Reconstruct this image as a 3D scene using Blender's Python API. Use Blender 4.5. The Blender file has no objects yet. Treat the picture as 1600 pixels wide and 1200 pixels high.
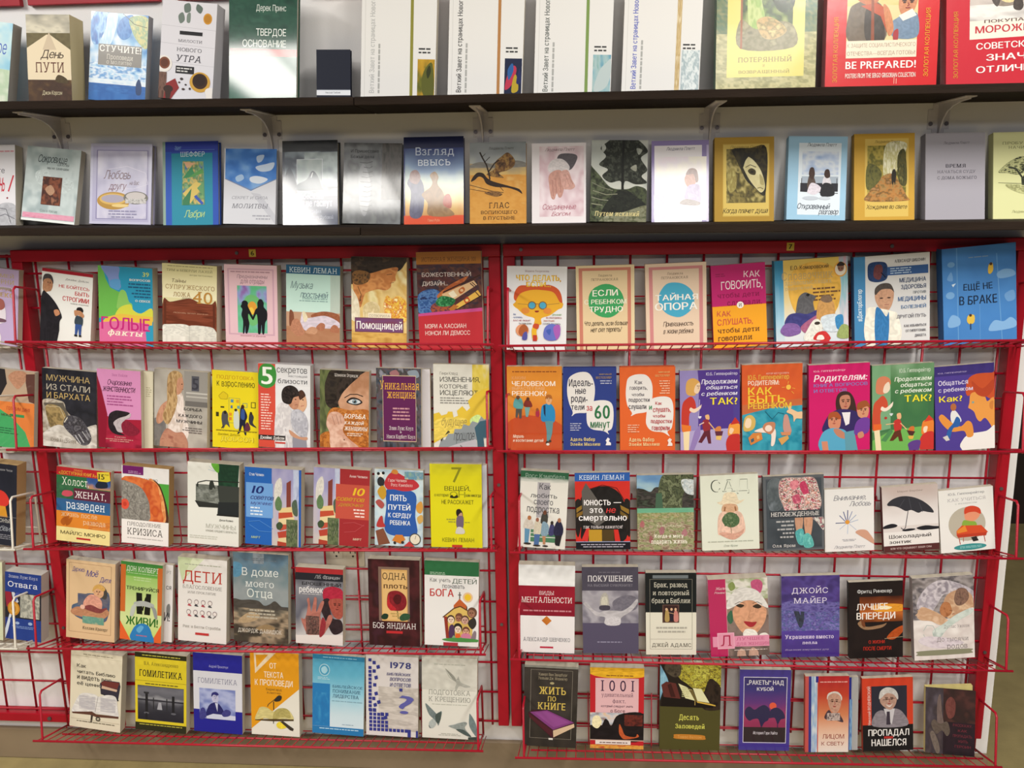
import bpy, math, random
import numpy as np
from mathutils import Vector, Matrix
from mathutils.geometry import tessellate_polygon
sc = bpy.context.scene
COL = sc.collection
# ---------------------------------------------------------------- camera (image taken as 1600 x 1200)
F_PX = 1407.16
cd = bpy.data.cameras.new('camera'); cd.sensor_width = 36; cd.lens = 36*F_PX/1600; cd.clip_start = .05
cam = bpy.data.objects.new('camera', cd); COL.objects.link(cam)
yaw, pitch, roll = 0.0761948, -0.2091162, -0.0168098
fw = Vector((-math.sin(yaw)*math.cos(pitch), math.cos(yaw)*math.cos(pitch), math.sin(pitch)))
rt = Vector((math.cos(yaw), math.sin(yaw), 0)); up = rt.cross(fw)
r2 = math.cos(roll)*rt+math.sin(roll)*up; u2 = -math.sin(roll)*rt+math.cos(roll)*up
cam.matrix_world = Matrix(((r2.x, u2.x, -fw.x, .16653), (r2.y, u2.y, -fw.y, -1.91459), (r2.z, u2.z, -fw.z, 1.52851-.156), (0, 0, 0, 1)))
sc.camera = cam
# ---------------------------------------------------------------- world, lamps, exposure
w = bpy.data.worlds.new('room_light'); sc.world = w; w.use_nodes = True
w.node_tree.nodes['Background'].inputs[0].default_value = (.92, .93, 1, 1)
w.node_tree.nodes['Background'].inputs[1].default_value = .14
# fluorescent ceiling troffers above and behind the photographer, the last an unseen fill added to brighten the lower rows: x, y, width, length, radiance
for lx, ly, wd, ln, ra in ((-2.0, -1.7, .34, 1.3, 52), (1.15, -1.7, .34, 1.3, 52), (-1.66, -3.4, .42, 1.0, 30), (-1.16, -3.15, .52, .5, 24), (-.64, -3.12, .45, .42, 16), (.95, -3.3, .8, .85, 12), (.3, -5.3, 1.2, 1.2, 26)):
    ld = bpy.data.lights.new('troffer_or_fill', 'AREA'); ld.shape = 'RECTANGLE'; ld.size = wd; ld.size_y = ln
    ld.energy = ra*math.pi*wd*ln; ld.color = (1, .965, .91)
    lo = bpy.data.objects.new('troffer_or_fill', ld); COL.objects.link(lo); lo.location = (lx, ly, 2.65)
vs = sc.view_settings
vs.view_transform = 'Standard'; vs.look = 'None'; vs.exposure = -.08; vs.gamma = 1; vs.use_curve_mapping = False
# ---------------------------------------------------------------- helpers
def lin(h):
    if len(h) == 3: h = ''.join(c*2 for c in h)
    return tuple(((v/12.92) if v <= .04045 else ((v+.055)/1.055)**2.4) for v in (int(h[i:i+2], 16)/255 for i in (0, 2, 4)))
def mat(name, hexc, rough=.5, noise=0, nscale=30, dark=.75, metal=0, bump=0, bscale=200, spec=.5, coat=0, stretch=None):
    m = bpy.data.materials.new(name); m.use_nodes = True; nt = m.node_tree; b = nt.nodes['Principled BSDF']
    c = lin(hexc); b.inputs['Base Color'].default_value = (*c, 1); b.inputs['Roughness'].default_value = rough
    b.inputs['Metallic'].default_value = metal; b.inputs['Specular IOR Level'].default_value = spec
    b.inputs['Coat Weight'].default_value = coat
    tc = nt.nodes.new('ShaderNodeTexCoord'); mp = nt.nodes.new('ShaderNodeMapping'); nt.links.new(tc.outputs['Object'], mp.inputs[0])
    if stretch: mp.inputs['Scale'].default_value = stretch
    if noise:
        n = nt.nodes.new('ShaderNodeTexNoise'); n.inputs['Scale'].default_value = nscale; n.inputs['Detail'].default_value = 5
        nt.links.new(mp.outputs[0], n.inputs[0]); r = nt.nodes.new('ShaderNodeValToRGB')
        r.color_ramp.elements[0].position = .5-.25*1; r.color_ramp.elements[1].position = .75
        k = 1-noise
        r.color_ramp.elements[0].color = (c[0]*k, c[1]*k, c[2]*k, 1); r.color_ramp.elements[1].color = (*[min(1, v*(1+noise*.5)) for v in c], 1)
        nt.links.new(n.outputs[0], r.inputs[0]); nt.links.new(r.outputs[0], b.inputs['Base Color'])
    if bump:
        n2 = nt.nodes.new('ShaderNodeTexNoise'); n2.inputs['Scale'].default_value = bscale; nt.links.new(mp.outputs[0], n2.inputs[0])
        bp = nt.nodes.new('ShaderNodeBump'); bp.inputs['Strength'].default_value = bump; bp.inputs['Distance'].default_value = .002
        nt.links.new(n2.outputs[0], bp.inputs['Height']); nt.links.new(bp.outputs[0], b.inputs['Normal'])
    return m
def ink(name, rough, coat=0, bump=0, bscale=100, spec=.4):
    """printed stock: the printed colours are stored on the faces"""
    m = mat(name, 'fff', rough, bump=bump, bscale=bscale, spec=spec, coat=coat); nt = m.node_tree
    a = nt.nodes.new('ShaderNodeAttribute'); a.attribute_name = 'ink'
    nt.links.new(a.outputs['Color'], nt.nodes['Principled BSDF'].inputs['Base Color'])
    if coat: nt.nodes['Principled BSDF'].inputs['Coat Roughness'].default_value = .07
    return m
M = dict(
    wall=mat('white_wall_paint', 'e4e1df', .5, .04, 6, bump=.1, bscale=400),
    base=mat('brown_vinyl_base', '85735c', .45, .12, 8),
    floor=mat('olive_brown_floor', '968659', .6, .18, 14, bump=.2, bscale=120),
    dark=mat('dark_wood_panelling', '2a1d18', .5, .3, 12),
    plank=mat('stained_plank', '2a211b', .75, .4, 5, spec=.08, bump=.35, bscale=60, stretch=(1, 9, 9)),
    red=mat('red_enamel', '9e0b20', .35, .1, 20, spec=.3),
    wire=mat('red_coated_wire', 'a81028', .35, .08, 40, spec=.45),
    white=mat('white_coated_wire', 'd8d2c4', .4, .06, 30),
    steel=mat('grey_bracket_steel', 'cfcacd', .45, .1, 40, spec=.5),
    screw=mat('dull_screw_steel', '6b6466', .35, .15, 80, metal=.7),
    ivory=mat('ivory_plastic', 'd6ccb4', .35, .03, 20), slot=mat('dark_slot', '221d1a', .6, .1, 20),
    paper=None, pageM=None)
INK = {'m': ink('matt_printed_cover', .5, spec=.2), 'g': ink('glossy_printed_cover', .22, coat=.25, bump=.12, bscale=35, spec=.5), 'w': ink('shrink_wrapped_cover', .3, coat=1, bump=.3, bscale=45, spec=.12)}
def page_mat():
    m = bpy.data.materials.new('paper_edges'); m.use_nodes = True; nt = m.node_tree; b = nt.nodes['Principled BSDF']
    a = nt.nodes.new('ShaderNodeAttribute'); a.attribute_name = 'ink'
    tc = nt.nodes.new('ShaderNodeTexCoord'); wv = nt.nodes.new('ShaderNodeTexWave'); wv.bands_direction = 'Y'
    wv.inputs['Scale'].default_value = 260; wv.inputs['Distortion'].default_value = 1.5
    nt.links.new(tc.outputs['Object'], wv.inputs[0])
    mx = nt.nodes.new('ShaderNodeMix'); mx.data_type = 'RGBA'; mx.blend_type = 'MULTIPLY'; mx.inputs['Factor'].default_value = .14
    nt.links.new(a.outputs['Color'], mx.inputs['A']); nt.links.new(wv.outputs['Color'], mx.inputs['B'])
    nt.links.new(mx.outputs['Result'], b.inputs['Base Color']); b.inputs['Roughness'].default_value = .8
    return m
M['pages'] = page_mat()
class MB:
    """collects boxes, rods and coloured flats and links them as one mesh object"""
    def __init__(s): s.v = []; s.f = []; s.c = []; s.mi = []
    def add(s, vs, fs, c=None, mi=0):
        o = len(s.v); s.v += [tuple(v) for v in vs]
        for f in fs:
            s.f.append([i+o for i in f]); s.mi.append(mi)
            s.c.append([c]*len(f) if (c is None or isinstance(c[0], float)) else [c[i] for i in f])
    def box(s, x0, x1, y0, y1, z0, z1, c=None, mi=0):
        s.add([(x, y, z) for z in (z0, z1) for y in (y0, y1) for x in (x0, x1)], [(0, 2, 3, 1), (4, 5, 7, 6), (0, 1, 5, 4), (2, 6, 7, 3), (0, 4, 6, 2), (1, 3, 7, 5)], c, mi)
    def rod(s, pts, r, n=6, c=None, mi=0):
        P = [Vector(p) for p in pts]; rings = []
        for i, p in enumerate(P):
            d = ((P[i]-P[i-1]).normalized() if i else Vector()) + ((P[i+1]-P[i]).normalized() if i < len(P)-1 else Vector())
            d.normalize(); a = d.orthogonal().normalized() if abs(d.x) > .9 or abs(d.x) < 1e-6 else d.cross(Vector((1, 0, 0))).normalized()
            if i:
                a = (pa - d*pa.dot(d)).normalized()
            pa = a; b = d.cross(a); rings.append([p+(a*math.cos(t)+b*math.sin(t))*r for t in [2*math.pi*k/n for k in range(n)]])
        vs = [v for q in rings for v in q]; fs = []
        for i in range(len(P)-1):
            for k in range(n): fs.append((i*n+k, i*n+(k+1) % n, (i+1)*n+(k+1) % n, (i+1)*n+k))
        fs.append(tuple(range(n))[::-1]); fs.append(tuple((len(P)-1)*n+k for k in range(n)))
        s.add(vs, fs, c, mi)
    def build(s, name, m, parent=None, bevel=0, smooth=False):
        me = bpy.data.meshes.new(name); me.from_pydata(s.v, [], s.f); 
        for q in (m if isinstance(m, (list, tuple)) else [m]): me.materials.append(q)
        if any(s.mi): me.polygons.foreach_set('material_index', s.mi)
        if s.c and s.c[0][0] is not None:
            at = me.color_attributes.new('ink', 'FLOAT_COLOR', 'CORNER')
            at.data.foreach_set('color', [x for f in s.c for q in f for x in (q[0], q[1], q[2], 1.0)])
        if smooth: me.polygons.foreach_set('use_smooth', [True]*len(me.polygons))
        o = bpy.data.objects.new(name, me); COL.objects.link(o)
        if parent: o.parent = parent
        if bevel:
            bv = o.modifiers.new('edge', 'BEVEL'); bv.width = bevel; bv.segments = 2
        return o
def thing(name, label, cat, loc=(0, 0, 0), group=None):
    o = bpy.data.objects.new(name, None); COL.objects.link(o); o.location = loc; o.empty_display_size = .05
    return tag(o, label, cat, group)
def tag(o, label, cat, group=None):
    o['label'] = label; o['category'] = cat
    if group: o['group'] = group
    return o
def struct(o): o['kind'] = 'structure'; return o
def one_box(name, m, *b, parent=None, bevel=0):
    q = MB(); q.box(*b); return q.build(name, m, parent, bevel)
# ---------------------------------------------------------------- the room
struct(one_box('wall_front', M['wall'], -2.6, 1.108, .025, .145, .0, 2.75))
struct(one_box('baseboard_front', M['base'], -2.6, 1.108, .013, .025, .0, .084, bevel=.003))
struct(one_box('floor', M['floor'], -3.5, 4.5, -4.5, 2.6, -.05, 0))
struct(one_box('wall_back', M['dark'], .6, 4.5, 1.75, 1.85, 0, 2.75))
# ---------------------------------------------------------------- plank shelves, each of two boards butted together
def plank(x0, x1, z0, z1, label, grp):
    t = .016; ang = math.atan2(z1-z0, x1-x0); L = math.hypot(x1-x0, z1-z0)
    o = one_box('plank_shelf', M['plank'], 0, L, -.165, .0245, -t, 0, bevel=.0015)
    o.location = (x0, 0, z0); o.rotation_euler = (0, -ang, 0); tag(o, label, 'shelf', grp); return o
plank(-1.75, -.2585, 1.711+1.492*.0115-.156, 1.711-.156, 'left board of the dark upper plank shelf, under the coffee-cup paperback', 'plank shelf boards')
plank(-.2575, 1.106, 1.711-.156, 1.711-.156-1.36*.004, 'right board of the dark upper plank shelf, under the red poster albums', 'plank shelf boards')
plank(-1.75, -.2585, 1.468+1.492*.012-.156, 1.468-.156, 'left board of the lower plank shelf, under the wedding-ring hardcover', 'plank shelf boards')
plank(-.2575, 1.106, 1.468-.156, 1.468-.156-1.36*.005, 'right board of the lower plank shelf, under the gold hardcovers', 'plank shelf boards')
# pressed-steel brackets below the upper shelf
def bracket(x, label):
    z = (1.711+(max(0, -x-.258)*.0115)-max(0, x+.258)*.004)-.156-.0162
    t = thing('shelf_bracket', label, 'bracket', (x, .025, z), 'brackets under the upper plank shelf')
    q = MB(); q.box(-.012, .012, -.002, 0, -.155, 0); 
    for s in (-1, 1): q.box(min(s*.012, s*.021), max(s*.012, s*.021), -.002, 0, -.05, -.012)
    q.build('wall_leg', M['steel'], t)
    q = MB(); q.box(-.011, .011, -.15, 0, -.002, 0); q.build('shelf_arm', M['steel'], t)
    pr = [(-.002, -.002), (-.148, -.002), (-.148, -.006)]+[(-.146*(1-s)**2.6-.002, -.006-.14*s**2.4) for s in [k/8 for k in range(1, 9)]]
    n = len(pr); vs = [(sx, y, zz) for sx in (-.0015, .0015) for y, zz in pr]
    q = MB(); q.add(vs, [tuple(range(n)), tuple(range(2*n-1, n-1, -1))]+[(i, i+n, (i+1) % n+n, (i+1) % n) for i in range(n)]); q.build('web_plate', M['steel'], t)
    for sx in (-1, 1):
        q = MB(); q.rod([(sx*.0155, -.002, -.04), (sx*.0155, -.0045, -.04)], .0042, 8); q.build('screw', M['screw'], t)
for x, l in ((-.948, 'grey steel bracket below the road paperback, leftmost under the upper shelf'), (-.483, 'grey steel bracket below the green shrink-wrapped hardcover'), (-.033, 'grey steel bracket below the brown-striped white paperback'), (.433, 'grey steel bracket beside the green and gold ornamental hardcover'), (.887, 'grey steel bracket below the red poster albums')): bracket(x, l)
# red framed boards along the wall top
def frame(x0, x1, label):
    z0, z1 = 1.772, 2.05
    t = thing('framed_board', label, 'picture frame', ((x0+x1)/2, .025, z0), 'red framed boards above the upper shelf'); w = (x1-x0)/2
    q = MB()
    for b in ((-w, w, 0, .013), (-w, w, z1-z0-.013, z1-z0)): q.box(b[0], b[1], -.014, 0, b[2], b[3])
    for s in (-1, 1): q.box(min(s*w, s*(w-.013)), max(s*w, s*(w-.013)), -.014, 0, .013, z1-z0-.013)
    q.build('frame', M['red'], t, .001); one_box('white_panel', M['wall'], -w+.012, w-.012, -.007, 0, .012, z1-z0-.012, parent=t)
frame(-1.32, -.998, 'red frame edge above the sky-blue paperback, leftmost'); frame(-.981, -.698, 'red frame edge above the waterfall and road paperbacks')
frame(-.659, -.45, 'red frame edge behind the leaning coffee-cup paperback'); frame(-.366, -.05, 'red frame edge above the small navy hardcover')
# ---------------------------------------------------------------- wire grid racks
ZT, ZB = 1.424-.156, .305-.156
def rack(x0, x1, wx, label, num, sx, screws, left=True, right=True):
    t = thing('display_rack', label, 'rack', ((x0+x1)/2, 0, ZB-.004), 'red wire grid racks on the wall'); cx = (x0+x1)/2; zb = ZB-.004
    one_box('top_rail', M['red'], x0-cx, x1-cx, -.016, .022, ZT-.026-zb, ZT-zb, parent=t, bevel=.002)
    for s, on in ((x0, 1), (x1-.025, 1)):
        one_box('post', M['red'], s-cx, s-cx+.025, -.016, .022, 0, ZT-.026-zb, parent=t, bevel=.002)
    q = MB()
    for x in wx: q.rod([(x-cx, .003, ZT-.026-zb), (x-cx, .003, .305-.156-.012-zb)], .0027)
    for i in range(15):
        z = 1.3715-.156-i*.0762; q.rod([(x0+.02-cx, -.0014, z-zb), (x1-.02-cx, -.0014, z-zb)], .0025)
    q.build('wire_grid', M['wire'], t, smooth=True)
    for px, z in screws:
        q = MB(); q.rod([(px-cx, -.016, z-zb), (px-cx, -.0185, z-zb)], .0038, 8); q.build('screw', M['screw'], t)
    if num:
        q = MB(); q.box(-.0075, .0075, -.0004, 0, -.008, .008, lin('d8bc50')); draw(q, [T(num, 26, 20, 74, 80, '2c2814', 'b')], .015, .016, -.0005, 0, -.008)
        o = q.build('number_sticker', INK['m'], t); o.location = (sx-cx, -.0161, ZT-.0125-zb); o['label'] = 'small yellow sticker with a number'
# ---------------------------------------------------------------- printing: flat shapes and letters in per cent of the cover, from its top left corner
def R(x0, y0, x1, y1, c): return ('R', x0, y0, x1, y1, c)
def P(p, c): return ('P', p, c)
def S(p, c): return ('S', p, c)
def L(p, w, c): return ('L', p, w, c)
def E(x, y, a, b, c): return ('E', x, y, a, b, c)
def F(x0, y0, x1, y1, t, c): return ('F', x0, y0, x1, y1, t, c)
def N(x0, y0, x1, y1, cols, amp, sx, sy, seed): return ('N', x0, y0, x1, y1, cols, amp, sx, sy, seed)
def Q(p, cols, amp, sx, sy, seed): return ('Q', p, cols, amp, sx, sy, seed)
def face(x, y, w, h, c='4a2f26', lip='9c4a44'):
    return [E(x-.45*w, y-.12*h, .2*w, .09*h, c), E(x+.45*w, y-.12*h, .2*w, .09*h, c), L([(x-.75*w, y-.32*h), (x-.2*w, y-.36*h)], .16*w, c), L([(x+.2*w, y-.36*h), (x+.75*w, y-.32*h)], .16*w, c), L([(x+.02*w, y-.1*h), (x+.14*w, y+.25*h), (x-.08*w, y+.28*h)], .1*w, lip), S([(x-.34*w, y+.52*h), (x, y+.46*h), (x+.34*w, y+.52*h), (x, y+.64*h)], lip)]
def T(s, x0, y0, x1, y1, c, st): return ('T', s, x0, y0, x1, y1, c, st)
def K(x0, y0, x1, y1, n, c, al='l'): return ('K', x0, y0, x1, y1, n, c, al)
GL = {}
def simple_loops(p):
    """cuts an outline that crosses itself into plain loops"""
    n = len(p); cuts = {i: [] for i in range(n)}
    for i in range(n):
        a, b = p[i], p[(i+1) % n]
        for j in range(i+2, n):
            if i == 0 and j == n-1: continue
            c, d = p[j], p[(j+1) % n]; r = (b[0]-a[0], b[1]-a[1]); s = (d[0]-c[0], d[1]-c[1]); k = r[0]*s[1]-r[1]*s[0]
            if abs(k) < 1e-12: continue
            t = ((c[0]-a[0])*s[1]-(c[1]-a[1])*s[0])/k; u = ((c[0]-a[0])*r[1]-(c[1]-a[1])*r[0])/k
            if 0 < t < 1 and 0 < u < 1:
                x = (a[0]+t*r[0], a[1]+t*r[1]); cuts[i].append((t, x)); cuts[j].append((u, x))
    q = []
    for i in range(n): q += [p[i]]+[x for t, x in sorted(cuts[i])]
    out = []; st = []
    for x in q:
        if x in st:
            k = st.index(x); lp = st[k:]; st = st[:k]
            if len(lp) > 2: out.append(lp)
        st.append(x)
    if len(st) > 2: out.append(st)
    return out
def make_glyphs(chars):
    tmp = []
    for ch in chars:
        c = bpy.data.curves.new('g', 'FONT'); c.body = ch; c.resolution_u = 3; c.fill_mode = 'NONE'
        o = bpy.data.objects.new('g', c); COL.objects.link(o); tmp.append((ch, o))
    bpy.context.view_layer.update(); dg = bpy.context.evaluated_depsgraph_get()
    for ch, o in tmp:
        ev = o.evaluated_get(dg); me = ev.to_mesh(); nb = {}
        for e in me.edges:
            a, b = e.vertices; nb.setdefault(a, []).append(b); nb.setdefault(b, []).append(a)
        co = [tuple(v.co[:2]) for v in me.vertices]; ev.to_mesh_clear(); seen = set(); loops = []
        for st in nb:
            if st in seen: continue
            lp = [st]; seen.add(st); cur = st
            while True:
                nx = [q for q in nb[cur] if q not in seen]
                if not nx: break
                cur = nx[0]; seen.add(cur); lp.append(cur)
            pts = [co[i] for i in lp]; pts = [p for i, p in enumerate(pts) if math.hypot(p[0]-pts[i-1][0], p[1]-pts[i-1][1]) > 2e-4]
            if len(pts) > 2: loops += simple_loops(pts)
        area = lambda p: sum(p[i-1][0]*p[i][1]-p[i][0]*p[i-1][1] for i in range(len(p)))/2
        def inside(pt, p):
            r = False
            for i in range(len(p)):
                (x1, y1), (x2, y2) = p[i-1], p[i]
                if (y1 > pt[1]) != (y2 > pt[1]) and pt[0] < (x2-x1)*(pt[1]-y1)/(y2-y1)+x1: r = not r
            return r
        V = []; FS = []; loops.sort(key=lambda p: -abs(area(p)))
        if loops:
            sg = area(loops[0]) > 0; outer = [p for p in loops if (area(p) > 0) == sg]; holes = [p for p in loops if (area(p) > 0) != sg]
            for p in outer:
                hs = [h for h in holes if all(inside(x, p) for x in h[::2])]; pl = [p]+hs
                tr = tessellate_polygon([[Vector((x, y, 0)) for x, y in q] for q in pl]); k = len(V); dz = (len(FS) > 0)*1.0; V += [(*x, dz) for q in pl for x in q]; FS += [tuple(i+k for i in t) for t in tr]
        GL[ch] = (np.array(V, float).reshape(-1, 3), FS)
    for ch, o in tmp:
        c = o.data; bpy.data.objects.remove(o); bpy.data.curves.remove(c)
def serif(v, f):
    """slab serifs on the stem ends of a glyph"""
    cnt = {}
    for p in f:
        for i in range(len(p)):
            k = tuple(sorted((p[i], p[(i+1) % len(p)]))); cnt[k] = cnt.get(k, 0)+1
    top = v[:, 1].max(); ex = []
    for (a, b), n in cnt.items():
        if n != 1: continue
        A, B = v[a], v[b]
        if abs(A[1]-B[1]) > .004: continue
        y = A[1]; wd = abs(A[0]-B[0])
        if .03 < wd < .2 and (abs(y) < .012 or abs(y-top) < .012): ex.append((min(A[0], B[0])-.075, max(A[0], B[0])+.075, y, 1 if y < .1 else -1))
    vv = list(map(tuple, v)); ff = list(f)
    for x0, x1, y, s in ex:
        o = len(vv); vv += [(x0, y, 2), (x1, y, 2), (x1, y+s*.05, 2), (x0, y+s*.05, 2)]; ff.append((o, o+1, o+2, o+3))
    return np.array(vv), ff
def mottle(ops):
    """gives the plain shapes of a printed photograph a little tone"""
    def sh(c, f):
        c = ''.join(x*2 for x in c) if len(c) == 3 else c
        return ''.join('%02x' % max(0, min(255, int(int(c[i:i+2], 16)*f+(6 if f > 1 else 0)))) for i in (0, 2, 4))
    out = []
    for i, o in enumerate(ops):
        if o[0] == 'S':
            xs = [p[0] for p in o[1]]; ys = [p[1] for p in o[1]]
            if (max(xs)-min(xs))*(max(ys)-min(ys)) > 40: o = Q(o[1], ' '.join(sh(o[2], f) for f in (1.06, .93, 1.03, .96, 1.05, .89)), .8, 3, 3, i+3)
        out.append(o)
    return out
def text_mesh(s, st):
    rnd = random.Random(len(s)*7+ord(s[0])); b = 1 if 'b' in st else (2 if 'h' in st or 's' in st else 0); x = 0; V = []; FS = []
    for ch in s:
        if ch == ' ': x += .3; continue
        v, f = GL[ch]
        if not len(v): x += .3; continue
        if 's' in st: v, f = serif(v, f)
        if b == 1:          # heavier strokes: the outline laid three times, slightly shifted
            n0 = len(v); f = [tuple(i+k*n0 for i in p) for k in range(3) for p in f]; v = np.concatenate([v+[-.02, 0, 0], v+[0, .008, 3], v+[.02, 0, 6]])
        v = v.copy(); x0 = v[:, 0].min(); v[:, 0] += x-x0
        if 'h' in st:
            a = rnd.uniform(-.07, .07); cx = v[:, 0].mean(); d = v-[cx, .3, 0]; v = np.stack([d[:, 0]*math.cos(a)-d[:, 1]*math.sin(a)+cx, d[:, 0]*math.sin(a)+d[:, 1]*math.cos(a)+.3+rnd.uniform(-.03, .03), v[:, 2]], 1)
        x = v[:, 0].max()+(.03 if 'h' in st and 'i' in st else .085); o = sum(map(len, V)); V.append(v); FS += [tuple(i+o for i in p) for p in f]
    V = np.concatenate(V)
    if 'i' in st: V[:, 0] += V[:, 1]*(.32 if 'h' in st else .2)
    return V, FS
def smooth_loop(p, n=4):
    out = []; m = len(p)
    for i in range(m):
        a, b, c, d = (np.array(p[(i+k) % m], float) for k in (-1, 0, 1, 2))
        for k in range(n):
            t = k/n; out.append(.5*(2*b+(c-a)*t+(2*a-5*b+4*c-d)*t*t+(3*b-a-3*c+d)*t**3))
    return out
def vnoise(nx, ny, sx, sy, seed):
    r = np.random.RandomState(seed); tot = np.zeros((ny, nx)); amp = 1; s = 0
    for o in range(3):
        gx, gy = int(sx*2**o)+2, int(sy*2**o)+2; g = r.rand(gy, gx)
        X = np.linspace(0, gx-1.001, nx); Y = np.linspace(0, gy-1.001, ny); xi = X.astype(int); yi = Y.astype(int); fx = X-xi; fy = Y-yi
        fx = fx*fx*(3-2*fx); fy = (fy*fy*(3-2*fy))[:, None]
        a = g[yi][:, xi]*(1-fx)+g[yi][:, xi+1]*fx; b = g[yi+1][:, xi]*(1-fx)+g[yi+1][:, xi+1]*fx
        tot += amp*(a*(1-fy)+b*fy); s += amp; amp *= .55
    t = tot/s; return np.clip((t-.5)*1.7+.5, 0, 1)
def draw(q, ops, w, h, y0, xo=None, zo=0.0, ft=0.0):
    """adds printed ops to mesh q on the plane y=y0, cover w x h with its foot at zo and centre at xo"""
    cx = xo or 0.0; st = .00002; k = 0
    def pt(u, v): return (cx+(min(100, max(0, u))/100-.5)*w, y0-k*st, zo+((1-max(0, v)/100)*(h-ft)+ft if v < 99.4 else 0))
    def poly(pts, c): q.add([pt(*p) for p in pts], [tuple(range(len(pts)))[::-1]], c)
    for o in ops:
        k += 1; t = o[0]
        if t == 'R': poly([(o[1], o[2]), (o[3], o[2]), (o[3], o[4]), (o[1], o[4])], lin(o[5]))
        elif t == 'P': poly(o[1], lin(o[2]))
        elif t == 'S': poly(smooth_loop(o[1]), lin(o[2]))
        elif t == 'E': poly([(o[1]+o[3]*math.cos(a), o[2]+o[4]*math.sin(a)) for a in [2*math.pi*i/28 for i in range(28)]], lin(o[5]))
        elif t == 'F':
            x0, a, x1, b, th = o[1:6]; tv = th*w/h; c = lin(o[6])
            for r in ((x0, a, x1, a+tv), (x0, b-tv, x1, b), (x0, a+tv, x0+th, b-tv), (x1-th, a+tv, x1, b-tv)): poly([(r[0], r[1]), (r[2], r[1]), (r[2], r[3]), (r[0], r[3])], c)
        elif t == 'L':
            pts = [np.array(p, float) for p in o[1]]; hw = o[2]/2; asp = w/h
            for a, b in zip(pts[:-1], pts[1:]):
                d = np.array([b[0]-a[0], (b[1]-a[1])/asp]); n = np.hypot(*d) or 1; nx, ny = -d[1]/n*hw, d[0]/n*hw*asp
                poly([(a[0]+nx, a[1]+ny), (b[0]+nx, b[1]+ny), (b[0]-nx, b[1]-ny), (a[0]-nx, a[1]-ny)], lin(o[3]))
        elif t == 'N':
            x0, a, x1, b = o[1:5]; cols = np.array([lin(c) for c in o[5].split()]); nx = int(min(52, max(8, (x1-x0)*.4, o[7]*6)))+1; ny = int(min(64, max(8, (b-a)*.5, o[8]*6)))+1
            g = vnoise(nx, ny, o[7], o[8], o[9]); V = np.linspace(0, 1, ny)[:, None]; val = np.clip(V*(1-o[6])+g*o[6], 0, .9999)*(len(cols)-1)
            i = val.astype(int); fr = (val-i)[..., None]; C = cols[i]*(1-fr)+cols[i+1]*fr
            vs = [pt(x0+(x1-x0)*ii/(nx-1), a+(b-a)*jj/(ny-1)) for jj in range(ny) for ii in range(nx)]
            q.add(vs, [(j*nx+i2, (j+1)*nx+i2, (j+1)*nx+i2+1, j*nx+i2+1) for j in range(ny-1) for i2 in range(nx-1)], [tuple(map(float, c)) for c in C.reshape(-1, 3)])
        elif t == 'Q':
            lp = np.array(smooth_loop(o[1], 5)); lo, hi = lp.min(0), lp.max(0); cols = np.array([lin(c) for c in o[2].split()]); n = int(min(76, max(14, 1.15*max(hi-lo))))
            g = vnoise(n+1, n+1, o[4], o[5], o[6]); V = np.linspace(0, 1, n+1)[:, None]; val = np.clip(V*(1-o[3])+g*o[3], 0, .9999)*(len(cols)-1)
            i = val.astype(int); fr = (val-i)[..., None]; C = (cols[i]*(1-fr)+cols[i+1]*fr).reshape(-1, 3)
            X = lo[0]+(hi[0]-lo[0])*np.arange(n+1)/n; Y = lo[1]+(hi[1]-lo[1])*np.arange(n+1)/n
            poly([tuple(p) for p in lp], tuple(map(float, cols.mean(0)))); k += 1        # clean outline, then the mottled cells inside it
            cxs, cys = np.meshgrid(X, Y); ins = np.zeros(cxs.shape, bool); m_ = len(lp)
            for e in range(m_):
                (x1, y1), (x2, y2) = lp[e-1], lp[e]
                if y1 != y2: ins ^= ((y1 > cys) != (y2 > cys)) & (cxs < (x2-x1)*(cys-y1)/(y2-y1)+x1)
            ins = ins[1:, 1:] & ins[1:, :-1] & ins[:-1, 1:] & ins[:-1, :-1]
            q.add([pt(x, y) for y in Y for x in X], [(j*(n+1)+i2, (j+1)*(n+1)+i2, (j+1)*(n+1)+i2+1, j*(n+1)+i2+1) for j in range(n) for i2 in range(n) if ins[j, i2]], [tuple(map(float, c)) for c in C])
        elif t == 'K':
            x0, a, x1, b, n, c, al = o[1:8]; rnd = random.Random(int(x0*31+a*17+n)); cc = lin(c)
            if al == 'v':
                yy = a
                while yy < b-1:
                    l = min(rnd.uniform(2, 6), b-yy); poly([(x0, yy), (x1, yy), (x1, yy+l), (x0, yy+l)], cc); yy += l+.8
                continue
            lh = (b-a)/n
            for i in range(n):
                Lw = (x1-x0)*(rnd.uniform(.6, 1) if n > 1 else 1); s = {'l': x0, 'r': x1-Lw, 'c': (x0+x1-Lw)/2}[al]; e = s+Lw; ya = a+i*lh+lh*.28; yb = a+(i+1)*lh-lh*.28
                while s < e-.5:
                    l = min(rnd.uniform(3, 11), e-s); poly([(s, ya), (s+l, ya), (s+l, yb), (s, yb)], cc); s += l+1.3
        elif t == 'T':
            V, FS = text_mesh(o[1], o[7]); x0, a, x1, b = o[2:6]; lo, hi = V.min(0), V.max(0); c = lin(o[6])
            if 'v' in o[7]:
                xs = x0+(x1-x0)*(1-(V[:, 1]-0)/max(.3, hi[1])) if False else x1-(x1-x0)*np.clip(V[:, 1], -.3, None)/max(.3, hi[1]); ys = b-(b-a)*(V[:, 0]-lo[0])/(hi[0]-lo[0])
            else:
                xs = x0+(x1-x0)*(V[:, 0]-lo[0])/(hi[0]-lo[0]); ys = b-(b-a)*V[:, 1]/max(.3, hi[1])
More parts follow.
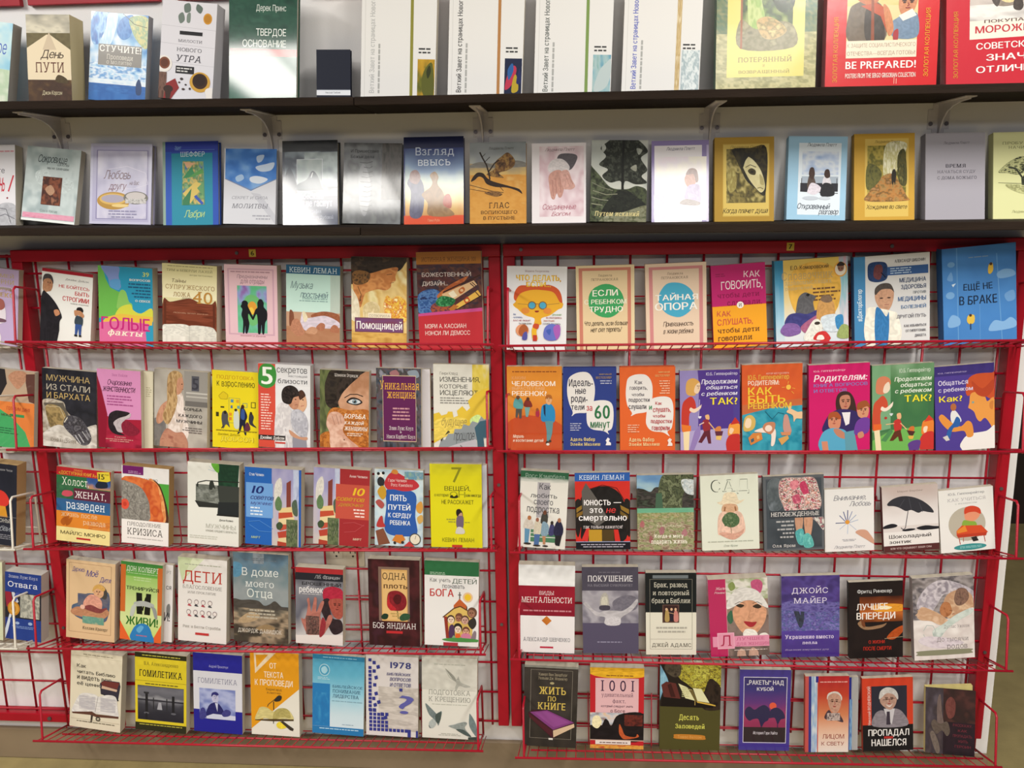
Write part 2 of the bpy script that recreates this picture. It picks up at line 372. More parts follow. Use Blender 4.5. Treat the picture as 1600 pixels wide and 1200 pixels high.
            q.add([(a_, b_-e_*8e-6, c_) for (a_, b_, c_), e_ in zip([pt(u, v) for u, v in zip(xs, ys)], V[:, 2])], [f[::-1] for f in FS], c); k += 4
make_glyphs('67')
rack(-1.074, .001, [-.95388+i*.0762 for i in range(-1, 13)], 'left red wire grid rack with the yellow number six sticker', '6', -.531, [(-.565, ZT-.012), (-.0115, .74), (-.0115, .405), (-1.0615, .375)])
rack(.007, 1.074, [.12148+i*.0762 for i in range(-1, 13)], 'right red wire grid rack with the yellow number seven sticker', '7', .598, [(.045, ZT-.012), (.80, ZT-.014), (1.0615, .74), (1.0615, .36)])
t = thing('display_rack', 'far left red wire grid rack holding white trays, cut by the photo edge', 'rack', (-1.6, 0, ZB-.02), 'red wire grid racks on the wall'); zb = ZB-.02
one_box('bottom_rail', M['red'], -.55, .524, -.012, .022, -.01, .012, parent=t, bevel=.002); one_box('post', M['red'], -.55, -.525, -.016, .022, .012, ZT-zb, parent=t, bevel=.002)
q = MB()
for i in range(14): q.rod([(-1.094-i*.0762+1.6, .003, ZT-.01-zb), (-1.094-i*.0762+1.6, .003, .0)], .0027)
for i in range(15): q.rod([(-.54, -.0014, 1.3715-.156-i*.0762-zb), (.524, -.0014, 1.3715-.156-i*.0762-zb)], .0025)
q.rod([(-.54, -.0014, ZT-.014-zb), (.524, -.0014, ZT-.014-zb)], .0035)
q.build('wire_grid', M['wire'], t, smooth=True)
for sx in (.47,):
    q = MB(); q.rod([(sx, -.012, .001), (sx, -.015, .001)], .005, 8); q.build('screw', M['screw'], t)
# ---------------------------------------------------------------- hanging wire trays: the floor slopes down to the back, books stand against the back wires
def tray(x0, x1, z0, z1, label, grp, m, s0=.02, s1=.012):
    Lx = math.hypot(x1-x0, z1-z0); o = thing('wire_tray', label, 'tray', (x0, -.118, z0), grp); o.rotation_euler = (0, -math.atan2(z1-z0, x1-x0), 0)
    tl = math.tan(math.radians(17)); D = .110
    def fz(d): return -d*tl
    q = MB(); q.rod([(0, 0, 0), (Lx, 0, 0)], .0026, 8); q.build('front_rail', m, o, smooth=True)
    q = MB(); q.rod([(s0+.012, .062, fz(.062)-.003), (Lx-s1, .062, fz(.062)-.003)], .002)
    n = int(Lx/.0217)
    for i in range(n+1):
        xx = .006+(Lx-.012)*i/n
        q.rod([(xx, 0, -.0012), (xx, D, fz(D)-.0012)], .0012, 5)
    q.build('wire_floor', m, o, smooth=True)
    q = MB(); zt = .1; zb = fz(D)
    for i in range(8):
        xx = s0+(Lx-s0-s1)*i/7; q.rod([(xx, D-.012, zb+.004), (xx, D-.003, zb+.012), (xx, D-.003, zt)], .0016, 5)
    for zz in (zb+.003, zb+.045, zb+.118): q.rod([(s0, D-.001, zz), (Lx-s1, D-.001, zz)], .0016, 5)
    for xx in (.25*Lx, .75*Lx):
        q.rod([(xx, D-.002, zb+.117), (xx, D+.003, zb+.126), (xx, D+.011, zb+.126), (xx, D+.011, zb+.112)], .0018, 5)
    q.build('back_wires', m, o, smooth=True)
    for xx in (s0, Lx-s1):
        q = MB(); q.rod([(xx, .002, -.004), (xx, .005, .002), (xx, .018, .108), (xx, .026, .114), (xx, D-.008, .1), (xx, D-.003, .094), (xx, D-.003, zb+.004)], .0026, 7)
        q.rod([(xx, .008, .002), (xx, D-.004, zb+.008)], .002, 6); q.build('side_panel', m, o, smooth=True)
TR = [((-1043, -7, 1238, 1228), (3, 1070, 1225, 1232)), ((-1073, -12, 1001, 1010), (-4, 1062, 1003, 1007)), ((-1065, -9, 772, 782), (19, 1071, 779, 780)), ((-1090, -38, 531, 540), (15, 1075, 530, 528)), ((-1106, -49, 295, 303), (22, 1074, 289, 301))]
RW = ('top', 'second', 'third', 'fourth', 'lowest')
TL = [('below the crayon and headboard paperbacks', 'below the round yellow face paperback'), ('below the black glove and yellow doodle paperbacks', 'below the speech bubble hardcovers'), ('below the price-star and acid-yellow paperbacks', 'below the umbrella and meadow paperbacks'), ('below the rose card and chapel paperbacks', 'below the flowered hood paperback'), ('below the doves and mosaic paperbacks', 'below the lectern and palm paperbacks')]
for i, (a, b) in enumerate(TR):
    for s, r in ((0, a), (1, b)):
        tray(r[0]/1000, r[1]/1000, r[2]/1000-.156, r[3]/1000-.156, 'red wire tray %s, %s on the %s rack' % (TL[i][s], RW[i], ('left', 'right')[s]), 'red wire trays', M['wire'])
for i, (x1, z, l) in enumerate(((-1.066, 1.238, 'white wire tray holding the mauve paperback at the left edge'), (-1.09, 1.0, 'white wire tray holding the clasped hands paperback'), (-1.085, .770, 'white wire tray holding the near-black paperback with the red shape'), (-1.112, .529, 'white wire tray holding the blue medal paperback'))):
    tray(x1-.98, x1, z-.156, z-.156, l, 'white wire trays at the left edge', M['white'], .01, .008)
# ---------------------------------------------------------------- outlet plate behind the grid
t = thing('wall_outlet', 'ivory double outlet plate behind the left grid above the raised hand paperback', 'outlet', (-.378, .025, .582))
one_box('face_plate', M['ivory'], -.046, .046, -.006, 0, -.057, .057, parent=t, bevel=.002)
for sx in (-.0195, .0195):
    for sz in (-.022, .022):
        q = MB(); q.box(sx-.0155, sx+.0155, -.0075, -.006, sz-.014, sz+.014); q.build('receptacle', M['ivory'], t, .001)
        q = MB()
        for dx in (-.0055, .0055): q.box(sx+dx-.0012, sx+dx+.0012, -.0078, -.0075, sz-.001, sz+.008)
        q.rod([(sx, -.0075, sz-.008), (sx, -.0078, sz-.008)], .0026, 8); q.build('slots', M['slot'], t)
# ---------------------------------------------------------------- the books: id -> x, y, z of the foot's front centre, width, height, thickness (mm), lean, roll (deg), foot of the printed picture above the lower edge (mm)
BK = {
 'a1': (-1059.6,-68.9,1564.2,115.5,163.1,30,5,8.9,14.5),
 'a2': (-897.8,-89.9,1562.3,90.9,173.1,50,5,2,11.1),
 'a3': (-775.1,-60,1561,119.6,173.7,20,5,6.2,15.1),
 'a4': (-621.8,-81.3,1559.3,111.2,189.5,40,5,6.4,11.8),
 'a5': (-469,-63.4,1557.4,138.5,212.6,20,5,2.9,14.1),
 'a6': (-328.2,-46,1555.8,69.4,103.6,12,5,1.5,12.8),
 'a7': (-193.1,-67.7,1554.7,149.1,239,22,5,2.7,8.5),
 'a8': (-19.5,-67.4,1554,147.1,235.6,22,5,2.4,6.9),
 'a9': (152.6,-67.2,1553.4,150.1,232.8,22,5,2,5.9),
 'a10': (323.4,-67,1552.7,149.2,230.3,22,5,2,7.4),
 'a11': (522.8,-75.7,1551.9,188,238.4,30,5,0,7.2),
 'a12': (738.1,-75,1551,206.2,253.4,28,5,0,9.8),
 'a13': (960.4,-74.6,1550.1,201.6,249.2,28,5,-2.3,12.3),
 'b1': (-1103.5,-37.3,1322.2,131.1,171.9,26,11,0,0),
 'b2': (-972.7,-26.8,1320.6,120.4,159.1,18,11,6.4,0.1),
 'b3': (-811,-29.3,1318.6,135.7,171.1,18,11,1.9,0),
 'b4': (-655.7,-28.4,1316.8,121,176.7,16,11,0,0),
 'b5': (-531.1,-22.1,1315.3,113.2,158.8,13,11,1.7,0),
 'b6': (-394.9,-36.2,1313.7,117.5,176.1,24,11,0,0),
 'b7': (-268.6,-22.9,1312.1,123.1,168.5,12,11,1.8,0),
 'b8': (-134.6,-31.2,1311.4,125.4,181.2,18,11,0,0),
 'b9': (-1,-28.7,1310.7,117,168,18,11,0,0),
 'b10': (125,-28,1310.1,111.3,164.1,18,11,0,0),
 'b11': (245.7,-28.4,1309.5,114.7,166.6,18,11,1.5,0),
 'b12': (372,-28.2,1308.9,115.5,165.4,18,11,0,0),
 'b13': (499.5,-35,1308.2,118.4,170,24,11,0,0),
 'b14': (641.4,-32.5,1307.5,115.8,167.5,22,11,1.7,0),
 'b15': (776.6,-29.7,1306.8,117.9,173,18,11,0,0),
 'b16': (911.1,-37.3,1306.2,114.3,171.6,26,11,0,0),
 'b17': (1045.6,-33.3,1305.5,119.4,171.5,22,11,0,0),
 'c0': (-1134.1,-37,1058.1,128.2,168.4,18,2,7.7,9.9),
 'c1': (-958.1,-40.7,1057.6,114.2,159.1,22,2,8.1,14.5),
 'c2': (-817,-44.1,1057.2,120.8,169.9,25,2,4,16.2),
 'c3': (-673.8,-47.2,1056.8,119.9,173.7,28,2,4.2,16.4),
 'c4': (-535.7,-47.3,1055.5,114.8,174.6,28,2,2.4,17.1),
 'c5': (-402.8,-44.2,1053.3,116.4,173.2,25,2,3,18.2),
 'c6': (-259.2,-43.9,1051.8,118.6,191.4,24,2,2,19),
 'c7': (-103.7,-44.3,1050.4,136.3,204.2,24,2,-0.5,20.4),
 'c8': (76.1,-39.3,1045.4,125.4,175.9,20,2,1.1,16.2),
 'c9': (222.4,-39.3,1046.4,120.7,175.7,20,2,-0.9,9.2),
 'c10': (369.8,-39.3,1047.4,124.5,176.7,20,2,-1.9,7.6),
 'c11': (501,-39.2,1048.2,109.4,171.3,20,2,-3.7,6.9),
 'c12': (645.8,-43.4,1050.4,145.4,177.7,24,2,-3.6,8.1),
 'c13': (805.8,-41.6,1050.9,148.7,183,22,2,-3.6,10.6),
 'c14': (976.4,-49.9,1054.6,141.7,194.3,30,2,-5.2,13.4),
 'd0': (-1129.9,-34.4,819,128.6,180.3,15,2,7.1,17.9),
 'd1': (-979.4,-34.4,820.2,125.6,179,15,2,5,6.8),
 'd2': (-857.3,-44,824.2,99.2,178.4,12,2,4.1,7.6),
 'd2b': (-828.3,-31.4,820.6,81,178.3,12,2,5,7.8),
 'd3': (-721,-37.3,823.3,120.9,174.8,18,2,4.9,7.2),
 'd4': (-597.8,-31.3,822.5,104.4,174.2,12,2,3.8,6.8),
 'd5': (-481,-45.7,827.9,115.6,186.4,26,2,3.1,6.1),
 'd6': (-348.8,-39.2,827,108.5,172.8,20,2,2.8,5.7),
 'd7': (-225,-46,830.2,97.4,176.9,14,2,1.4,5),
 'd7b': (-204.8,-31.4,825.9,93.8,177.3,12,2,1,5.2),
 'd8': (-89.9,-34.7,827.9,120.7,185.2,15,2,1,3.3),
 'd9': (70.5,-37.7,822.7,117.7,187.3,18,2,0.1,9.9),
 'd10': (189.1,-37.6,823.1,113.2,183.7,18,2,-0.2,11.4),
 'd11': (312.3,-41.6,824.8,116.6,183.3,22,2,-0.8,10.7),
 'd12': (445.5,-35.3,823.4,125.2,176,16,2,-1.7,10.2),
 'd13': (575,-37.7,824.6,124.3,187,18,2,-2,8.9),
 'd14': (714.8,-37.7,825.1,124.2,185.8,18,2,-2.9,7.6),
 'd15': (845.5,-35.6,825,125,184.2,16,2,-3.3,6.3),
 'd16': (972.7,-34.5,825.1,119.1,181.2,15,2,-4.8,6.5),
 'e0': (-1189.2,-55.9,595.8,129.3,193.7,36,2,7.2,8.5),
 'e1': (-976.6,-34.3,591.2,127.4,177.1,15,2,6.2,3.3),
 'e2': (-822.8,-45.5,596.1,109.8,182.8,26,2,5.2,5),
 'e3': (-661.9,-47.8,598.3,118.2,191.3,28,2,4.4,5),
 'e4': (-523.1,-47.4,599.5,128.1,179.5,28,2,3.5,3.9),
 'e5': (-368.8,-43.4,599.8,126.1,178.1,24,2,3.6,4.1),
 'e6': (-238.5,-34.4,598.2,109.1,177.1,15,2,2.2,2.2),
 'e7': (-105.2,-46.5,603.2,114.5,191.3,14,2,0.5,1.6),
 'e7b': (-88.7,-31.8,598.9,101.6,189.2,12,2,0.3,0.2),
 'e8': (82.3,-39.3,599,104.7,175,20,2,3.1,0.2),
 'e9': (219,-34.3,597.6,119.5,175,15,2,-1,0),
 'e10': (356.1,-34.1,597.7,122.4,170.2,15,2,-1.5,0),
 'e11': (497.2,-33.1,597.5,123.1,169.5,14,2,-3.1,0),
 'e12': (633.1,-33.1,597.6,127.9,168.7,14,2,-3.1,0),
 'e13': (751.4,-30.1,596.8,103.6,140.7,12,2,-3.3,0),
 'e14': (881.2,-32.3,597.6,115.4,146.1,14,2,-5.3,0),
 'e15': (999.1,-32,597.7,112.1,139.8,14,2,-6.5,0),
 'f0a': (-1271.2,-32,347.1,131,197.1,12,2,5.8,15.6),
 'f0b': (-1142.9,-51,354,87.4,167.4,32,2,6.3,18),
 'f1': (-983.5,-42,352.6,117.5,195,22,2,6.1,10.8),
 'f2': (-859.2,-46.5,355.1,99.1,193.2,14,2,6.3,5.4),
 'f2b': (-839.5,-31.9,350.8,98.5,191.8,12,2,5.8,8.1),
 'f3': (-710,-46.3,356.3,115.1,205.1,26,2,4.6,10.6),
 'f4': (-570.4,-42.8,356.4,128.8,218.5,22,2,3.2,9.2),
 'f5': (-432.2,-44.6,358.2,110.3,184.9,25,2,2.8,9.1),
 'f6': (-255.9,-44.4,359.6,117.9,207.7,24,2,1.3,10.7),
 'f7': (-125.8,-38.3,358.9,123.6,203.6,18,2,1.6,2.4),
 'f8': (92,-45.5,351.7,125.7,208.8,25,2,0.6,4.9),
 'f9': (237.2,-38.4,349.2,124.8,205.4,18,2,-0.9,7.6),
 'f10': (372.2,-38,348.9,111.7,194.1,18,2,-1.1,7.7),
 'f11': (523.8,-47.5,351.5,128.5,181.7,28,2,-3.8,7.6),
 'f12': (679.5,-35.8,347.6,125.2,191,16,2,-2.4,7.2),
 'f13': (822.9,-33.4,346.6,115.1,179.2,14,2,-3.5,4.8),
 'f14': (967.9,-37.8,347.7,128.2,191.5,18,2,-5.1,5),
 'g1': (-998.5,-44.1,117.2,125.9,199.4,24,2,7,12.3),
 'g2': (-835.1,-42.1,117.8,125.4,199.8,22,2,4.6,11.1),
 'g3': (-695.3,-38.2,117.7,118.4,202.1,18,2,3.5,12.2),
 'g4': (-551.7,-46.5,121.3,116.1,211.1,26,2,2.4,8.3),
 'g5': (-405.9,-32.2,118.1,123.2,201.1,12,2,3.3,9.3),
 'g6': (-275.4,-32.3,119.1,123.7,202.5,12,2,2.1,9.8),
 'g7': (-137.4,-40.3,122.6,128.9,203.1,20,2,1.5,0),
 'g8': (96.5,-44.2,111.3,122.8,201.2,24,2,1.8,11.3),
 'g9': (251.9,-42.2,112.4,122.5,200.4,22,2,-0,2.5),
 'g10': (417.7,-42.5,114.4,136.1,210.1,22,2,-0.2,0),
 'g11': (586.4,-38.1,115,113.5,198.2,18,2,-0.7,3.1),
 'g12': (725,-44.3,118.5,95.8,185.2,14,2,-2.1,0),
 'g12b': (751,-29.4,114.3,94.2,178.5,10,2,-2.2,0),
 'g13': (865.1,-31.4,116.2,110.7,178.2,12,2,-3.8,0),
 'g14': (998,-28.8,116.9,101.2,159.9,10,2,-3.1,0),
}
G = None
QUEUE = []
def bk(k, kind, fin, bg, sp, label, ops):
    QUEUE.append((k, kind, fin, bg, sp, label, ops, G))
def build_book(k, kind, fin, bg, sp, label, ops, grp):
    x, y, z, w, h, t, lean, roll, ft = BK[k]; w, h, t, ft = w/1000, h/1000, t/1000, ft/1000; hard = kind == 'H'
    o = thing('hardcover_book' if hard else 'paperback_book', label, 'book', (x/1000, y/1000, z/1000+(abs(math.sin(math.radians(roll)))*w/2)), grp)
    o.rotation_mode = 'YXZ'; o.rotation_euler = (-math.radians(lean), math.radians(roll), 0)
    ct = .0024 if hard else .0005; inset = .003 if hard else 0; c = lin(bg); cs = lin(sp); m = INK[fin]
    q = MB(); q.box(-w/2, w/2, 0, ct, 0, h, c); draw(q, mottle(ops) if k in PHOTO else ops, w, h, 0, ft=ft); fc = q.build('front_cover', m, o)
    q = MB(); q.box(-w/2, w/2, t-ct, t, 0, h, cs); q.build('back_cover', m, o)
    q = MB(); q.box(-w/2, -w/2+ct, ct, t-ct, 0, h, cs); q.build('spine', m, o, 0)
    q = MB(); pc = lin({'m': 'cfc6b0'}.get(fin, 'cdc5b4')); q.box(-w/2+ct, w/2-inset, ct, t-ct, inset, h-inset, lin(PAGES.get(k, 'cdc4b0'))); q.build('page_block', M['pages'], o)
    if k in OPEN:      # a booklet whose front cover stands a little open
        fc.rotation_euler = (0, 0, -math.radians(OPEN[k])); fc.location = (-w/2+w/2*math.cos(math.radians(OPEN[k])), -w/2*math.sin(math.radians(OPEN[k])), 0)
    return o
PAGES = {'a1': 'a8a49c', 'a2': 'd8c494', 'a3': '9c9ca0', 'a4': 'd0ccd0', 'e0': 'b89868', 'e2': 'b08c58', 'g14': 'd8c880', 'd5': 'd4d2d2', 'f0b': 'c4c0b8', 'd2b': 'cfc8b0'}
OPEN = {'g14': 13}
PHOTO = set('a1 a2 a12 a13 b1 b2 b8 b10 b12 b14 c1 c3 c5 c12 c13 d0 d2 d8 e3 e4 e5 e8 e9 e11 f0b f1 f4 f5 f6 f9 f11 f13 g1 g3 g4 g7 g9 g12 g13 g14'.split())      # covers printed from photographs or paintings
# ---------------------------------------------------------------- the books
# top plank shelf
G='books on the top plank shelf'
bk('a1','P','g','8fc4dc','8fb4c4','pale sky-blue paperback cut off by the left edge on the top shelf',[N(0,0,100,100,'6fb4d6 9fd0e2 cfe4e2 a9cdd0',.6,3,4,11),N(30,62,100,100,'dfe6d2 b9cfae e6ead8',.8,4,3,5),T('другое',38,28,92,42,'3f63b8','i'),K(40,48,90,56,2,'5f86c0')])
bk('a2','P','m','c9b98f','6b5636','brown paperback with a road running to the horizon under a stormy sky',[N(0,0,100,26,'8d8a80 b9b3a2 d9d2bd 9a9484',.7,3,3,2),N(0,22,100,48,'5c5236 6f6544 4f4a30',.8,5,3,7),P([(0,48),(0,40),(46,24),(54,24),(100,42),(100,82),(0,82)],'e3d3b4'),P([(51,22),(53,22),(68,42),(36,42)],'cdbba0'),N(0,78,100,100,'6a4f2c 4d3522 3f2a1e 55382a',.7,6,3,4),S([(64,80),(70,72),(88,76),(90,82)],'4a3c22'),T('День',30,42,84,52,'3c2a1e','ih'),T('ПУТИ',18,57,84,69,'5c2a20','s'),T('Джон Корсон',32,91,78,96,'d8cba8','i')])
bk('a3','P','g','8ab8dc','7aa8d0','light blue paperback with waterfalls and a grey title box',[N(0,0,100,100,'3f7fc4 8fc0e6 dfeaf4 5f9ad4',.85,5,6,3),Q([(8,0),(30,0),(40,14),(30,34),(6,40),(0,20)],'2a62b0 4f8cd0 9cc8ea 3a74bc',1,6,3,5),Q([(30,2),(46,0),(44,20),(34,40),(16,40),(26,20)],'e8f2fa b8d8f0 d4e8f6',1,7,2,8),Q([(54,6),(74,2),(70,26),(56,32),(46,22)],'2f68b4 5a94d4 3a74bc',1,4,4,4),Q([(68,4),(100,4),(100,40),(84,34),(72,20)],'b9c08c d6cf92 8fae8a c8cc98',1,6,7,8),L([(56,0),(66,6),(76,12),(98,15)],1.1,'4a4a3c'),L([(66,6),(74,3)],.7,'4a4a3c'),Q([(0,64),(30,62),(70,64),(100,62),(100,84),(0,84)],'3f7fc4 a8d0ee e6f0f8 5f9ad4 cfe4f4',1,9,4,7),N(0,82,100,92,'d4e6f2 eaf2f6 9cc4e2',.8,6,2,9),N(0,88,100,100,'2f6cb8 2460a8 3b7cc4',.8,7,3,4),S([(84,98),(83,86),(88,79),(93,88),(92,98)],'24406e'),R(15,39,91,65,'8a8680'),T('СТУЧИТЕ!',17,40,90,48,'f4f1ea','sb'),T('Проповеди',30,51,76,57,'ddd8cc','s'),T('о молитве',30,59,74,63,'d4cfc4','s')])
bk('a4','P','m','d8d6dc','c4c2c8','white paperback leaning sideways with coffee cups and eucalyptus leaves',[L([(0,27),(100,29)],.6,'b5b3ba'),L([(0,46),(100,48)],.6,'b5b3ba'),L([(0,66),(100,68)],.6,'b9b7be'),S([(30,16),(38,12),(42,20),(34,24)],'6d7a72'),S([(40,4),(50,2),(52,10),(42,12)],'66746c'),S([(64,2),(74,6),(70,12),(62,8)],'5f6d66'),S([(46,14),(52,12),(52,22),(46,22)],'78857c'),E(84,17,8,6,'c98f2a'),E(84,17,6,4.4,'b67c1e'),R(34,32,76,36,'1e1c20'),T('МИЛОСТИ',32,41,76,44,'6a6870','s'),T('НОВОГО',30,50,76,54,'6a6870','s'),T('УТРА',30,58,76,65,'3c3a44','si'),R(30,70,64,78,'232125'),K(32,71,63,77,2,'d8d6d4'),E(8,69,15,9,'e6e0d8'),E(9,68,10,6.5,'7a4630'),E(9,68,7,4.5,'5f3524'),E(76,86,19,11,'c99a3c'),E(76,85,14,8.5,'3a2014'),E(75,84,11,6.5,'2a160e'),N(0,78,14,100,'5a4038 7a5a4c 46302a',.9,4,4,3),P([(14,90),(30,84),(38,94),(24,100),(10,100)],'8c2c2c'),E(18,96,9,4,'3a2620'),E(42,84,3,1.4,'3a3030'),E(50,90,2,1,'3a3030'),E(46,95,3,1.2,'4a3c38'),E(58,94,2,1.3,'3a3030'),E(38,88,2,1,'50403a'),E(96,96,10,5,'e8e2dc')])
bk('a5','H','w','1f4a3a','1c4436','dark green shrink-wrapped hardcover with a red stripe across the middle',[N(0,0,100,62,'163c2e 24523f 1b4636 2c5c48',.9,5,6,21),R(2,56,100,63,'c8403a'),R(0,63,100,100,'2a5a48'),N(2,63,100,100,'27564a 346454 2a5c4c',.9,6,6,5),T('Дерек Принс',40,13,84,19,'d5ddd4',''),T('ТВЕРДОЕ',40,36,84,43,'eef2ec',''),T('ОСНОВАНИЕ',20,47,84,54,'dfe6de','')])
bk('a6','H','m','191d2c','15192a','small navy hardcover with a white band at the foot',[R(0,87,100,98,'e4e6ea'),R(0,86,100,87,'8d93a0'),T('Николай Танбаев',26,90,70,94,'4a4e5a','')])
for q,(k,c1,tc,lab,pic) in enumerate([('a7','8a8636','b4b4b2','white wide paperback with an olive stripe and yellow picture, leftmost of the four alike',[N(76,70,99,100,'c29a2c b58c24 6c6c24 4c5220',.75,3,3,2),S([(84,99),(82,86),(88,76),(96,74),(98,99)],'5a5c22'),S([(88,80),(92,75),(94,80),(90,86)],'2f3416')]),
 ('a8','b07c48','2a2a2c','white wide paperback with a brown stripe and dark red-yellow picture',[R(76,70,99,100,'1c2440'),S([(77,96),(80,84),(88,76),(92,80),(86,92)],'b8324c'),S([(86,98),(88,86),(92,84),(95,96)],'b49a2c'),S([(80,80),(86,74),(88,80),(82,88)],'2c5c98'),S([(92,90),(96,78),(98,90)],'222a5c')]),
 ('a9','7a9450','4c5450','white wide paperback with a green stripe and pale teal picture',[N(76,68,99,100,'5a94ac 8fb4ba a9c0be 5f9a94',.8,3,3,12),S([(78,98),(84,82),(94,74),(99,72),(99,86),(92,96)],'b9c6c4')]),
 ('a10','cdb68c','4a58b4','white wide paperback with a torn straw-coloured stripe and blue lettering',[N(76,66,99,100,'c8d2d2 9fb0b4 e2e8e6 b4c0c2',.95,6,8,7),N(68,0,74,100,'d8c294 b89c68 e6d8b4',1,3,14,3)])]):
    ops=[R(0,0,100,100,'e2e0dc'),L([(5,0),(5,100)],.5,'c8c6c2'),T('Ветхий Завет на страницах Нового',11,20,18,99,tc,'bv'),K(23,58,25.5,99,1,'a8a8a4','v')]
    if q<3: ops.append(P([(65,0),(69,0),(70,100),(66,100)],c1))
    ops+=pic+[K(77,60,94,66,2,'3c3c3c')]
    bk(k,'P','m','e2e0dc','d8d6d2',lab,ops)
bk('a11','H','g','2c5c3c','1c5c38','large green and gold ornamental hardcover with a yellow framed landscape',[N(0,0,100,100,'2c5a3a 6f7a4c 3c6444 8c8c5c',1,18,24,6),N(0,55,100,100,'a8a06c c4bc88 8c8a58 b4ac78',1,18,14,8),R(11,0,88,90,'dcd070'),N(24,0,76,67,'8fb05c 4c6034 3c4c2c 6c8040 a0a86c',.9,6,8,14),Q([(26,-10),(44,-10),(44,24),(48,44),(40,60),(32,48),(30,20)],'a8c46c 8fae58 c0cc84 9cb060',1,4,6,3),Q([(50,-4),(77,-4),(77,34),(62,38),(52,20)],'26301c 37422c 2c3c24 4c5834',1,7,8,5),Q([(24,44),(40,52),(60,46),(77,50),(77,67),(24,67)],'6f6a4c 948c6c 7c7654 a49c78',1,9,4,4),Q([(40,46),(50,42),(62,46),(70,54),(58,60),(46,58)],'b8985c c8a870 8c7c4c d0bc80',1,6,5,9),R(24,0,26,67,'9a5a32'),T('ПОТЕРЯННЫЙ',22,73,76,78,'9a8a50','sb'),T('И',47,80,49,82,'9a8a50','s'),T('ВОЗВРАЩЕННЫЙ',23,84,74,87,'9a8a50','s')])
bk('a12','P','g','d0282c','b4242a','large red poster album with a framed picture and white BE PREPARED lettering',[R(18,0,81,66,'d8cc96'),N(18,0,81,40,'d2c890 cfc27a e0d6a6',.6,3,3,2),S([(20,66),(20,44),(26,38),(38,36),(50,42),(52,66)],'6a5c4c'),S([(36,66),(34,46),(40,38),(48,42),(52,66)],'3c342c'),S([(26,34),(28,22),(40,18),(48,24),(46,36),(38,40)],'b8683c'),P([(30,40),(44,38),(56,44),(60,56),(54,60),(48,48)],'b8502c'),P([(39,20),(41,20),(43,66),(40,66)],'8c4424'),S([(64,42),(65,32),(72,27),(79,30),(80,38),(76,46),(68,48)],'c8845c'),S([(64,34),(66,27),(74,24),(81,28),(80,36),(76,31),(68,31)],'4c3424'),S([(58,54),(62,50),(74,46),(81,48),(81,64),(60,64)],'7288a0'),P([(64,48),(76,43),(80,48),(68,52)],'ece6da'),S([(50,40),(56,44),(60,58),(55,62)],'c88054'),S([(60,60),(64,58),(64,66),(60,66)],'a83438'),R(18,66,81,79,'eddcc4'),T('К ЗАЩИТЕ СОЦИАЛИСТИЧЕСКОГО',19,68,80,71,'a08c78',''),T('ОТЕЧЕСТВА—ВСЕГДА ГОТОВЫ!',19,74,80,77,'a08c78',''),T('BE PREPARED!',18,81.5,81,87,'f6f2ea','b'),T('POSTERS FROM THE SERGO GRIGORIAN COLLECTION',18,90.5,81,94,'f0e4d8','b'),L([(62,94),(62,99)],.5,'f0b8a8'),L([(64,95),(64,99)],.5,'f0b8a8'),T('ЗОЛОТАЯ КОЛЛЕКЦИЯ',6.5,48,10.5,97,'e8a430','v'),T('ЗОЛОТАЯ КОЛЛЕКЦИЯ',88,43,92,94,'e8a430','v')]+face(72,39,7,6))
bk('a13','P','g','c8303c','b02a34','large red poster album with two grey penguins at the right edge of the top shelf',[R(21,0,98,68,'ece2d4'),N(21,0,98,44,'b8aca6 cfc4bc a89e9a',.7,3,3,3),N(21,42,98,54,'d8d4ce ece8e2 b9b4b0',.8,4,2,6),S([(42,40),(44,12),(54,4),(66,10),(70,38),(58,44)],'8f8478'),S([(48,38),(50,16),(58,12),(64,20),(62,40)],'e0cf9c'),S([(40,36),(46,20),(50,30),(46,44)],'5c5450'),S([(60,46),(61,38),(65,35),(69,44),(66,48)],'4f4844'),T('ПОКУПАЙТЕ',34,53,86,56,'6f5c58','b'),T('МОРОЖЕНОЕ',26,58,96,63.5,'c03c44','b'),T('СОВЕТСКОЕ —',27,71,96,76,'f2ece6','b'),T('ЗНАЧИТ',36,80,90,85,'f2ece6','b'),T('ОТЛИЧНОЕ!',27,89,96,94,'f2ece6','b'),T('ЗОЛОТАЯ КОЛЛЕКЦИЯ',6.5,46,10.5,97,'d89434','v')])
# second plank shelf
G='books on the second plank shelf'
bk('b1','P','g','e2dfe2','cfc8bc','white paperback with red handwriting cut off at the left end of the second shelf',[T('Любите',40,28,82,35,'5c5a60',''),T('жизнь',56,40,82,58,'c8283c','ih'),L([(97,38),(88,58)],2.4,'c8283c'),E(86,66,1.6,1.1,'8c2030'),S([(60,100),(64,80),(80,72),(100,76),(100,100)],'b4b4b8'),L([(66,90),(82,86),(98,92)],1.2,'6c6c74'),L([(70,78),(84,80),(92,98)],1,'5a5a60'),K(70,6,98,10,1,'d89aa4')])
bk('b2','P','m','b4c0be','a8a8a4','grey-green paperback with a brown square photo and pink lace band',[N(0,0,100,100,'a0aeae b8c4c2 c8d2d0 9cabac',.8,4,5,9),S([(20,34),(40,30),(50,44),(36,52),(22,46)],'ccd6d4'),S([(60,44),(84,38),(92,52),(70,60)],'c6d0ce'),T('Сокровище',22,10,76,20,'3c4444','ih'),T('школы',58,20,80,23.5,'5a6464',''),T('мы не замечаем',40,26,80,29,'5a6464',''),R(34,39,70,77,'5f3020'),N(35,40,69,76,'6a3622 8c4c30 4c2418 3c1c14 a0684c',.9,4,4,5),S([(40,56),(50,50),(58,58),(50,64)],'b48a6c'),T('Сон в Китае',34,83,66,87,'8c9c98','h'),N(2,89,98,96,'d88ca4 e0a0b4 d4809a',.9,12,2,3),R(0,97,100,100,'e6eae6')])
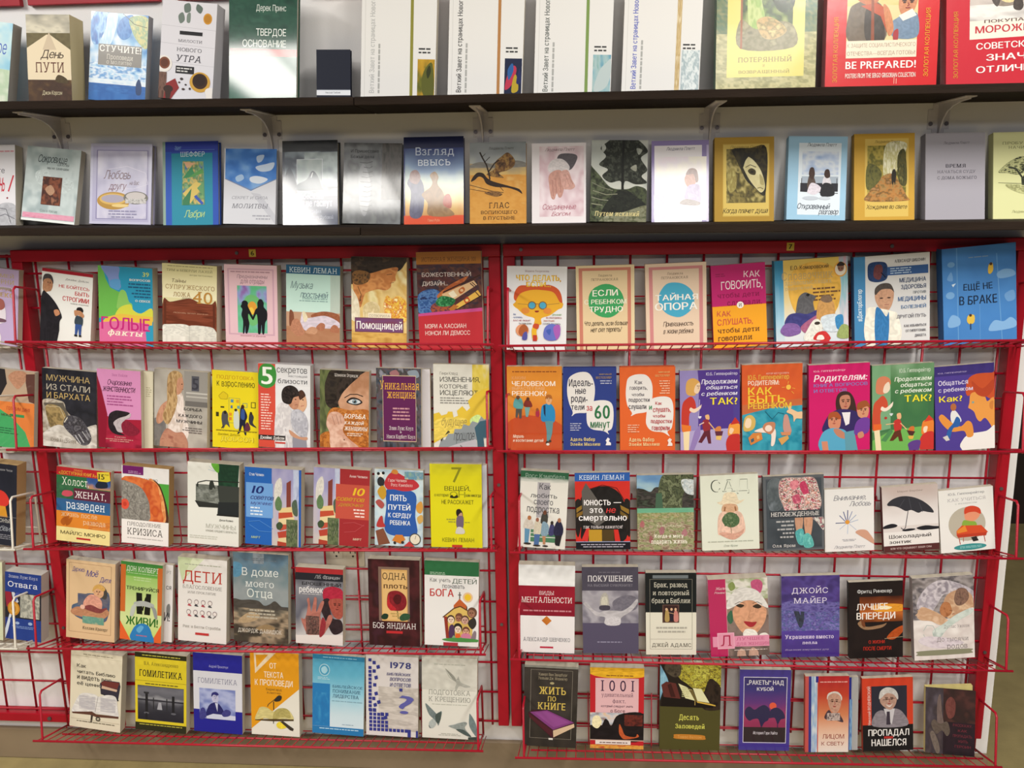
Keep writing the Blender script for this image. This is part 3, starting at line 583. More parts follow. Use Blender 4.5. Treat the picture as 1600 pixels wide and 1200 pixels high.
bk('b3','H','g','b4b0cc','a4a0bc','lavender hardcover with two wedding rings on the cover',[F(0,0,100,100,4,'c4c2d8'),F(10,8,94,94,1.6,'8c86ac'),N(12,9,92,93,'a09cbc c0bcd4 d4d0e0 b0acc8',.7,3,3,3),L([(30,32),(60,28),(90,36),(94,50),(70,56),(30,54)],.5,'e2dcea'),T('Любовь',22,33,66,44,'6a4c58','ih'),T('на Вас',64,46,80,51,'6a4c58','ih'),T('другу',30,50,60,57,'7a5460','ih'),E(39,71,27,11,'b4882c'),E(38,69,22,7,'d8b058'),E(38,68.5,19,5,'a8a0b0'),E(75,67,20,8,'6c6860'),E(75,65,16,5,'c8c0bc'),N(58,68,92,74,'8c8880 d4d0cc 6a665f',1,10,2,2),E(50,77,14,2,'e4c880'),K(26,82,82,93,3,'8c88a8','c')])
bk('b4','H','m','2f50a8','28489c','blue and teal hardcover with a green mountain picture panel',[R(0,0,5,100,'8fa898'),R(5,0,16,100,'3058b4'),R(16,14,90,100,'2a8ca4'),R(90,14,100,100,'2f54b0'),R(5,0,100,12,'2c3c9c'),L([(22,10),(94,10)],.5,'6a94c4'),T('Эдит',22,5,34,9,'88b0d8','i'),T('ШЕФФЕР',32,12,76,18,'cfe0e4','s'),P([(36,23),(74,24),(76,76),(34,76)],'5f8f6c'),N(36,24,74,75,'4a9a7c d8b868 3f7c5c 8fb070 4468a0',1,5,6,12),P([(38,24),(60,26),(44,32)],'d8a880'),P([(36,44),(52,30),(60,42)],'3f8c5c'),P([(44,44),(72,32),(74,38)],'5c9c54'),P([(36,62),(60,48),(74,52),(50,74)],'d8be68'),P([(36,70),(52,56),(48,76),(36,76)],'3c7c54'),P([(56,66),(60,64),(74,74),(70,76)],'3c58b0'),P([(62,56),(74,48),(74,66)],'6a9c68'),T('Лабри',38,82,76,91,'b8d890','ih')])
bk('b5','H','m','d2d2d6','c8c8cc','white hardcover with a blue sky envelope flap',[N(2,0,100,58,'2f62ac 3f78c4 5c90d0 88b0dc',.7,4,4,5),S([(62,10),(76,8),(72,16),(64,18)],'b4c8e0'),S([(60,24),(80,20),(96,18),(90,28),(70,30)],'c4d4e6'),S([(50,38),(64,36),(84,40),(70,46),(52,44)],'d8e0ea'),S([(22,38),(34,34),(38,40),(26,44)],'a8c4e2'),P([(0,40),(52,56),(100,40),(100,100),(0,100)],'d6d6da'),L([(2,40),(52,55),(100,40)],1.6,'7c86a0'),P([(52,58),(70,60),(100,88),(100,100)],'c6c6cc'),T('СЕКРЕТ И СИЛА',16,63,84,67,'94949c','i'),T('МОЛИТВЫ',16,73,86,79,'74747c','si'),K(50,87,90,95,2,'a8a8b0','r')])
bk('b6','H','w','3c4250','282c34','dark slate hardcover with a pale square picture of a mountain peak',[N(4,13,100,66,'565e6a 3c4450 8c98a0 6c7880',.8,3,4,8),R(0,0,100,13,'121416'),N(40,14,100,55,'7c868c b4c0c0 94a0a2 606a72',.8,3,3,4),S([(4,66),(6,40),(14,32),(26,52),(24,66)],'3a424e'),F(26,22,73,60,.8,'d8dce0'),N(27,22.5,72,59.5,'b8c0bc 98a4a4 788488',.6,3,3,5),S([(27,52),(44,46),(54,36),(64,42),(72,56),(72,59),(27,59)],'525c64'),L([(52,44),(55,38)],1.4,'f0f2f0'),R(4,66,100,100,'484e62'),T('Небесные',24,63,74,69,'e4e6ec','s'),T('искры не гаснут',8,72,90,78,'e4e6ec','s'),T('Автобиография',28,82,70,86,'b4bac8','s'),T('Степан Герасимович Дубовой',8,89,92,93,'b4bac8','s')])
bk('b7','H','w','7c7f84','5c5e62','grey shrink-wrapped hardcover with a silvery crinkled photo',[N(0,0,100,100,'686a6e 7c7e80 585a5c 8c8e8c',.8,5,6,7),N(66,0,100,70,'4c4a48 605c58 3c3a38',.9,8,8,4),S([(26,40),(34,26),(44,40),(48,60),(40,90),(30,80)],'8c8e90')]+[L([(28+(i*7)%9,24+i*6),(40+(i*5)%7,25+i*6),(50,23+i*6)],1.1,'2c2e30') for i in range(11)]+[T('И Пришествие',12,8,60,12,'141619','b'),T('Божьи дела',12,15,52,19,'141619','b')])
bk('b8','H','w','2c3470','1c2250','navy hardcover with a family silhouette at sunset and an orange foot band',[N(2,0,100,90,'1e2450 2c3c78 7c94b4 c8d4b4 d8b46c c87a4c',.12,3,2,3),R(0,0,100,13,'1a2048'),R(0,90,100,100,'d8502c'),T('Взгляд',20,12,84,21,'c8d2e0','s'),T('ввысь',24,26,78,33,'d8e0e8','s'),S([(10,90),(12,64),(6,52),(16,42),(26,46),(34,60),(30,90)],'5c5c74'),S([(10,50),(12,40),(22,38),(28,46),(22,54)],'8c6c68'),S([(30,66),(44,58),(48,52),(44,44),(52,40),(58,46),(56,54),(66,64),(70,78),(84,90),(42,90),(40,76)],'94724c'),S([(66,78),(68,68),(76,66),(80,74),(78,82)],'a8503c'),T('Павел Рубе',40,94,60,97,'e8a880','')])
bk('b9','H','m','cf9c50','c49450','ochre hardcover with a bare desert tree on dunes',[N(0,0,100,30,'7c8484 94989a b4b4a8',.4,3,2,4),N(0,26,100,46,'8a8478 c8a868 d4b070',.5,4,2,3),Q([(0,28),(20,24),(50,28),(80,23),(100,26),(100,31),(0,31)],'6f6c68 7c7870 8c867c',1,8,2,3),N(0,40,100,100,'d4a860 c88c3c d09848 c48434',.7,6,9,7),Q([(30,40),(44,33),(46,24),(56,18),(68,13),(80,22),(78,30),(66,35),(52,38),(60,44)],'3c2a1c 5c4028 7c5830 a07c44 4a3424',1,10,8,9),L([(36,46),(34,38),(30,28),(22,18),(18,12)],2.6,'2c2018'),L([(34,36),(44,26),(52,22)],2.2,'2c2018'),L([(27,24),(36,18)],1.2,'2c2018'),L([(22,18),(28,14)],1,'2c2018'),S([(2,48),(6,42),(14,37),(24,38),(30,43),(38,47),(50,50),(70,54),(88,58),(93,64),(84,60),(66,56),(46,55),(30,51),(24,44),(16,42),(9,46)],'2e2018'),L([(0,52),(20,56),(40,60),(60,62)],1.1,'4a3420'),L([(0,57),(30,61),(46,66)],.9,'5c4024'),L([(50,52),(60,60)],1,'3c2a1c'),Q([(26,62),(44,60),(58,64),(46,67)],'4a3420 8c6438 5c4024',1,8,3,2),T('Людмила Плетт',34,6,78,9,'4c4844','s'),T('ГЛАС',34,74,70,81,'3c2818','s'),T('ВОПИЮЩЕГО',20,84,84,88,'4c3018','s'),T('В ПУСТЫНЕ',24,91,80,95,'4c3018','s')])
bk('b10','P','g','e4dcdc','d4ccc8','white and pink paperback with a pair of clasped hands',[N(14,4,96,92,'d8bcc0 e8d8da d0b0b6 ece0e0',.8,3,3,5),T('Людмила Плетт',24,6,80,10,'7c6064','ih'),S([(48,24),(52,14),(78,14),(84,20),(70,34)],'4c4448'),S([(30,34),(36,22),(56,20),(70,30),(62,38),(44,38)],'cfc6c4'),S([(32,52),(32,40),(44,34),(56,36),(60,52),(56,66),(50,68),(46,62),(42,70),(36,68)],'c08c7c'),S([(52,38),(66,34),(74,46),(80,54),(74,58),(66,58),(58,56)],'c8988a'),L([(44,44),(46,64)],.8,'9c6458'),L([(38,46),(40,66)],.8,'9c6458'),L([(52,44),(54,62)],.8,'9c6458'),L([(62,40),(70,54)],.7,'a06c60'),L([(66,38),(76,52)],.7,'a06c60'),T('Соединенные',20,76,82,83,'b06c78','ih'),T('Богом',36,86,72,91,'b06c78','ih')])
bk('b11','H','m','2c3028','1c1c1a','dark hardcover with a black fir tree on a rocky slope',[N(0,0,100,66,'a8aca8 b8bcb4 c8c8bc 98a098',.5,4,4,3),Q([(-4,44),(-4,30),(14,42),(36,58),(64,60),(84,56),(104,66),(104,104),(-4,104)],'3c4430 5c6448 24281c 4a5236 1c2016',1,14,10,8),Q([(50,-12),(70,-6),(90,4),(100,14),(88,22),(100,36),(90,44),(100,52),(80,54),(62,50),(58,58),(52,50),(34,52),(20,44),(30,36),(14,30),(26,20),(16,10),(32,0)],'14160f 2a2e24 181a14 4c5044 10120c',1,16,16,6),Q([(20,4),(26,10),(18,16)],'a8aca4 c4c8c0',1,3,3,4),Q([(80,10),(90,12),(84,18)],'b0b4a8 8c9084',1,3,3,5),Q([(70,34),(80,30),(80,38)],'b0b0a0 8c8c7c',1,3,3,6),L([(57,-2),(56,30),(57,64)],4.4,'12130d'),Q([(20,92),(34,72),(56,60),(80,68),(104,84),(80,94),(50,98)],'14160f 20241a 0f110b 2c3022',1,8,6,7),L([(2,52),(20,58),(40,62)],1.2,'7c7c68'),L([(4,62),(28,67),(48,66)],1.5,'84846c'),L([(2,70),(18,73),(32,74)],1.2,'8c8c78'),L([(2,78),(22,80)],1.8,'84846c'),Q([(30,92),(60,88),(104,80),(104,104),(20,104)],'5c5c40 84846a 444a2c a0a084',1,8,4,4),T('Путем исканий',8,87,88,93,'d8c88c','sbi')])
bk('b12','H','w','8878ac','746898','lilac hardcover with a praying girl in a pale panel',[R(5,6,88,100,'ece6e8'),N(8,20,96,98,'f0e8e4 f4eee0 ece2e8 f0dce4',.8,3,3,8),R(96,6,100,100,'b8acd0'),T('Людмила Плетт',26,8,76,12,'4c4468','i'),S([(60,54),(58,46),(66,38),(76,38),(80,46),(74,56),(66,58)],'c09080'),S([(60,42),(66,35),(78,36),(82,48),(78,52),(74,42),(66,42)],'8c7068'),S([(58,74),(62,58),(72,54),(84,56),(86,76),(72,80)],'b8acc8'),S([(50,78),(60,72),(84,76),(80,80)],'a09490'),N(4,66,24,96,'e8e0ea c0b4c8 f0e8f0',1,8,9,3),T('Роман',72,86,86,88,'b0a0b4','i')])
bk('b13','H','m','a8842c','947424','gold hardcover with a sepia face emerging from shadow',[F(14,8,92,94,1.2,'c4a44c'),R(15,9,91,93,'d0b45c'),N(20,14,86,78,'5c5228 8c7c40 3c3418 70642f b4a464 4c4420',.95,6,7,9),Q([(30,14),(60,13),(87,13),(87,60),(82,70),(70,62),(54,52),(44,38),(36,26)],'2c2610 1c180a 3c3416 241e0c',1,6,6,3),Q([(46,27),(54,23),(66,28),(78,40),(84,54),(84,62),(78,66),(70,61),(60,52),(52,42),(47,34)],'e4dcb0 d8d0a0 c8bc88 b0a470',.6,3,3,5),S([(56,40),(62,37),(69,40),(68,45),(60,44)],'3c3416'),E(63,41.4,3,1.4,'1c180a'),L([(52,36),(60,33),(70,36)],1.2,'3c3416'),S([(76,44),(82,50),(83,57),(77,56),(76,50)],'a89c68'),L([(72,61),(77,60),(82,62)],1.2,'5c5028'),S([(46,26),(52,20),(60,20),(52,28),(48,36),(45,32)],'1c180a'),Q([(22,40),(34,38),(36,60),(24,64)],'a09450 8c7c40 b8ac68',1,5,6,6),T('Людмила Плетт',26,10,80,13,'8c7434','i'),T('Когда плачет душа',14,84,90,90,'3c3014','ih')])
bk('b14','H','m','9cc4dc','84acc4','pale blue hardcover with two women talking on a bench',[R(18,8,90,94,'dde6ec'),N(24,18,86,46,'8ca4cc b4c4dc d8dee4 94acd4',.8,3,3,4),T('Людмила Плетт',32,8,82,12,'3c4450','i'),R(24,48,86,56,'a8b4c0'),R(22,56,86,66,'24242c'),L([(22,66),(86,68)],1.2,'1c1c20'),L([(24,50),(24,62)],1.2,'2c2c30'),L([(84,50),(84,62)],1.2,'2c2c30'),S([(34,62),(36,48),(42,46),(48,56),(44,64)],'54443c'),S([(36,46),(38,38),(44,38),(46,46),(42,52)],'443028'),S([(34,66),(40,56),(52,58),(58,64),(46,70),(36,68)],'dcd4dc'),S([(60,58),(62,48),(70,48),(74,58)],'dcd8dc'),S([(62,46),(64,40),(70,40),(72,48),(66,50)],'3c2820'),S([(56,66),(62,56),(76,58),(80,70),(60,72)],'1c1c20'),E(40,74,14,2.4,'c0c8d0'),E(64,74,10,2,'c8d0d6'),T('Откровенный',18,80,74,87,'444c58','ih'),T('разговор',54,88,88,93,'444c58','ih')])
bk('b15','H','m','c89c38','b48c30','gold hardcover with a lone walker on an autumn path',[R(18,6,90,96,'d8b85c'),N(22,14,86,78,'7c7430 b4a048 5c5c24 8c7c34',.95,8,9,3),Q([(54,12),(87,12),(76,34),(64,50),(52,52),(48,40)],'d8d4a4 e8e4c4 c0b878 f0ecd4',1,8,4,6),P([(48,49),(68,47),(86,78),(22,78)],'94703c'),Q([(46,50),(66,48),(87,72),(87,78),(21,78),(24,68)],'8c6c38 a8844c b87c3c 6c5428 b08050',1,9,8,8),S([(62,54),(62.5,45),(66,41),(69.5,45),(69,54),(67.5,60),(66,56),(64,60)],'241f14'),Q([(72,26),(84,20),(87,58),(74,56)],'4c4c28 5c5424 34381c 7c743c',1,6,8,2),Q([(21,38),(34,36),(46,46),(38,58),(21,64)],'4c4c20 6c6830 3c4020',1,6,6,7),T('Людмила Плетт',34,8,76,11,'7c6428','i'),T('Хождение во свете',20,82,88,87,'4c3c14','ih')])
bk('b16','H','m','a4a0a8','8c8890','plain grey hardcover with dark title lines',[T('Людмила Плетт',30,10,74,13,'5c5860','i'),T('ВРЕМЯ',34,36,68,40,'34303c','sb'),T('НАЧАТЬСЯ СУДУ',20,43,84,46.4,'5c5862','s'),T('С ДОМА БОЖЬЕГО',20,50,86,53.4,'4c4852','s')])
bk('b17','H','m','d8d8a0','bcbc88','pale yellow hardcover with an ink tree at the right end of the second shelf',[T('ПРОБУЖДЕНИЕ',14,11,92,14,'74744c','s'),T('НАЧИНАЕТСЯ',24,16,84,19,'74744c','s'),Q([(8,46),(18,38),(30,32),(46,28),(66,32),(82,38),(92,46),(76,48),(60,44),(40,49),(22,47)],'34382a 6c7048 c8c890 4c5034 2c3022',1,14,8,4),L([(47,62),(46,52),(36,42),(24,40)],3,'34382a'),L([(46,54),(56,44),(70,40)],2.4,'34382a'),L([(48,62),(50,50)],3,'2c3022'),L([(8,58),(90,61)],.8,'54583c'),Q([(20,60),(60,62),(86,66),(60,72),(34,68)],'b4b480 8c8c5c c8c890 6c6c44',1,9,3,2),T('Людмила Плетт',30,90,74,93,'8c8c60','i')])
# first basket row
G='books in the upper wire trays'
bk('c0','P','m','b8a4c8','8c7ca4','mauve paperback with gold lettering behind the white wire side at the left edge',[N(0,0,100,24,'a894b4 b4a0be',.8,3,2,3),T('СЕМЕЙ',52,6,92,12,'b09c5c','s'),T('КОРНИ',52,15,92,21,'b09c5c','s'),T('МАРИЙ',52,24,92,30,'b89c50','s'),T('СЕКС',60,33,92,39,'c0a04c','sb'),S([(40,100),(44,58),(62,46),(76,52),(78,72),(66,80),(70,100)],'dcd4dc'),S([(58,50),(64,42),(74,44),(76,54),(66,58)],'9c5c54'),E(66,72,14,3,'6c4c5c')])
bk('c1','P','m','e2e2de','a8242c','white paperback with a woman in a black suit and a small boy',[R(0,0,100,5,'9c1c2a'),T('Джеймс Добсон',46,11,92,14,'4c4848','i'),T('НЕ БОЙТЕСЬ',34,20,94,26,'b8282c','b'),T('БЫТЬ',66,29,94,35,'b8282c','b'),T('СТРОГИМИ',42,38,94,45,'b8282c','b'),T('НОВОЕ ИЗДАНИЕ',58,47,94,49,'8c8884',''),S([(2,18),(6,9),(18,9),(23,18),(20,24),(6,25)],'403a3c'),S([(3,33),(4,18),(16,15),(22,22),(20,31),(13,35)],'a87858'),P([(4,30),(14,32),(15,40),(6,40)],'b08464'),P([(8,36),(16,34),(24,48),(20,54)],'dcdcdc'),S([(0,44),(4,34),(10,36),(22,44),(34,56),(42,70),(38,78),(34,100),(-1,100),(-1,60)],'1c1a20'),S([(26,62),(34,60),(38,66),(30,70)],'b8805c'),S([(70,58),(72,53),(80,52),(84,57),(80,61),(72,61)],'1c181a'),S([(68,66),(66,58),(72,57),(80,58),(86,64),(82,68),(74,64)],'b4805c'),S([(68,78),(70,66),(80,66),(84,70),(82,80)],'34404a'),P([(69,78),(82,78),(81,94),(77,94),(76,84),(73,94),(69,94)],'34508c'),R(68,94,74,97,'222'),R(77,94,82,97,'222')]+face(15,22,5,5))
bk('c2','P','g','5cb44c','c45c94','bright green-blue-pink paperback with layered face profiles',[R(0,0,100,100,'2c94b8'),P([(0,0),(8,0),(14,18),(22,30),(40,36),(34,52),(38,66),(16,72),(0,74)],'6cb450'),S([(6,0),(38,0),(38,14),(42,28),(34,32),(22,28),(18,16)],'7c90c8'),S([(22,20),(40,18),(40,30),(36,33),(24,29)],'5c9cd0'),S([(34,52),(40,34),(50,34),(56,48),(62,52),(60,62),(36,60)],'88c060'),S([(38,58),(58,52),(64,60),(78,64),(98,56),(102,74),(60,78),(30,74)],'d0d048'),P([(14,72),(40,66),(100,68),(98,80),(0,84)],'e0b848'),P([(0,80),(40,76),(92,78),(86,100),(0,100)],'d86c9c'),P([(88,100),(86,90),(96,82),(100,80),(100,100)],'3098bc'),T('ГОЛЫЕ',4,71,94,89,'c02878','b'),T('факты',16,89,82,97,'f0e8d4','sbi'),T('39',82,6,94,12,'c8dc6c','b'),T('ВОПРОСОВ',58,16,96,19,'e8ece4','b'),K(54,21,96,43,5,'24587c','r'),T('О СЕКСЕ',68,45,96,48,'e8ece4','b')])
bk('c3','P','m','dfd8a8','d8d4b8','cream paperback with a carved wooden headboard and a large 40',[N(0,0,100,46,'d4cc94 e4dcae ece6c4',.1,2,2,2),K(10,2,92,4,1,'8c8660','c'),T('ТИМ и БЕВЕРЛИ ЛАХЕЙ',8,6,92,10,'7c7854','s'),T('авторы бестселлера',50,13,92,15,'8c8660','i'),T('Тайны',18,20,44,25,'6c5840','i'),T('СУПРУЖЕСКОГО',6,28,96,34,'9c7c48','s'),T('ЛОЖА',20,38,52,44,'9c7c48','s'),T('после',36,45,54,48,'7c6c50','si'),S([(2,100),(2,50),(14,52),(36,48),(52,46),(70,51),(90,52),(99,50),(99,100)],'6e3420'),N(4,53,97,82,'70341e 80402a 5c2816 7a3c24',.7,2,9,5),R(3,53,7,84,'5c2a18'),R(93,53,97,84,'5c2a18'),T('40',56,36,92,52,'b8863c','s'),T('ЛЮБОВЬ ВСЕЙ ЖИЗНИ',20,65,84,67,'c09478',''),S([(0,86),(10,83),(48,83),(50,100),(-1,100)],'d8d6cc'),S([(48,84),(86,83),(98,88),(100,100),(48,100)],'d0cec4'),L([(50,83),(50,100)],.6,'a8a69c')])
bk('c4','P','m','dcb8c0','d0b0b4','pink paperback with two black silhouettes holding hands',[F(6,5,94,95,3,'c8a0b0'),T('Предназначены',24,13,82,18,'8c6c78','i'),T('для отрады',30,20,76,25,'8c6c78','i'),N(24,28,80,92,'8c58a0 8c9ccc 58b47c 70b8a0 7c70b8',.7,3,3,10),S([(34,60),(40,44),(52,40),(66,46),(72,64),(60,80),(46,80)],'6cb470'),E(52,58,9,9,'d89838'),E(50,62,5,5,'e4c048'),S([(33,92),(34,76),(31,68),(33,60),(30,56),(36,50),(42,50),(44,56),(48,62),(54,72),(52,74),(45,66),(44,72),(46,80),(42,92),(38,92),(38,82),(36,92)],'14141a'),E(38,52,6,4,'14141a'),S([(62,92),(62,78),(60,66),(54,74),(52,72),(58,60),(62,57),(62,50),(68,46),(74,50),(74,56),(80,62),(80,72),(76,78),(74,92),(70,92),(69,80),(67,92)],'14141a'),E(68,49,4.6,3.6,'14141a'),K(12,8,88,11,1,'a8808c','c'),T('Филипп и Диана',28,95,76,97,'a8707c','h')])
bk('c5','P','m','b8d8d0','a8bcb4','pale mint paperback with bare feet on a rumpled bed',[N(0,0,84,64,'acd0c8 bcdcd2 c8e4da',.2,2,2,2),N(82,11,100,66,'a8beb4 b4c4ba c0c8bc',.4,2,2,2),R(0,0,100,12,'23587c'),T('КЕВИН ЛЕМАН',6,3,94,10,'c8d8dc','s'),T('Музыка',8,22,50,32,'6c8488','ih'),T('простыней',26,35,78,44,'5c7880','ih'),K(22,44,78,50,2,'88a8a4','r'),R(0,64,100,100,'bc9478'),S([(6,64),(10,62),(14,68),(14,84),(6,84)],'7c4a34'),S([(46,68),(70,62),(98,66),(100,80),(60,76)],'94583c'),N(0,84,100,100,'a87454 b08060 9c6848',.7,4,2,3),S([(26,80),(30,64),(38,72),(72,68),(98,76),(98,84),(60,86),(40,90),(30,86)],'cfc4d0'),S([(30,66),(34,63),(40,72),(34,78)],'e0d4b4'),S([(8,88),(12,76),(22,74),(30,84),(34,94),(22,98),(14,94)],'b47c60'),S([(36,92),(46,84),(58,86),(54,94)],'c09070'),S([(56,84),(64,78),(72,80),(70,88),(60,88)],'a86c50'),S([(82,86),(88,80),(96,82),(98,90),(84,90)],'a86c50')])
bk('c6','P','m','d4b870','2c2418','warm yellow paperback with a bowing woman and orange flowers',[N(0,0,100,100,'d8c88c e8dcaa d0a85c e2c888 c8a060',.9,4,5,6),Q([(-4,30),(-4,-4),(100,-4),(96,8),(86,16),(70,18),(44,22),(24,26),(8,32)],'201916 352a22 28201c 4a3a2c 181210',1,7,4,5),Q([(4,26),(22,22),(44,18),(62,14),(84,12),(80,22),(80,28),(73,30),(71,36),(62,40),(48,39),(32,42),(24,46),(16,62),(6,48)],'c8844c b87440 d49458 a8663a c07c48',.9,4,4,3),Q([(2,20),(16,16),(34,20),(30,30),(16,34),(4,32)],'4a3a2a 6c4c2c 8c6438 3c2c20',1,6,5,8),L([(64,21),(74,20)],1.2,'4a3020'),L([(70,31),(77,30)],1,'8c4830'),Q([(-2,40),(8,46),(14,58),(14,78),(-2,74)],'e6dcc4 d8ccb0 f0e8d4',1,3,4,4),L([(12,36),(18,46),(15,54),(18,52)],1,'3c2c18'),Q([(22,60),(40,54),(52,62),(44,76),(24,78)],'e0d0a4 c8b484 ecdcb4',1,4,4,7),Q([(58,58),(64,46),(74,50),(84,46),(100,54),(100,76),(86,80),(74,78),(62,72)],'e0a838 f0dc78 d06c24 e8c850 c85c20 f4ecb0',1,6,6,9),R(30,68,72,78,'e8dcc0'),T('СОТВОРИЛА',32,70,70,73,'8c7c68','s'),T('ЕГО',46,74,58,77,'8c7c68','s'),R(6,74,94,92,'6c3c54'),N(8,75,92,91,'7c3c48 704874 80506c',.6,3,2,3),T('Помощницей',9,78,92,88,'f0ece8','b'),N(0,92,100,100,'b8883c d8b060 a8742c',.9,5,2,3)])
bk('c7','P','g','b43034','8c2428','red paperback with two crossed crayons and an ochre top, rightmost in its tray',[R(0,0,100,14,'a86c24'),T('ИСТИННАЯ ЖЕНЩИНА 101',8,6,92,11,'5c3814','s'),N(0,14,100,70,'2c2024 4c2c2c 5c3430 302c38 6c4434 3c2830',.95,6,7,11),Q([(-4,60),(4,46),(26,42),(38,50),(30,66),(4,70)],'3c64a0 2c4c84 5c84b8 34508c 242c4c',1,7,7,3),Q([(30,50),(46,40),(60,34),(80,28),(62,42),(40,54)],'b4602c 9c5030 c87840 7c3c28',1,7,5,5),Q([(20,62),(34,56),(50,60),(44,70),(24,70)],'5c3c54 b0542c 3c3448 7c4438',1,7,5,7),P([(38,48),(88,33),(93,38),(58,54),(42,56)],'d8b488'),P([(48,47),(56,44),(62,50),(54,53)],'e8dcc0'),L([(82,36),(88,40)],1.6,'4c3020'),L([(85,35),(91,39)],1.4,'4c3020'),Q([(28,57),(38,50),(58,54),(52,61),(34,62)],'2c7c44 1c5430 4ca064 245c38',1,6,4,2),S([(64,44),(71,40),(74,44),(67,48)],'b4602c'),E(69,44,2.6,1.6,'d8b488'),P([(56,62),(94,44),(99,50),(62,66)],'dcb050'),L([(90,46),(96,51)],1.6,'5c3c20'),P([(48,65),(56,60),(64,62),(52,69)],'b06c30'),P([(71,55),(78,51),(82,56),(75,60)],'b4502c'),E(76.5,55.5,2.4,1.6,'e8d080'),L([(40,46),(98,27)],2.4,'402820'),L([(60,66),(100,50)],1.6,'302020'),P([(0,70),(100,64),(100,69),(0,74)],'c04c88'),P([(0,73),(100,68),(100,100),(0,100)],'b83038'),T('БОЖЕСТВЕННЫЙ',8,22,84,28,'dccfc8',''),T('ДИЗАЙН...',8,32,48,38,'dccfc8',''),T('МЭРИ А. КАССИАН',10,82,74,87,'ead8d0',''),T('НЭНСИ ЛИ ДЕМОСС',10,90,80,95,'ead8d0','')])
bk('c8','P','m','e0e0e2','d8d8d8','white childrens paperback with a round yellow face in blue glasses',[T('Марина Позднякова',30,5,70,7.6,'7c4c54','s'),S([(16,46),(12,36),(20,26),(34,25),(50,26),(70,24),(86,30),(92,42),(88,50),(50,44)],'c8542c'),S([(14,54),(10,50),(14,47),(22,36),(40,31),(60,31),(78,34),(88,46),(94,48),(92,54),(86,56),(72,64),(58,68),(58,76),(46,76),(46,68),(30,64),(18,56)],'e0a830'),E(42,51,7,5.4,'7c5c3c'),E(42,51,5.5,4.2,'4ca0c0'),E(60,51,7,5.4,'7c5c3c'),E(60,51,5.5,4.2,'4ca0c0'),L([(48,49),(54,49)],1,'7c5c3c'),L([(18,49),(36,50)],1,'a07c3c'),L([(66,50),(88,48)],1,'a07c3c'),E(31,58,7,4,'dc8c3c'),E(68,58,7,4,'dc8c3c'),S([(47,58),(54,58),(52,60),(48,60)],'8c2c24'),T('ЧТО ДЕЛАТЬ,',15,11,90,19,'c07820','bh'),T('ЧТО ДЕЛАТЬ,',16,11.5,89,18.5,'f0cc38','bh'),T('ЕСЛИ...',32,20,74,27,'c07820','bh'),T('ЕСЛИ...',33,20.5,73,26.5,'f0cc38','bh'),T('ВЫ',11,62,15,64,'3c5c9c','b'),T('ПОТЕРЯЛИСЬ',11,66,26,68,'3c5c9c','b'),T('ВАС НЕ ЛЮБЯТ',11,70,40,72,'a8606c','b'),T('ТЫ ОДИН ДОМА',20,74,42,76,'6c5c4c','b'),T('ДРАЗНЯТ',76,62,92,64,'6c9c4c','b'),T('ВЫ ЗАБЛУДИЛИСЬ',66,66,92,68,'a84c50','b'),T('ВАМ СТРАШНО',62,70,80,72,'b45c3c','b'),T('ХОТИТЕ ДРУЖИТЬ',60,74,90,76,'4c4c5c','b'),E(26,84,11,8,'d8946c'),S([(22,80),(30,76),(36,82),(32,90),(26,92),(20,88)],'a85c34'),S([(26,96),(28,88),(34,86),(34,96)],'5454a0'),S([(42,84),(46,76),(52,77),(50,86),(52,96),(44,96)],'e0b030'),S([(44,80),(46,75),(54,76),(52,82)],'c04c2c'),R(44,90,51,98,'b83c30'),S([(62,92),(64,80),(74,75),(86,78),(90,88),(84,96),(70,97)],'6470c0'),S([(78,80),(88,76),(90,86),(84,96)],'a45cb0'),S([(66,84),(74,82),(72,90)],'445cb0')])
bk('c9','P','m','dcc8a0','d0bc94','beige paperback with a green splash circle in a red-brown border',[F(5,3,94,101,6,'c47c68'),R(11,6.5,88,100,'dcc49c'),T('Людмила',38,11,62,14,'6c5848','s'),T('ПЕТРАНОВСКАЯ',26,16,72,19,'6c5848','s'),N(20,26,82,62,'dcc49c dcc49c',0,1,1,1),E(51,44,29,21,'3c9c5c'),S([(24,34),(36,26),(60,25),(76,32),(82,46),(74,58),(58,65),(40,63),(24,54),(21,44)],'3c9c5c'),T('ЕСЛИ',28,30,72,38,'eceadc','bh'),T('С РЕБЕНКОМ',14,42,86,48,'e4e4d0','bh'),T('ТРУДНО',22,51,80,58,'eceadc','bh'),T('Что делать, если больше',14,69,88,75,'3c3024','ih'),T('нет сил терпеть?',24,77,78,83,'3c3024','ih')])
bk('c10','P','m','dcc4ac','d0b8a0','beige paperback with a blue splash circle in a pink border',[F(6,4,94,101,6,'c88484'),R(12,7.5,88,100,'dcc4ac'),T('Людмила',36,11,62,14,'6c5848','s'),T('ПЕТРАНОВСКАЯ',26,16,70,19,'6c5848','s'),S([(26,32),(38,24),(60,25),(76,34),(80,46),(74,58),(56,66),(36,62),(24,52),(21,42)],'48a4c4'),T('ТАЙНАЯ',16,36,86,45,'f0ece4','b'),T('ОПОРА',15,48,85,57,'f0ece4','b'),T('Привязанность',28,71,78,77,'4c3c34','ih'),T('в жизни ребенка',28,80,78,86,'4c3c34','ih')])
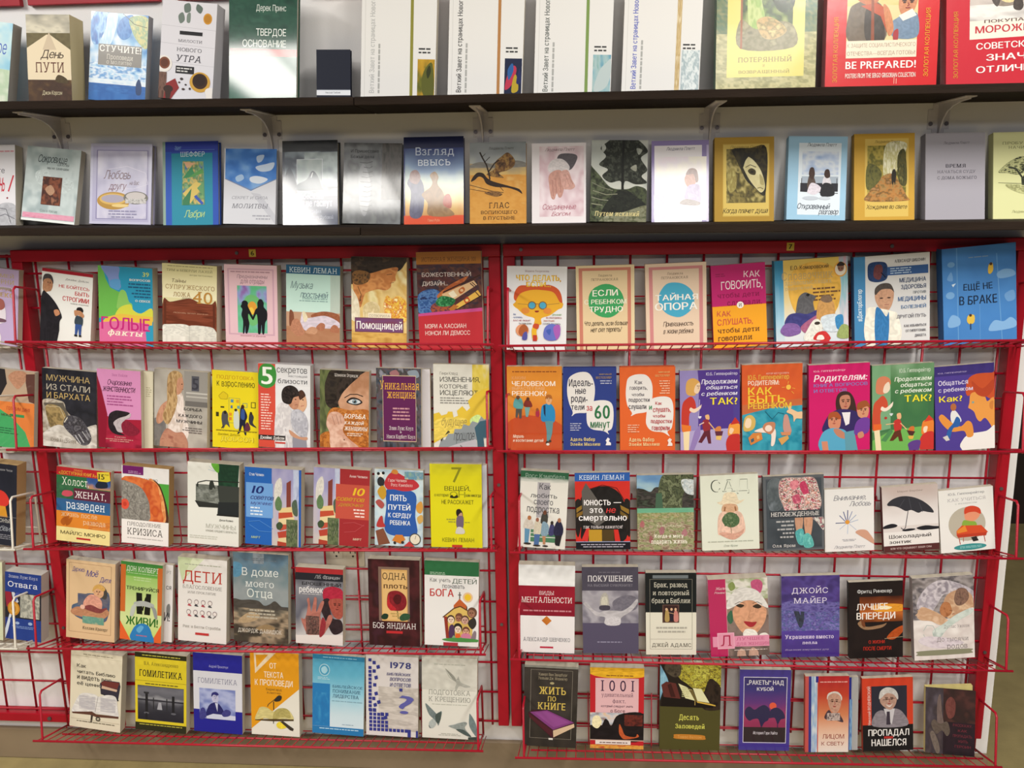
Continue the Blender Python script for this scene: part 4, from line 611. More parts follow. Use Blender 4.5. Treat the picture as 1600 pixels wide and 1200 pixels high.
bk('c11','P','m','b42468','9c1c58','magenta and yellow paperback split by a small white dot',[R(0,51,100,100,'e8a028'),R(0,51,100,51.6,'c84c3c'),K(8,10,36,15,2,'8c1c50','l'),T('КАК',60,9,90,17,'ecdce0','h'),T('ГОВОРИТЬ,',18,20,94,31,'ecdce0','h'),T('чтобы дети',10,35,88,41,'7c1444','s'),T('слушали,',28,46,92,51,'7c1444','s'),E(52,51,6.4,4.2,'ece8e0'),T('и',49,49,55,53,'3c2c28','s'),T('КАК',8,57,34,64,'c04448','h'),T('СЛУШАТЬ,',8,67,74,75,'c04448','h'),T('чтобы дети',8,79,86,85,'5c3428','s'),T('говорили',8,90,72,95,'5c3428','s')])
bk('c12','P','m','dcc890','3080a8','colourful reference paperback with painted birds and a doctor portrait',[N(0,0,100,100,'c8b458 dcb860 e0cc98 dce0e0 c4d4e4',.15,3,2,4),R(0,0,10,100,'3c84ac'),N(0,0,12,100,'1c6c94 4c94b8 9cc4d8 d4dce0',.1,2,2,3),N(88,0,100,100,'c890a0 80b8c4 d8c8d0 c0d0e4',.3,2,3,5),S([(18,30),(30,10),(60,4),(88,20),(86,60),(60,78),(28,64)],'d8a848'),T('Е.О. Комаровский',22,7,74,12,'4c3c2c','b'),T('Справочник',10,14,80,24,'b49c6c','s'),T('здравомыслящих',14,26,78,30,'b8a880','s'),T('родителей',14,32,52,36,'b8a880','s'),K(52,34,92,52,4,'6c4c34','l'),E(90,15,9,9,'d89c40'),E(90,15,7.4,7.4,'dcd4c4'),S([(86,12),(87,8),(94,8),(95,13),(93,17),(88,17)],'8c6450'),S([(85,10),(90,6),(96,9),(94,11),(87,11)],'2c2420'),S([(28,62),(32,46),(40,40),(48,42),(56,46),(52,52),(54,62),(56,72),(40,76),(26,74)],'5c5c60'),E(45,43,2.4,1.8,'222'),S([(12,76),(18,66),(30,64),(44,66),(58,62),(54,74),(34,84),(18,84)],'3c3c78'),S([(6,84),(14,76),(30,78),(34,88),(20,92),(10,90)],'7c5c9c'),S([(34,82),(48,72),(64,66),(60,78),(44,90)],'a05c7c'),S([(56,70),(60,52),(70,48),(80,54),(82,68),(84,80),(72,86),(60,82)],'c49458'),S([(62,50),(66,45),(76,46),(78,52),(70,54)],'7c6450'),S([(62,72),(78,68),(92,72),(90,88),(68,88)],'c8d4dc'),S([(82,72),(92,70),(92,86),(84,86)],'3c84b8'),S([(38,94),(44,84),(52,74),(60,74),(64,84),(58,98),(42,99)],'dcdcd4'),E(57,78,4,2,'3c3430'),S([(52,98),(56,90),(66,88),(72,92),(74,99)],'c43434'),S([(56,98),(58,93),(64,93),(66,98)],'e8e0d8'),S([(84,96),(90,82),(100,84),(100,98)],'94a464')]+face(90,15,4,4))
bk('c13','P','m','d4d4d4','34649c','pale paperback with a doctor in a white coat and a blue side strip',[R(0,0,15,100,'4484b4'),T('#ДокторБлогер',4,38,10,76,'dce8ec','bv'),S([(18,17),(20,9),(30,7),(42,9),(45,18),(43,28),(32,31),(20,28)],'243c68'),S([(26,24),(28,12),(36,11),(38,18),(34,28)],'6c3c40'),L([(36,20),(42,26)],1.4,'14182c'),R(44,14,98,24,'385c94'),K(48,15,88,23,3,'b8cce0','l'),T('АЛЕКСАНДР ШИШОНИН',54,6,94,9.6,'2c2c30','b'),S([(28,52),(28,42),(34,36),(44,35),(52,42),(52,52),(48,62),(42,66),(34,62)],'c09478'),S([(28,46),(28,38),(36,33),(48,34),(53,44),(48,40),(36,40)],'4c4440'),E(36,50,2.4,.8,'3c2c28'),E(46,50,2.4,.8,'3c2c28'),L([(40,58),(46,58)],1,'9c6458'),S([(16,100),(16,64),(26,60),(34,62),(50,66),(58,72),(60,100)],'e6e2d4'),S([(28,100),(28,64),(34,62),(42,72),(46,68),(44,100)],'3474ac'),T('МЕДИЦИНА',60,28,95,33,'34486c','b'),T('ЗДОРОВЬЯ',62,36,95,41,'34486c','b'),T('ПРОТИВ',78,44,95,47,'7c848c','b'),T('МЕДИЦИНЫ',58,50,95,55,'4c6c98','b'),T('БОЛЕЗНЕЙ',62,59,95,64,'5c7ca4','b'),T('ДРУГОЙ ПУТЬ',56,70,95,75,'74747c','b'),T('КАК ИЗБАВИТЬСЯ',66,83,95,86,'5c5c64','b'),T('ОТ ГИПЕРТОНИИ,',68,89,95,92,'5c5c64','b'),T('ДИАБЕТА',80,95,95,98,'5c5c64','b')])
bk('c14','H','m','4078b8','2c5c94','tall sky-blue hardcover with brush lettering and tiny yellow figures',[N(0,0,100,100,'3c70b0 4a84c4 4078b8',.3,3,3,5),K(36,11,64,13,1,'7c94ac','c'),L([(20,0),(20,100)],1.2,'6498cc'),L([(74,10),(80,100)],1.2,'6498cc'),L([(50,60),(50,100)],.8,'5c90c8'),S([(6,82),(12,74),(22,78),(22,86),(8,88)],'7ca8d4'),S([(62,92),(70,84),(82,86),(92,82),(100,88),(96,94),(66,96)],'80acd8'),S([(74,32),(84,28),(96,30),(98,36),(78,38)],'78a4d0'),S([(6,34),(12,26),(14,36)],'6c9cd0'),S([(84,56),(96,52),(98,62),(88,64)],'6c9cd0'),E(10,52,6,4,'74a4d4'),E(12,18,5,3,'6c9ccc'),T('ЕЩЁ НЕ',28,39,68,48,'1c2c44','bh'),T('В БРАКЕ',22,54,74,64,'1c2c44','bh'),S([(62,30),(63,22),(68,20),(69,28),(65,32)],'d8b448'),E(66,21,2,1.6,'4c3420'),S([(32,82),(34,76),(42,76),(42,84),(36,86)],'d8b448'),E(37,76,2,1.6,'4c3420'),L([(37,85),(37,92)],1.6,'2c3c5c'),P([(12,40),(18,39),(14,43)],'c8dcec')])
# second basket row
G='books in the second row of wire trays'
bk('d0','P','w','c89c78','8c7464','paperback of clasped hands over orange and green shapes beside the white wire loop',[R(0,0,100,46,'b49c84'),P([(30,0),(46,0),(50,20),(34,46),(18,46)],'2c2828'),S([(52,10),(62,2),(78,0),(88,6),(80,18),(70,26),(60,20)],'b48468'),P([(84,4),(100,2),(100,44),(90,42),(84,16)],'5c3c34'),P([(30,46),(100,44),(100,100),(30,100)],'d87c3c'),P([(30,54),(58,66),(84,86),(96,100),(30,100)],'44a060'),P([(56,62),(82,62),(82,66),(56,66)],'3c8c54'),T('ГОТОВИМ ДИНЯ',50,52,92,57,'a83c28','b'),T('МЕЖДУ',40,63,62,66,'4c3c28','b'),K(36,82,74,92,3,'2c6c44','l')])
bk('d1','P','g','26262c','2c2c30','black paperback with a gloved hand and thin gold capitals',[N(0,0,100,100,'202026 2c2c34 1c1c22 303038',.7,4,4,4),T('МУЖЧИНА',8,8,88,16,'b49c68',''),T('ИЗ СТАЛИ',8,20,88,28,'b8b0a0',''),T('И БАРХАТА',8,31,88,39,'c0a468',''),Q([(-4,46),(36,42),(44,54),(54,64),(40,76),(44,104),(-4,104)],'a09484 b8b0a0 8c8070 c4bcae 7c7264',1,5,6,6),P([(2,46),(38,44),(50,63),(40,72),(33,53),(4,50)],'5c564c'),Q([(6,50),(32,50),(44,66),(26,82),(14,78)],'8c7850 a48c5c 6c5c3c b09c6c',1,4,5,3),L([(6,50),(32,50),(42,66)],.9,'c0b494'),Q([(-4,90),(28,74),(60,80),(104,70),(104,104),(-4,104)],'c8c4bc b0aaa0 dcd8d0 98928a',1,6,4,8),Q([(38,72),(44,62),(58,60),(72,64),(84,76),(90,88),(84,97),(70,98),(56,88),(44,80)],'3c3a3e 54525a 2c2a2e 6c6a70 444248',1,6,6,5),L([(66,84),(76,95)],2.2,'a8a8ac'),L([(73,80),(84,91)],2,'9c9ca0'),L([(60,86),(70,97)],1.8,'b4b4b8'),L([(80,78),(88,88)],1.6,'88888c'),L([(40,70),(46,63)],1.8,'d0c8b4'),T('Юрий Андрейчук',14,92,62,97,'5c5040','s')])
bk('d2b','P','m','cfc8b0','c4bca4','cream paperback half hidden behind the pink and crimson one',[K(80,20,96,34,5,'a49c80','l')])
bk('d2','P','m','cc88b4','a4203c','pink and crimson paperback with a curled black-haired woman',[P([(0,12),(12,34),(22,62),(40,66),(100,64),(100,100),(0,100)],'9c1c34'),N(0,78,100,100,'8c1830 a82440 78142a',.8,4,3,3),P([(0,8),(10,28),(22,60),(16,100),(0,100)],'84142c'),T('Энн Хейли',34,5,70,8.6,'a45c8c','s'),T('Очарование',24,13,80,20,'4c2440','ih'),T('женственности',12,22,88,29,'4c2440','ih'),K(22,33,82,48,4,'9c4c80','l'),S([(24,74),(26,60),(40,54),(58,54),(74,56),(70,62),(54,64),(46,72),(50,82),(62,86),(44,86),(30,82)],'221a20'),S([(36,70),(48,64),(66,60),(76,56),(74,62),(62,66),(56,76),(58,82),(46,82),(40,76)],'b4a8ac'),S([(54,72),(66,66),(84,72),(96,80),(80,86),(60,84)],'7c1c30'),T('Кризис',38,88,64,90,'d8a8a0','s'),K(16,91,82,96,2,'c88c84','c')])
bk('d3','P','w','a8a498','948c84','beige shrink-wrapped paperback with a long-haired blonde woman',[N(0,0,100,100,'8c867c a8a298 b8b2a8 98928a',.6,3,3,7),R(56,0,100,40,'94908a'),R(58,40,100,47,'6c6864'),R(70,6,84,26,'54545c'),T('5',71,9,83,24,'3c3c44','b'),R(60,28,100,30,'c0bcb4'),R(60,33,100,35,'b8b4ac'),Q([(-2,70),(16,66),(22,76),(18,104),(-2,104)],'6c6868 7c7874 5c5854',1,3,4,3),Q([(36,46),(46,30),(54,34),(58,56),(66,80),(58,94),(30,90),(26,66)],'dccdc4 e8dcd4 ccbcb0 d8c4b8',1,5,7,4),Q([(4,66),(12,50),(26,42),(28,54),(16,70),(7,74)],'b8846a c89478 a87458',1,4,4,6),Q([(12,104),(22,80),(40,84),(56,84),(62,104)],'ac7864 bc8870 985f50',1,4,4,5),Q([(44,8),(52,8),(55,20),(50,30),(42,32),(40,18)],'c89478 b88468 d4a488',.8,3,3,3),E(52,18,1.2,.7,'3c2820'),L([(52,25),(55,24.6)],.9,'8c4840'),Q([(24,26),(26,8),(36,1),(48,2),(53,8),(44,12),(42,28),(44,40),(38,58),(26,74),(16,64),(24,44)],'b08c60 8c6c44 c8a878 a07c50 d4b88c',1,8,5,2),T('БОРЬБА',56,49,90,53,'3c3838','b'),T('КАЖДОГО',46,58,90,62,'3c3838','b'),T('МУЖЧИНЫ',42,66,90,70,'3c3838','b'),K(50,75,90,84,3,'6c6460','r')])
bk('d4','P','m','e0cc20','ccb81c','yellow paperback with doodled houses and hurrying people',[T('ПОДГОТОВКА',10,6,90,11,'c4941c','b'),T('к взрослению',10,14,92,21,'3c3814','h'),F(36,36,60,70,.6,'5c7c5c'),R(40,38,46,42,'4c88a8'),R(52,38,58,42,'d09c30'),R(40,46,44,50,'4c6c8c'),R(54,46,60,50,'6c9c8c'),F(66,42,76,48,1,'5c8c7c'),F(84,40,94,48,1.4,'2c2c1c'),S([(14,34),(24,28),(34,32),(32,38),(18,38)],'d4bc20'),L([(14,34),(24,28),(34,32),(32,38),(18,38),(14,34)],.6,'7c6c1c'),P([(36,56),(42,56),(42,60),(36,60)],'d88c24'),P([(36,62),(42,62),(42,66),(36,66)],'d08030'),R(18,48,26,50,'3c3818'),R(8,56,14,62,'3c3818'),S([(22,74),(20,64),(22,56),(28,54),(34,58),(34,66),(38,76),(30,72),(24,78)],'4c4c50'),E(28,56,3,2.4,'242018'),L([(24,74),(20,78)],2,'24241c'),S([(48,76),(46,64),(48,54),(54,52),(58,58),(58,76)],'c4ccc0'),E(51,52,3,2,'3c3020'),S([(58,78),(60,60),(62,48),(70,50),(76,60),(72,68),(74,84),(70,84),(66,72),(60,82),(54,84)],'1c2034'),S([(62,62),(64,50),(70,52),(70,64)],'34508c'),E(66,47,3.4,2.8,'3c2018'),S([(80,68),(80,58),(84,54),(90,60),(88,68),(96,74),(86,72)],'34343c'),E(84,55,2.6,2,'2c2018'),S([(70,80),(74,68),(80,70),(82,78)],'5c2c3c'),L([(8,80),(98,80)],.8,'6c6420'),K(8,79,96,82,1,'8c7c1c','l'),T('Джеймс Добсон',12,84,60,87,'8c7c1c','h'),T('ДОБСОН',18,88,90,95,'b4a41c','b'),T('ДОБСОН',19,88.5,89,94.5,'e8d848','b')])
bk('d5','P','m','dcdcde','d4d4d4','white paperback with a hugging couple, a red side strip and a green 5 disc',[N(33,26,100,100,'d4d4d8 e2e2e4 ccccd2',.6,3,4,4),R(0,0,33,100,'cc4c3c'),S([(0,16),(4,4),(18,-1),(32,4),(35,16),(30,26),(16,30),(2,26)],'3c8c3c'),T('5',6,4,28,25,'ecf0e8','b'),T('секретов',36,4,94,10,'4c4c50',''),T('настоящей',58,12,94,15,'7c7c80',''),T('близости',38,17,94,23,'4c4c50',''),K(5,36,28,82,14,'ecc8bc','l'),Q([(33,104),(33,60),(44,47),(58,49),(66,60),(68,80),(60,104)],'d4d0d0 c4c0c2 e0dcdc b8b4b8',1,4,6,5),Q([(78,36),(86,33),(92,40),(93,50),(84,58),(74,56)],'c89878 d4a888 b88468',.8,3,3,3),Q([(76,34),(84,30),(91,36),(86,40),(80,42)],'3c2820 54382c 2c1c18',1,4,3,4),Q([(58,47),(66,38),(76,36),(79,44),(75,53),(66,54)],'b88468 c49074 a87458',.8,3,3,6),Q([(48,46),(45,36),(50,28),(63,25),(75,29),(78,37),(68,40),(62,48)],'1f1a1a 342c2a 141010 443834',1,6,4,7),E(72,42,1.4,.7,'241814'),E(86,42,1.4,.7,'241814'),L([(82,50),(88,49)],1,'a05048'),L([(70,49),(76,48)],.9,'7c4438'),Q([(64,58),(78,54),(92,62),(96,76),(90,90),(74,84),(64,74)],'b4b4bc a4a4ae c4c4cc 94949e',1,5,5,8),P([(66,88),(92,88),(94,100),(66,100)],'8c8c98'),S([(60,80),(80,88),(94,88),(92,92),(72,90),(62,86)],'c09074'),R(0,88,52,94,'2c2828'),T('Джеймс Добсон',3,89,50,93,'f0ece8','b'),R(32,96,52,98,'c04038')])
bk('d6','P','m','5c6040','8c7c5c','paperback of a dark-haired girl hiding her face in an orange scarf',[N(0,0,34,100,'54603c 6c7448 444c30 808858',.9,4,5,3),Q([(10,32),(12,14),(32,-4),(104,-4),(104,24),(70,26),(50,38),(34,50),(20,50),(12,44)],'282220 383028 1c1614 443a32',1,6,6,4),Q([(38,38),(56,22),(84,4),(104,4),(104,60),(70,58),(44,52)],'b88a6c a87858 c89a7c b08060',.7,3,3,6),Q([(36,42),(46,30),(62,18),(82,4),(60,-2),(40,14),(34,28)],'2c2420 3c322c 1c1614',1,6,5,8),S([(54,41),(64,35),(78,36),(87,41),(76,45),(62,44)],'2c2422'),S([(58,41),(66,37.5),(78,38),(83,41),(74,43.4),(64,43)],'c8ccd0'),E(71,40.4,5,2.9,'6c8490'),E(71,40.4,2.4,1.7,'14100f'),E(69.6,39.4,.9,.6,'f0f0f0'),L([(50,36),(62,31),(76,30.5),(88,33)],1.8,'241a18'),Q([(14,66),(26,50),(60,52),(104,54),(104,104),(36,104),(28,80)],'b86c30 a05a24 cc8440 8c4c1c c47834',1,10,10,5),Q([(-2,90),(14,82),(30,86),(36,104),(-2,104)],'b06828 c47c38 8c4c1c d48c48',1,7,6,7),Q([(13,72),(19,58),(34,55),(47,60),(51,70),(47,80),(58,90),(82,104),(26,104),(20,84)],'d0a894 c4947e e0bca8 b88670',.8,4,5,3),L([(25,61),(31,73)],.9,'8c6050'),L([(33,59),(39,72)],.9,'8c6050'),L([(41,60),(44,70)],.8,'8c6050'),E(50,92,1.2,.8,'2c2018'),T('Шэннон Этридж',30,4,78,8,'dcd4cc','s'),T('БОРЬБА',50,57,94,63,'f0e8dc','sib'),T('КАЖДОЙ',50,66,90,71,'f0e8dc','sib'),T('ЖЕНЩИНЫ',50,74,98,79,'f0e8dc','sib'),K(56,82,98,87,2,'e0d0c0','l')])
bk('d7b','P','m','d0ccd0','c8c8cc','white back cover showing beside the purple floral paperback',[])
bk('d7','P','m','342c34','c8c4c4','dark floral paperback with a purple panel and yellow title',[N(0,0,100,100,'2c2c30 4c5460 5c4c50 343c38 8c8c98',1,9,11,12),S([(30,6),(44,2),(52,8),(40,12)],'9c6c70'),S([(70,4),(90,2),(96,10),(80,12)],'8894a0'),R(14,9,89,94,'c8b090'),R(15,10,88,93,'5c2050'),T('Уникальная',8,16,96,27,'e0a83c','s'),T('женщина',24,30,88,38,'e0a83c','s'),K(34,49,76,67,4,'c08c94','c'),T('Элин Луис Коул',28,74,82,79,'e0d4d4','s'),T('и',52,81,56,83,'e0d4d4','s'),T('Нэнси Корбетт Коул',22,85,86,90,'e0d4d4','s')])
bk('d8','P','m','d8d6cc','d0c088','white paperback with interlocking yellow and steel gears',[N(70,0,100,60,'d8d4c0 dcc860 d0b840 dcd4a8',.7,3,4,6),T('Генри Клауд',12,9,44,12.6,'5c5850',''),T('ИЗМЕНЕНИЯ,',12,15,84,21,'34322e',''),T('КОТОРЫЕ',12,24,62,29,'4c4a46',''),T('ИСЦЕЛЯЮТ',12,31,80,37,'34322e',''),K(12,39,78,48,3,'84827c','l'),P([(0,60),(10,58),(14,62),(24,60),(26,57),(34,57),(36,64),(44,62),(42,56),(52,50),(60,56),(66,52),(62,44),(76,34),(100,26),(100,70),(64,76),(30,84),(0,96)],'d8b83c'),S([(0,70),(30,64),(60,66),(50,78),(0,92)],'ddc458'),T('будущее',14,64,60,74,'a08c4c','ih'),S([(66,66),(80,60),(90,66),(84,74),(70,74)],'c4dc8c'),P([(14,90),(20,92),(26,84),(36,84),(38,78),(50,78),(54,72),(64,74),(70,68),(80,70),(86,62),(92,66),(96,64),(100,66),(100,88),(70,92),(40,97),(30,100),(8,100)],'8c9498'),P([(74,76),(84,68),(100,66),(100,88),(90,88),(92,100),(80,100),(78,90)],'3c5c6c'),T('прошлое',36,82,74,92,'54585c','ih'),P([(20,100),(44,96),(76,90),(80,100)],'b8b4bc'),P([(12,92),(18,88),(14,94)],'3c3c30'),P([(20,86),(26,80),(30,82)],'4c4830'),L([(48,98),(54,100)],2,'5c6468')])
bk('d9','P','w','cc702c','b85c24','orange paperback with a boy in a blue shirt and a family walking away',[N(0,0,100,100,'d4842c dc9038 cc6c2c b84c28',.1,3,3,3),S([(0,70),(40,60),(100,72),(100,100),(0,100)],'bc4c28'),K(10,5,90,8,1,'8c4c24','c'),T('КАКИМ',9,12,34,16,'dc9c64','b'),T('ЧЕЛОВЕКОМ',9,18,88,24,'f2e4d4','b'),T('ВЫРАСТЕТ ВАШ',9,25,68,28.6,'e4b080','b'),T('РЕБЕНОК?',9,30,72,36,'f2e4d4','b'),S([(12,50),(14,40),(22,38),(28,42),(28,52)],'5c9c9c'),E(20,38,3.4,2.6,'6c4428'),P([(16,52),(27,52),(26,64),(22,64),(21,56),(18,64),(15,62)],'54504c'),S([(30,48),(34,41),(42,42),(46,49),(38,50)],'7c3028'),E(38,40,3,2.4,'5c3424'),P([(32,50),(42,50),(38,62),(34,62)],'74a09c'),S([(52,60),(53,54),(58,53),(59,60),(56,62)],'a83048'),E(55,53,2.4,2,'8c4c2c'),S([(62,66),(63,50),(70,46),(80,46),(87,54),(86,68),(72,68)],'2c84b8'),P([(66,48),(70,47),(70,62),(67,58)],'24304c'),S([(71,44),(71,37),(78,36),(82,40),(80,45),(76,47)],'d8a474'),S([(70,40),(72,35),(80,35),(82,40),(76,38)],'a8642c'),P([(69,67),(84,67),(82,82),(78,92),(72,94),(72,80)],'5c8c94'),E(73,94,3,2.2,'3c2c28'),E(74,96,3,1.6,'e0d8d0'),E(78,92,2.6,1.6,'3c2c28'),T('Мораль',10,84,30,88,'f0d8c4','bi'),T('и воспитание детей',10,89,66,93,'f0d8c4','bi')]+face(76,40,4,4))
bk('d10','H','m','2c3c80','24306c','dark blue hardcover with two white speech bubbles and a green 60',[S([(8,22),(12,12),(28,6),(46,6),(56,14),(60,28),(56,46),(46,56),(30,57),(22,58),(16,61),(18,56),(12,46),(8,34)],'dcd8d4'),S([(44,60),(46,48),(58,42),(80,41),(92,46),(95,60),(92,76),(84,80),(86,84),(76,80),(56,78),(46,72)],'dcd8d4'),T('Идеаль-',11,14,56,23,'2c2838','bh'),T('ные',23,26,43,33,'2c2838','bh'),T('роди-',15,36,46,43,'2c2838','bh'),T('тели',15,47,40,53,'2c2838','bh'),T('за',44,48,55,54,'b83440','bh'),T('60',59,47,88,64,'2c6c44','b'),T('минут',51,68,88,76,'2c6c44','bh'),T('МИРОВОЙ',68,7,91,9,'a88c5c','b'),T('БЕСТСЕЛЛЕР',62,11,91,13.6,'a88c5c','b'),K(62,15,91,21,2,'a4a8c0','r'),K(13,69,36,80,4,'a4a8c0','l'),T('Адель Фабер',13,88,60,92.5,'e0cc84','sb'),T('Элейн Мазлиш',13,94.5,70,98.5,'e0cc84','sb'),P([(80,98),(82,94),(80,92),(84,88),(88,90),(86,93),(90,95),(90,98)],'e4e0e0')])
bk('d11','H','m','d4602c','b04c28','orange hardcover with two overlapping white speech bubbles',[S([(12,22),(16,13),(30,9),(48,10),(58,20),(59,36),(56,50),(48,56),(30,58),(20,61),(22,57),(14,48),(11,36)],'dcd8d4'),S([(48,60),(52,44),(64,38),(84,37),(94,42),(97,56),(94,76),(86,81),(90,87),(78,82),(58,80),(48,72)],'dcd8d4'),T('Как',27,16,41,21,'3c3440','bh'),T('говорить,',18,24,50,28,'3c3440','bh'),T('чтобы',22,32,44,36,'3c3440','bh'),T('подростки',16,39,54,43,'3c3440','bh'),T('слушали',16,47,48,52,'3c3440','bh'),T('и',53,48,58,53,'2c7c4c','b'),T('Как',64,43,76,47,'b43c44','bh'),T('слушать,',60,51,92,56,'b43c44','bh'),T('чтобы',60,59,82,63,'b43c44','bh'),T('подростки',56,66,94,70,'b43c44','bh'),T('говорили',58,74,90,79,'b43c44','bh'),T('МИРОВОЙ',70,5,90,7.4,'dcb070','b'),T('БЕСТСЕЛЛЕР',64,9.5,90,12,'dcb070','b'),K(70,16,90,34,6,'e4b090','r'),K(14,71,38,82,4,'e4b090','l'),T('Адель Фабер',16,88,62,93,'ead49c','sb'),T('Элейн Мазлиш',16,94.5,72,98.5,'ead49c','sb'),P([(86,99),(88,95),(86,92),(90,89),(94,91),(92,94),(95,96),(95,99)],'e4d8d0')])
bk('d12','P','m','4c3484','3c2c6c','violet paperback with a red-dressed cook and a yellow TAK heading',[P([(0,0),(30,0),(32,20),(30,78),(0,80)],'8c80b4'),P([(88,30),(100,14),(100,70),(90,70)],'4a3c88'),P([(30,78),(100,76),(100,100),(0,100),(0,80)],'a89cc4'),P([(14,100),(24,80),(34,70),(34,84),(22,100)],'8c78b0'),S([(10,26),(12,14),(22,10),(32,14),(34,20),(28,22),(26,32),(14,32)],'cc9c54'),S([(26,20),(33,16),(34,24),(30,30),(24,28)],'e0c4a4'),S([(2,66),(4,44),(12,36),(20,34),(26,42),(26,54),(16,56),(14,78),(4,80)],'b8382c'),P([(2,70),(18,72),(18,79),(4,80)],'d8742c'),S([(18,48),(24,50),(34,46),(36,44),(34,50),(24,55),(16,52)],'e0c8b0'),P([(5,80),(16,79),(14,100),(6,100)],'e4d0a4'),L([(33,38),(31,62)],.8,'c8c0dc'),S([(30,60),(36,60),(33,63)],'d8d4e4'),S([(44,64),(42,59),(48,58),(49,64)],'d8a874'),S([(38,76),(38,66),(46,64),(50,70),(50,80),(42,82)],'8c2c34'),P([(40,80),(50,78),(52,96),(47,96),(44,86),(36,95),(30,94)],'5c2430'),L([(48,68),(58,78)],1.8,'d8a874'),L([(32,71),(40,68)],1.8,'dcc0b0'),S([(58,78),(62,74),(68,74),(68,80),(62,82)],'c87c44'),P([(58,80),(72,80),(70,86),(60,86)],'5c2c3c'),P([(60,86),(70,86),(68,92),(60,91)],'d8b468'),S([(80,86),(82,72),(90,70),(100,72),(100,84),(88,84)],'e0943c'),S([(84,76),(82,82),(86,84),(90,78)],'e4c4a0'),P([(84,72),(92,62),(101,70)],'b83028'),S([(78,100),(80,88),(90,84),(101,86),(101,100)],'b8302c'),T('Ю.Б. Гиппенрейтер',44,3,96,7,'c8c0dc','b'),T('Продолжаем',36,12,96,18,'e0dcec','bi'),T('общаться',44,20,96,25,'e0dcec','bi'),T('с ребенком',36,28,96,33,'e0dcec','bi'),T('ТАК?',50,36,96,45,'e4d034','b')]+face(31,21,3,4))
bk('d13','P','m','c8542c','a8482c','orange and turquoise paperback with painted dreaming children',[N(0,0,100,56,'c4502c d05c2c c04c2c',.5,3,3,4),N(0,50,100,100,'2c8ca0 3c9cb0 1c7c94 58acbc',.8,5,4,8),P([(0,48),(100,42),(100,50),(50,52),(0,60)],'b8643c'),T('АВТОР БЕСТСЕЛЛЕРА',40,10,78,12,'dcb0a0','b'),T('Ю.Б. Гиппенрейтер',10,12,78,18,'d8ac48','b'),T('РОДИТЕЛЯМ:',10,19,62,24.5,'ecdcc8','b'),T('КАК',10,27,50,36,'e4c03c','b'),T('БЫТЬ',10,37,72,46,'e4c03c','b'),T('РЕБЕНКОМ',10,46,82,53,'e0b83c','b'),E(77,28,4,3,'e8b84c'),L([(66,28),(71,28)],.8,'e8b84c'),L([(83,29),(88,30)],.8,'e8b84c'),L([(77,21),(76,24)],.8,'e8b84c'),L([(82,33),(86,36)],.8,'e8b84c'),S([(2,78),(4,64),(14,60),(22,66),(20,76),(10,80)],'c8a85c'),S([(4,72),(8,64),(15,66),(14,74),(8,76)],'e4ccac'),L([(38,56),(50,66),(60,58),(70,60)],1,'1c5c70'),S([(20,80),(34,76),(48,76),(56,80),(54,96),(48,98),(48,84),(34,82)],'e4d4c8'),S([(34,76),(40,70),(54,70),(54,78),(48,84),(40,82)],'b87c5c'),E(44,77,6,4,'e4d0c0'),P([(10,88),(18,82),(32,82),(34,90),(14,97)],'c87c3c'),P([(14,90),(19,88),(20,92),(15,94)],'3c5c6c'),P([(24,86),(28,85),(29,89),(25,90)],'dca864'),S([(68,76),(70,62),(76,62),(80,74),(82,82),(72,84)],'bc8c80'),P([(64,82),(82,82),(80,86),(66,86)],'c8845c'),P([(60,90),(76,86),(78,90),(66,98)],'cc9854'),S([(74,58),(80,54),(92,58),(100,58),(100,66),(90,66),(86,70),(84,62)],'dcb890'),P([(76,54),(80,50),(82,56)],'dcb890')])
bk('d14','P','m','c41c64','a01850','hot pink paperback with a dark-haired mother and two children',[T('Ю.Б. ГИППЕНРЕЙТЕР',8,6,60,8.6,'e4b0c4','b'),T('Родителям:',8,12,96,20,'f0dce4','bi'),T('КНИГА ВОПРОСОВ',8,22.5,96,26.5,'7c74b8','b'),T('И ОТВЕТОВ',8,29,62,33,'7c74b8','b'),S([(44,50),(46,38),(54,33),(66,34),(74,42),(78,56),(76,62),(50,60)],'3c2824'),S([(50,44),(54,38),(66,38),(68,48),(62,55),(54,54)],'b87c64'),S([(22,80),(26,68),(36,58),(52,54),(72,56),(84,62),(86,74),(76,82),(60,82),(44,82)],'34285c'),P([(54,58),(68,58),(66,72),(60,74)],'e0dce0'),S([(32,74),(33,62),(44,60),(52,64),(50,76),(40,78)],'c88468'),S([(31,66),(34,58),(46,57),(53,64),(48,66),(40,63)],'a0502c'),S([(18,100),(20,84),(32,77),(48,77),(62,82),(68,100)],'54a0c0'),P([(20,92),(30,92),(32,101),(22,101)],'c88468'),S([(40,78),(50,78),(62,86),(58,90),(46,86)],'b87c64'),P([(58,82),(74,80),(80,101),(60,101)],'5c94a4'),S([(80,62),(80,50),(90,48),(98,54),(96,64),(88,66)],'c88c6c'),S([(80,56),(80,48),(94,45),(101,54),(94,52)],'94502c'),S([(74,84),(78,70),(90,65),(100,68),(98,82),(86,86)],'6c3c94'),S([(80,84),(88,82),(90,88),(82,90)],'c08468')]+face(60,46,9,9)+face(41,67,8,7)+face(89,57,7,7))
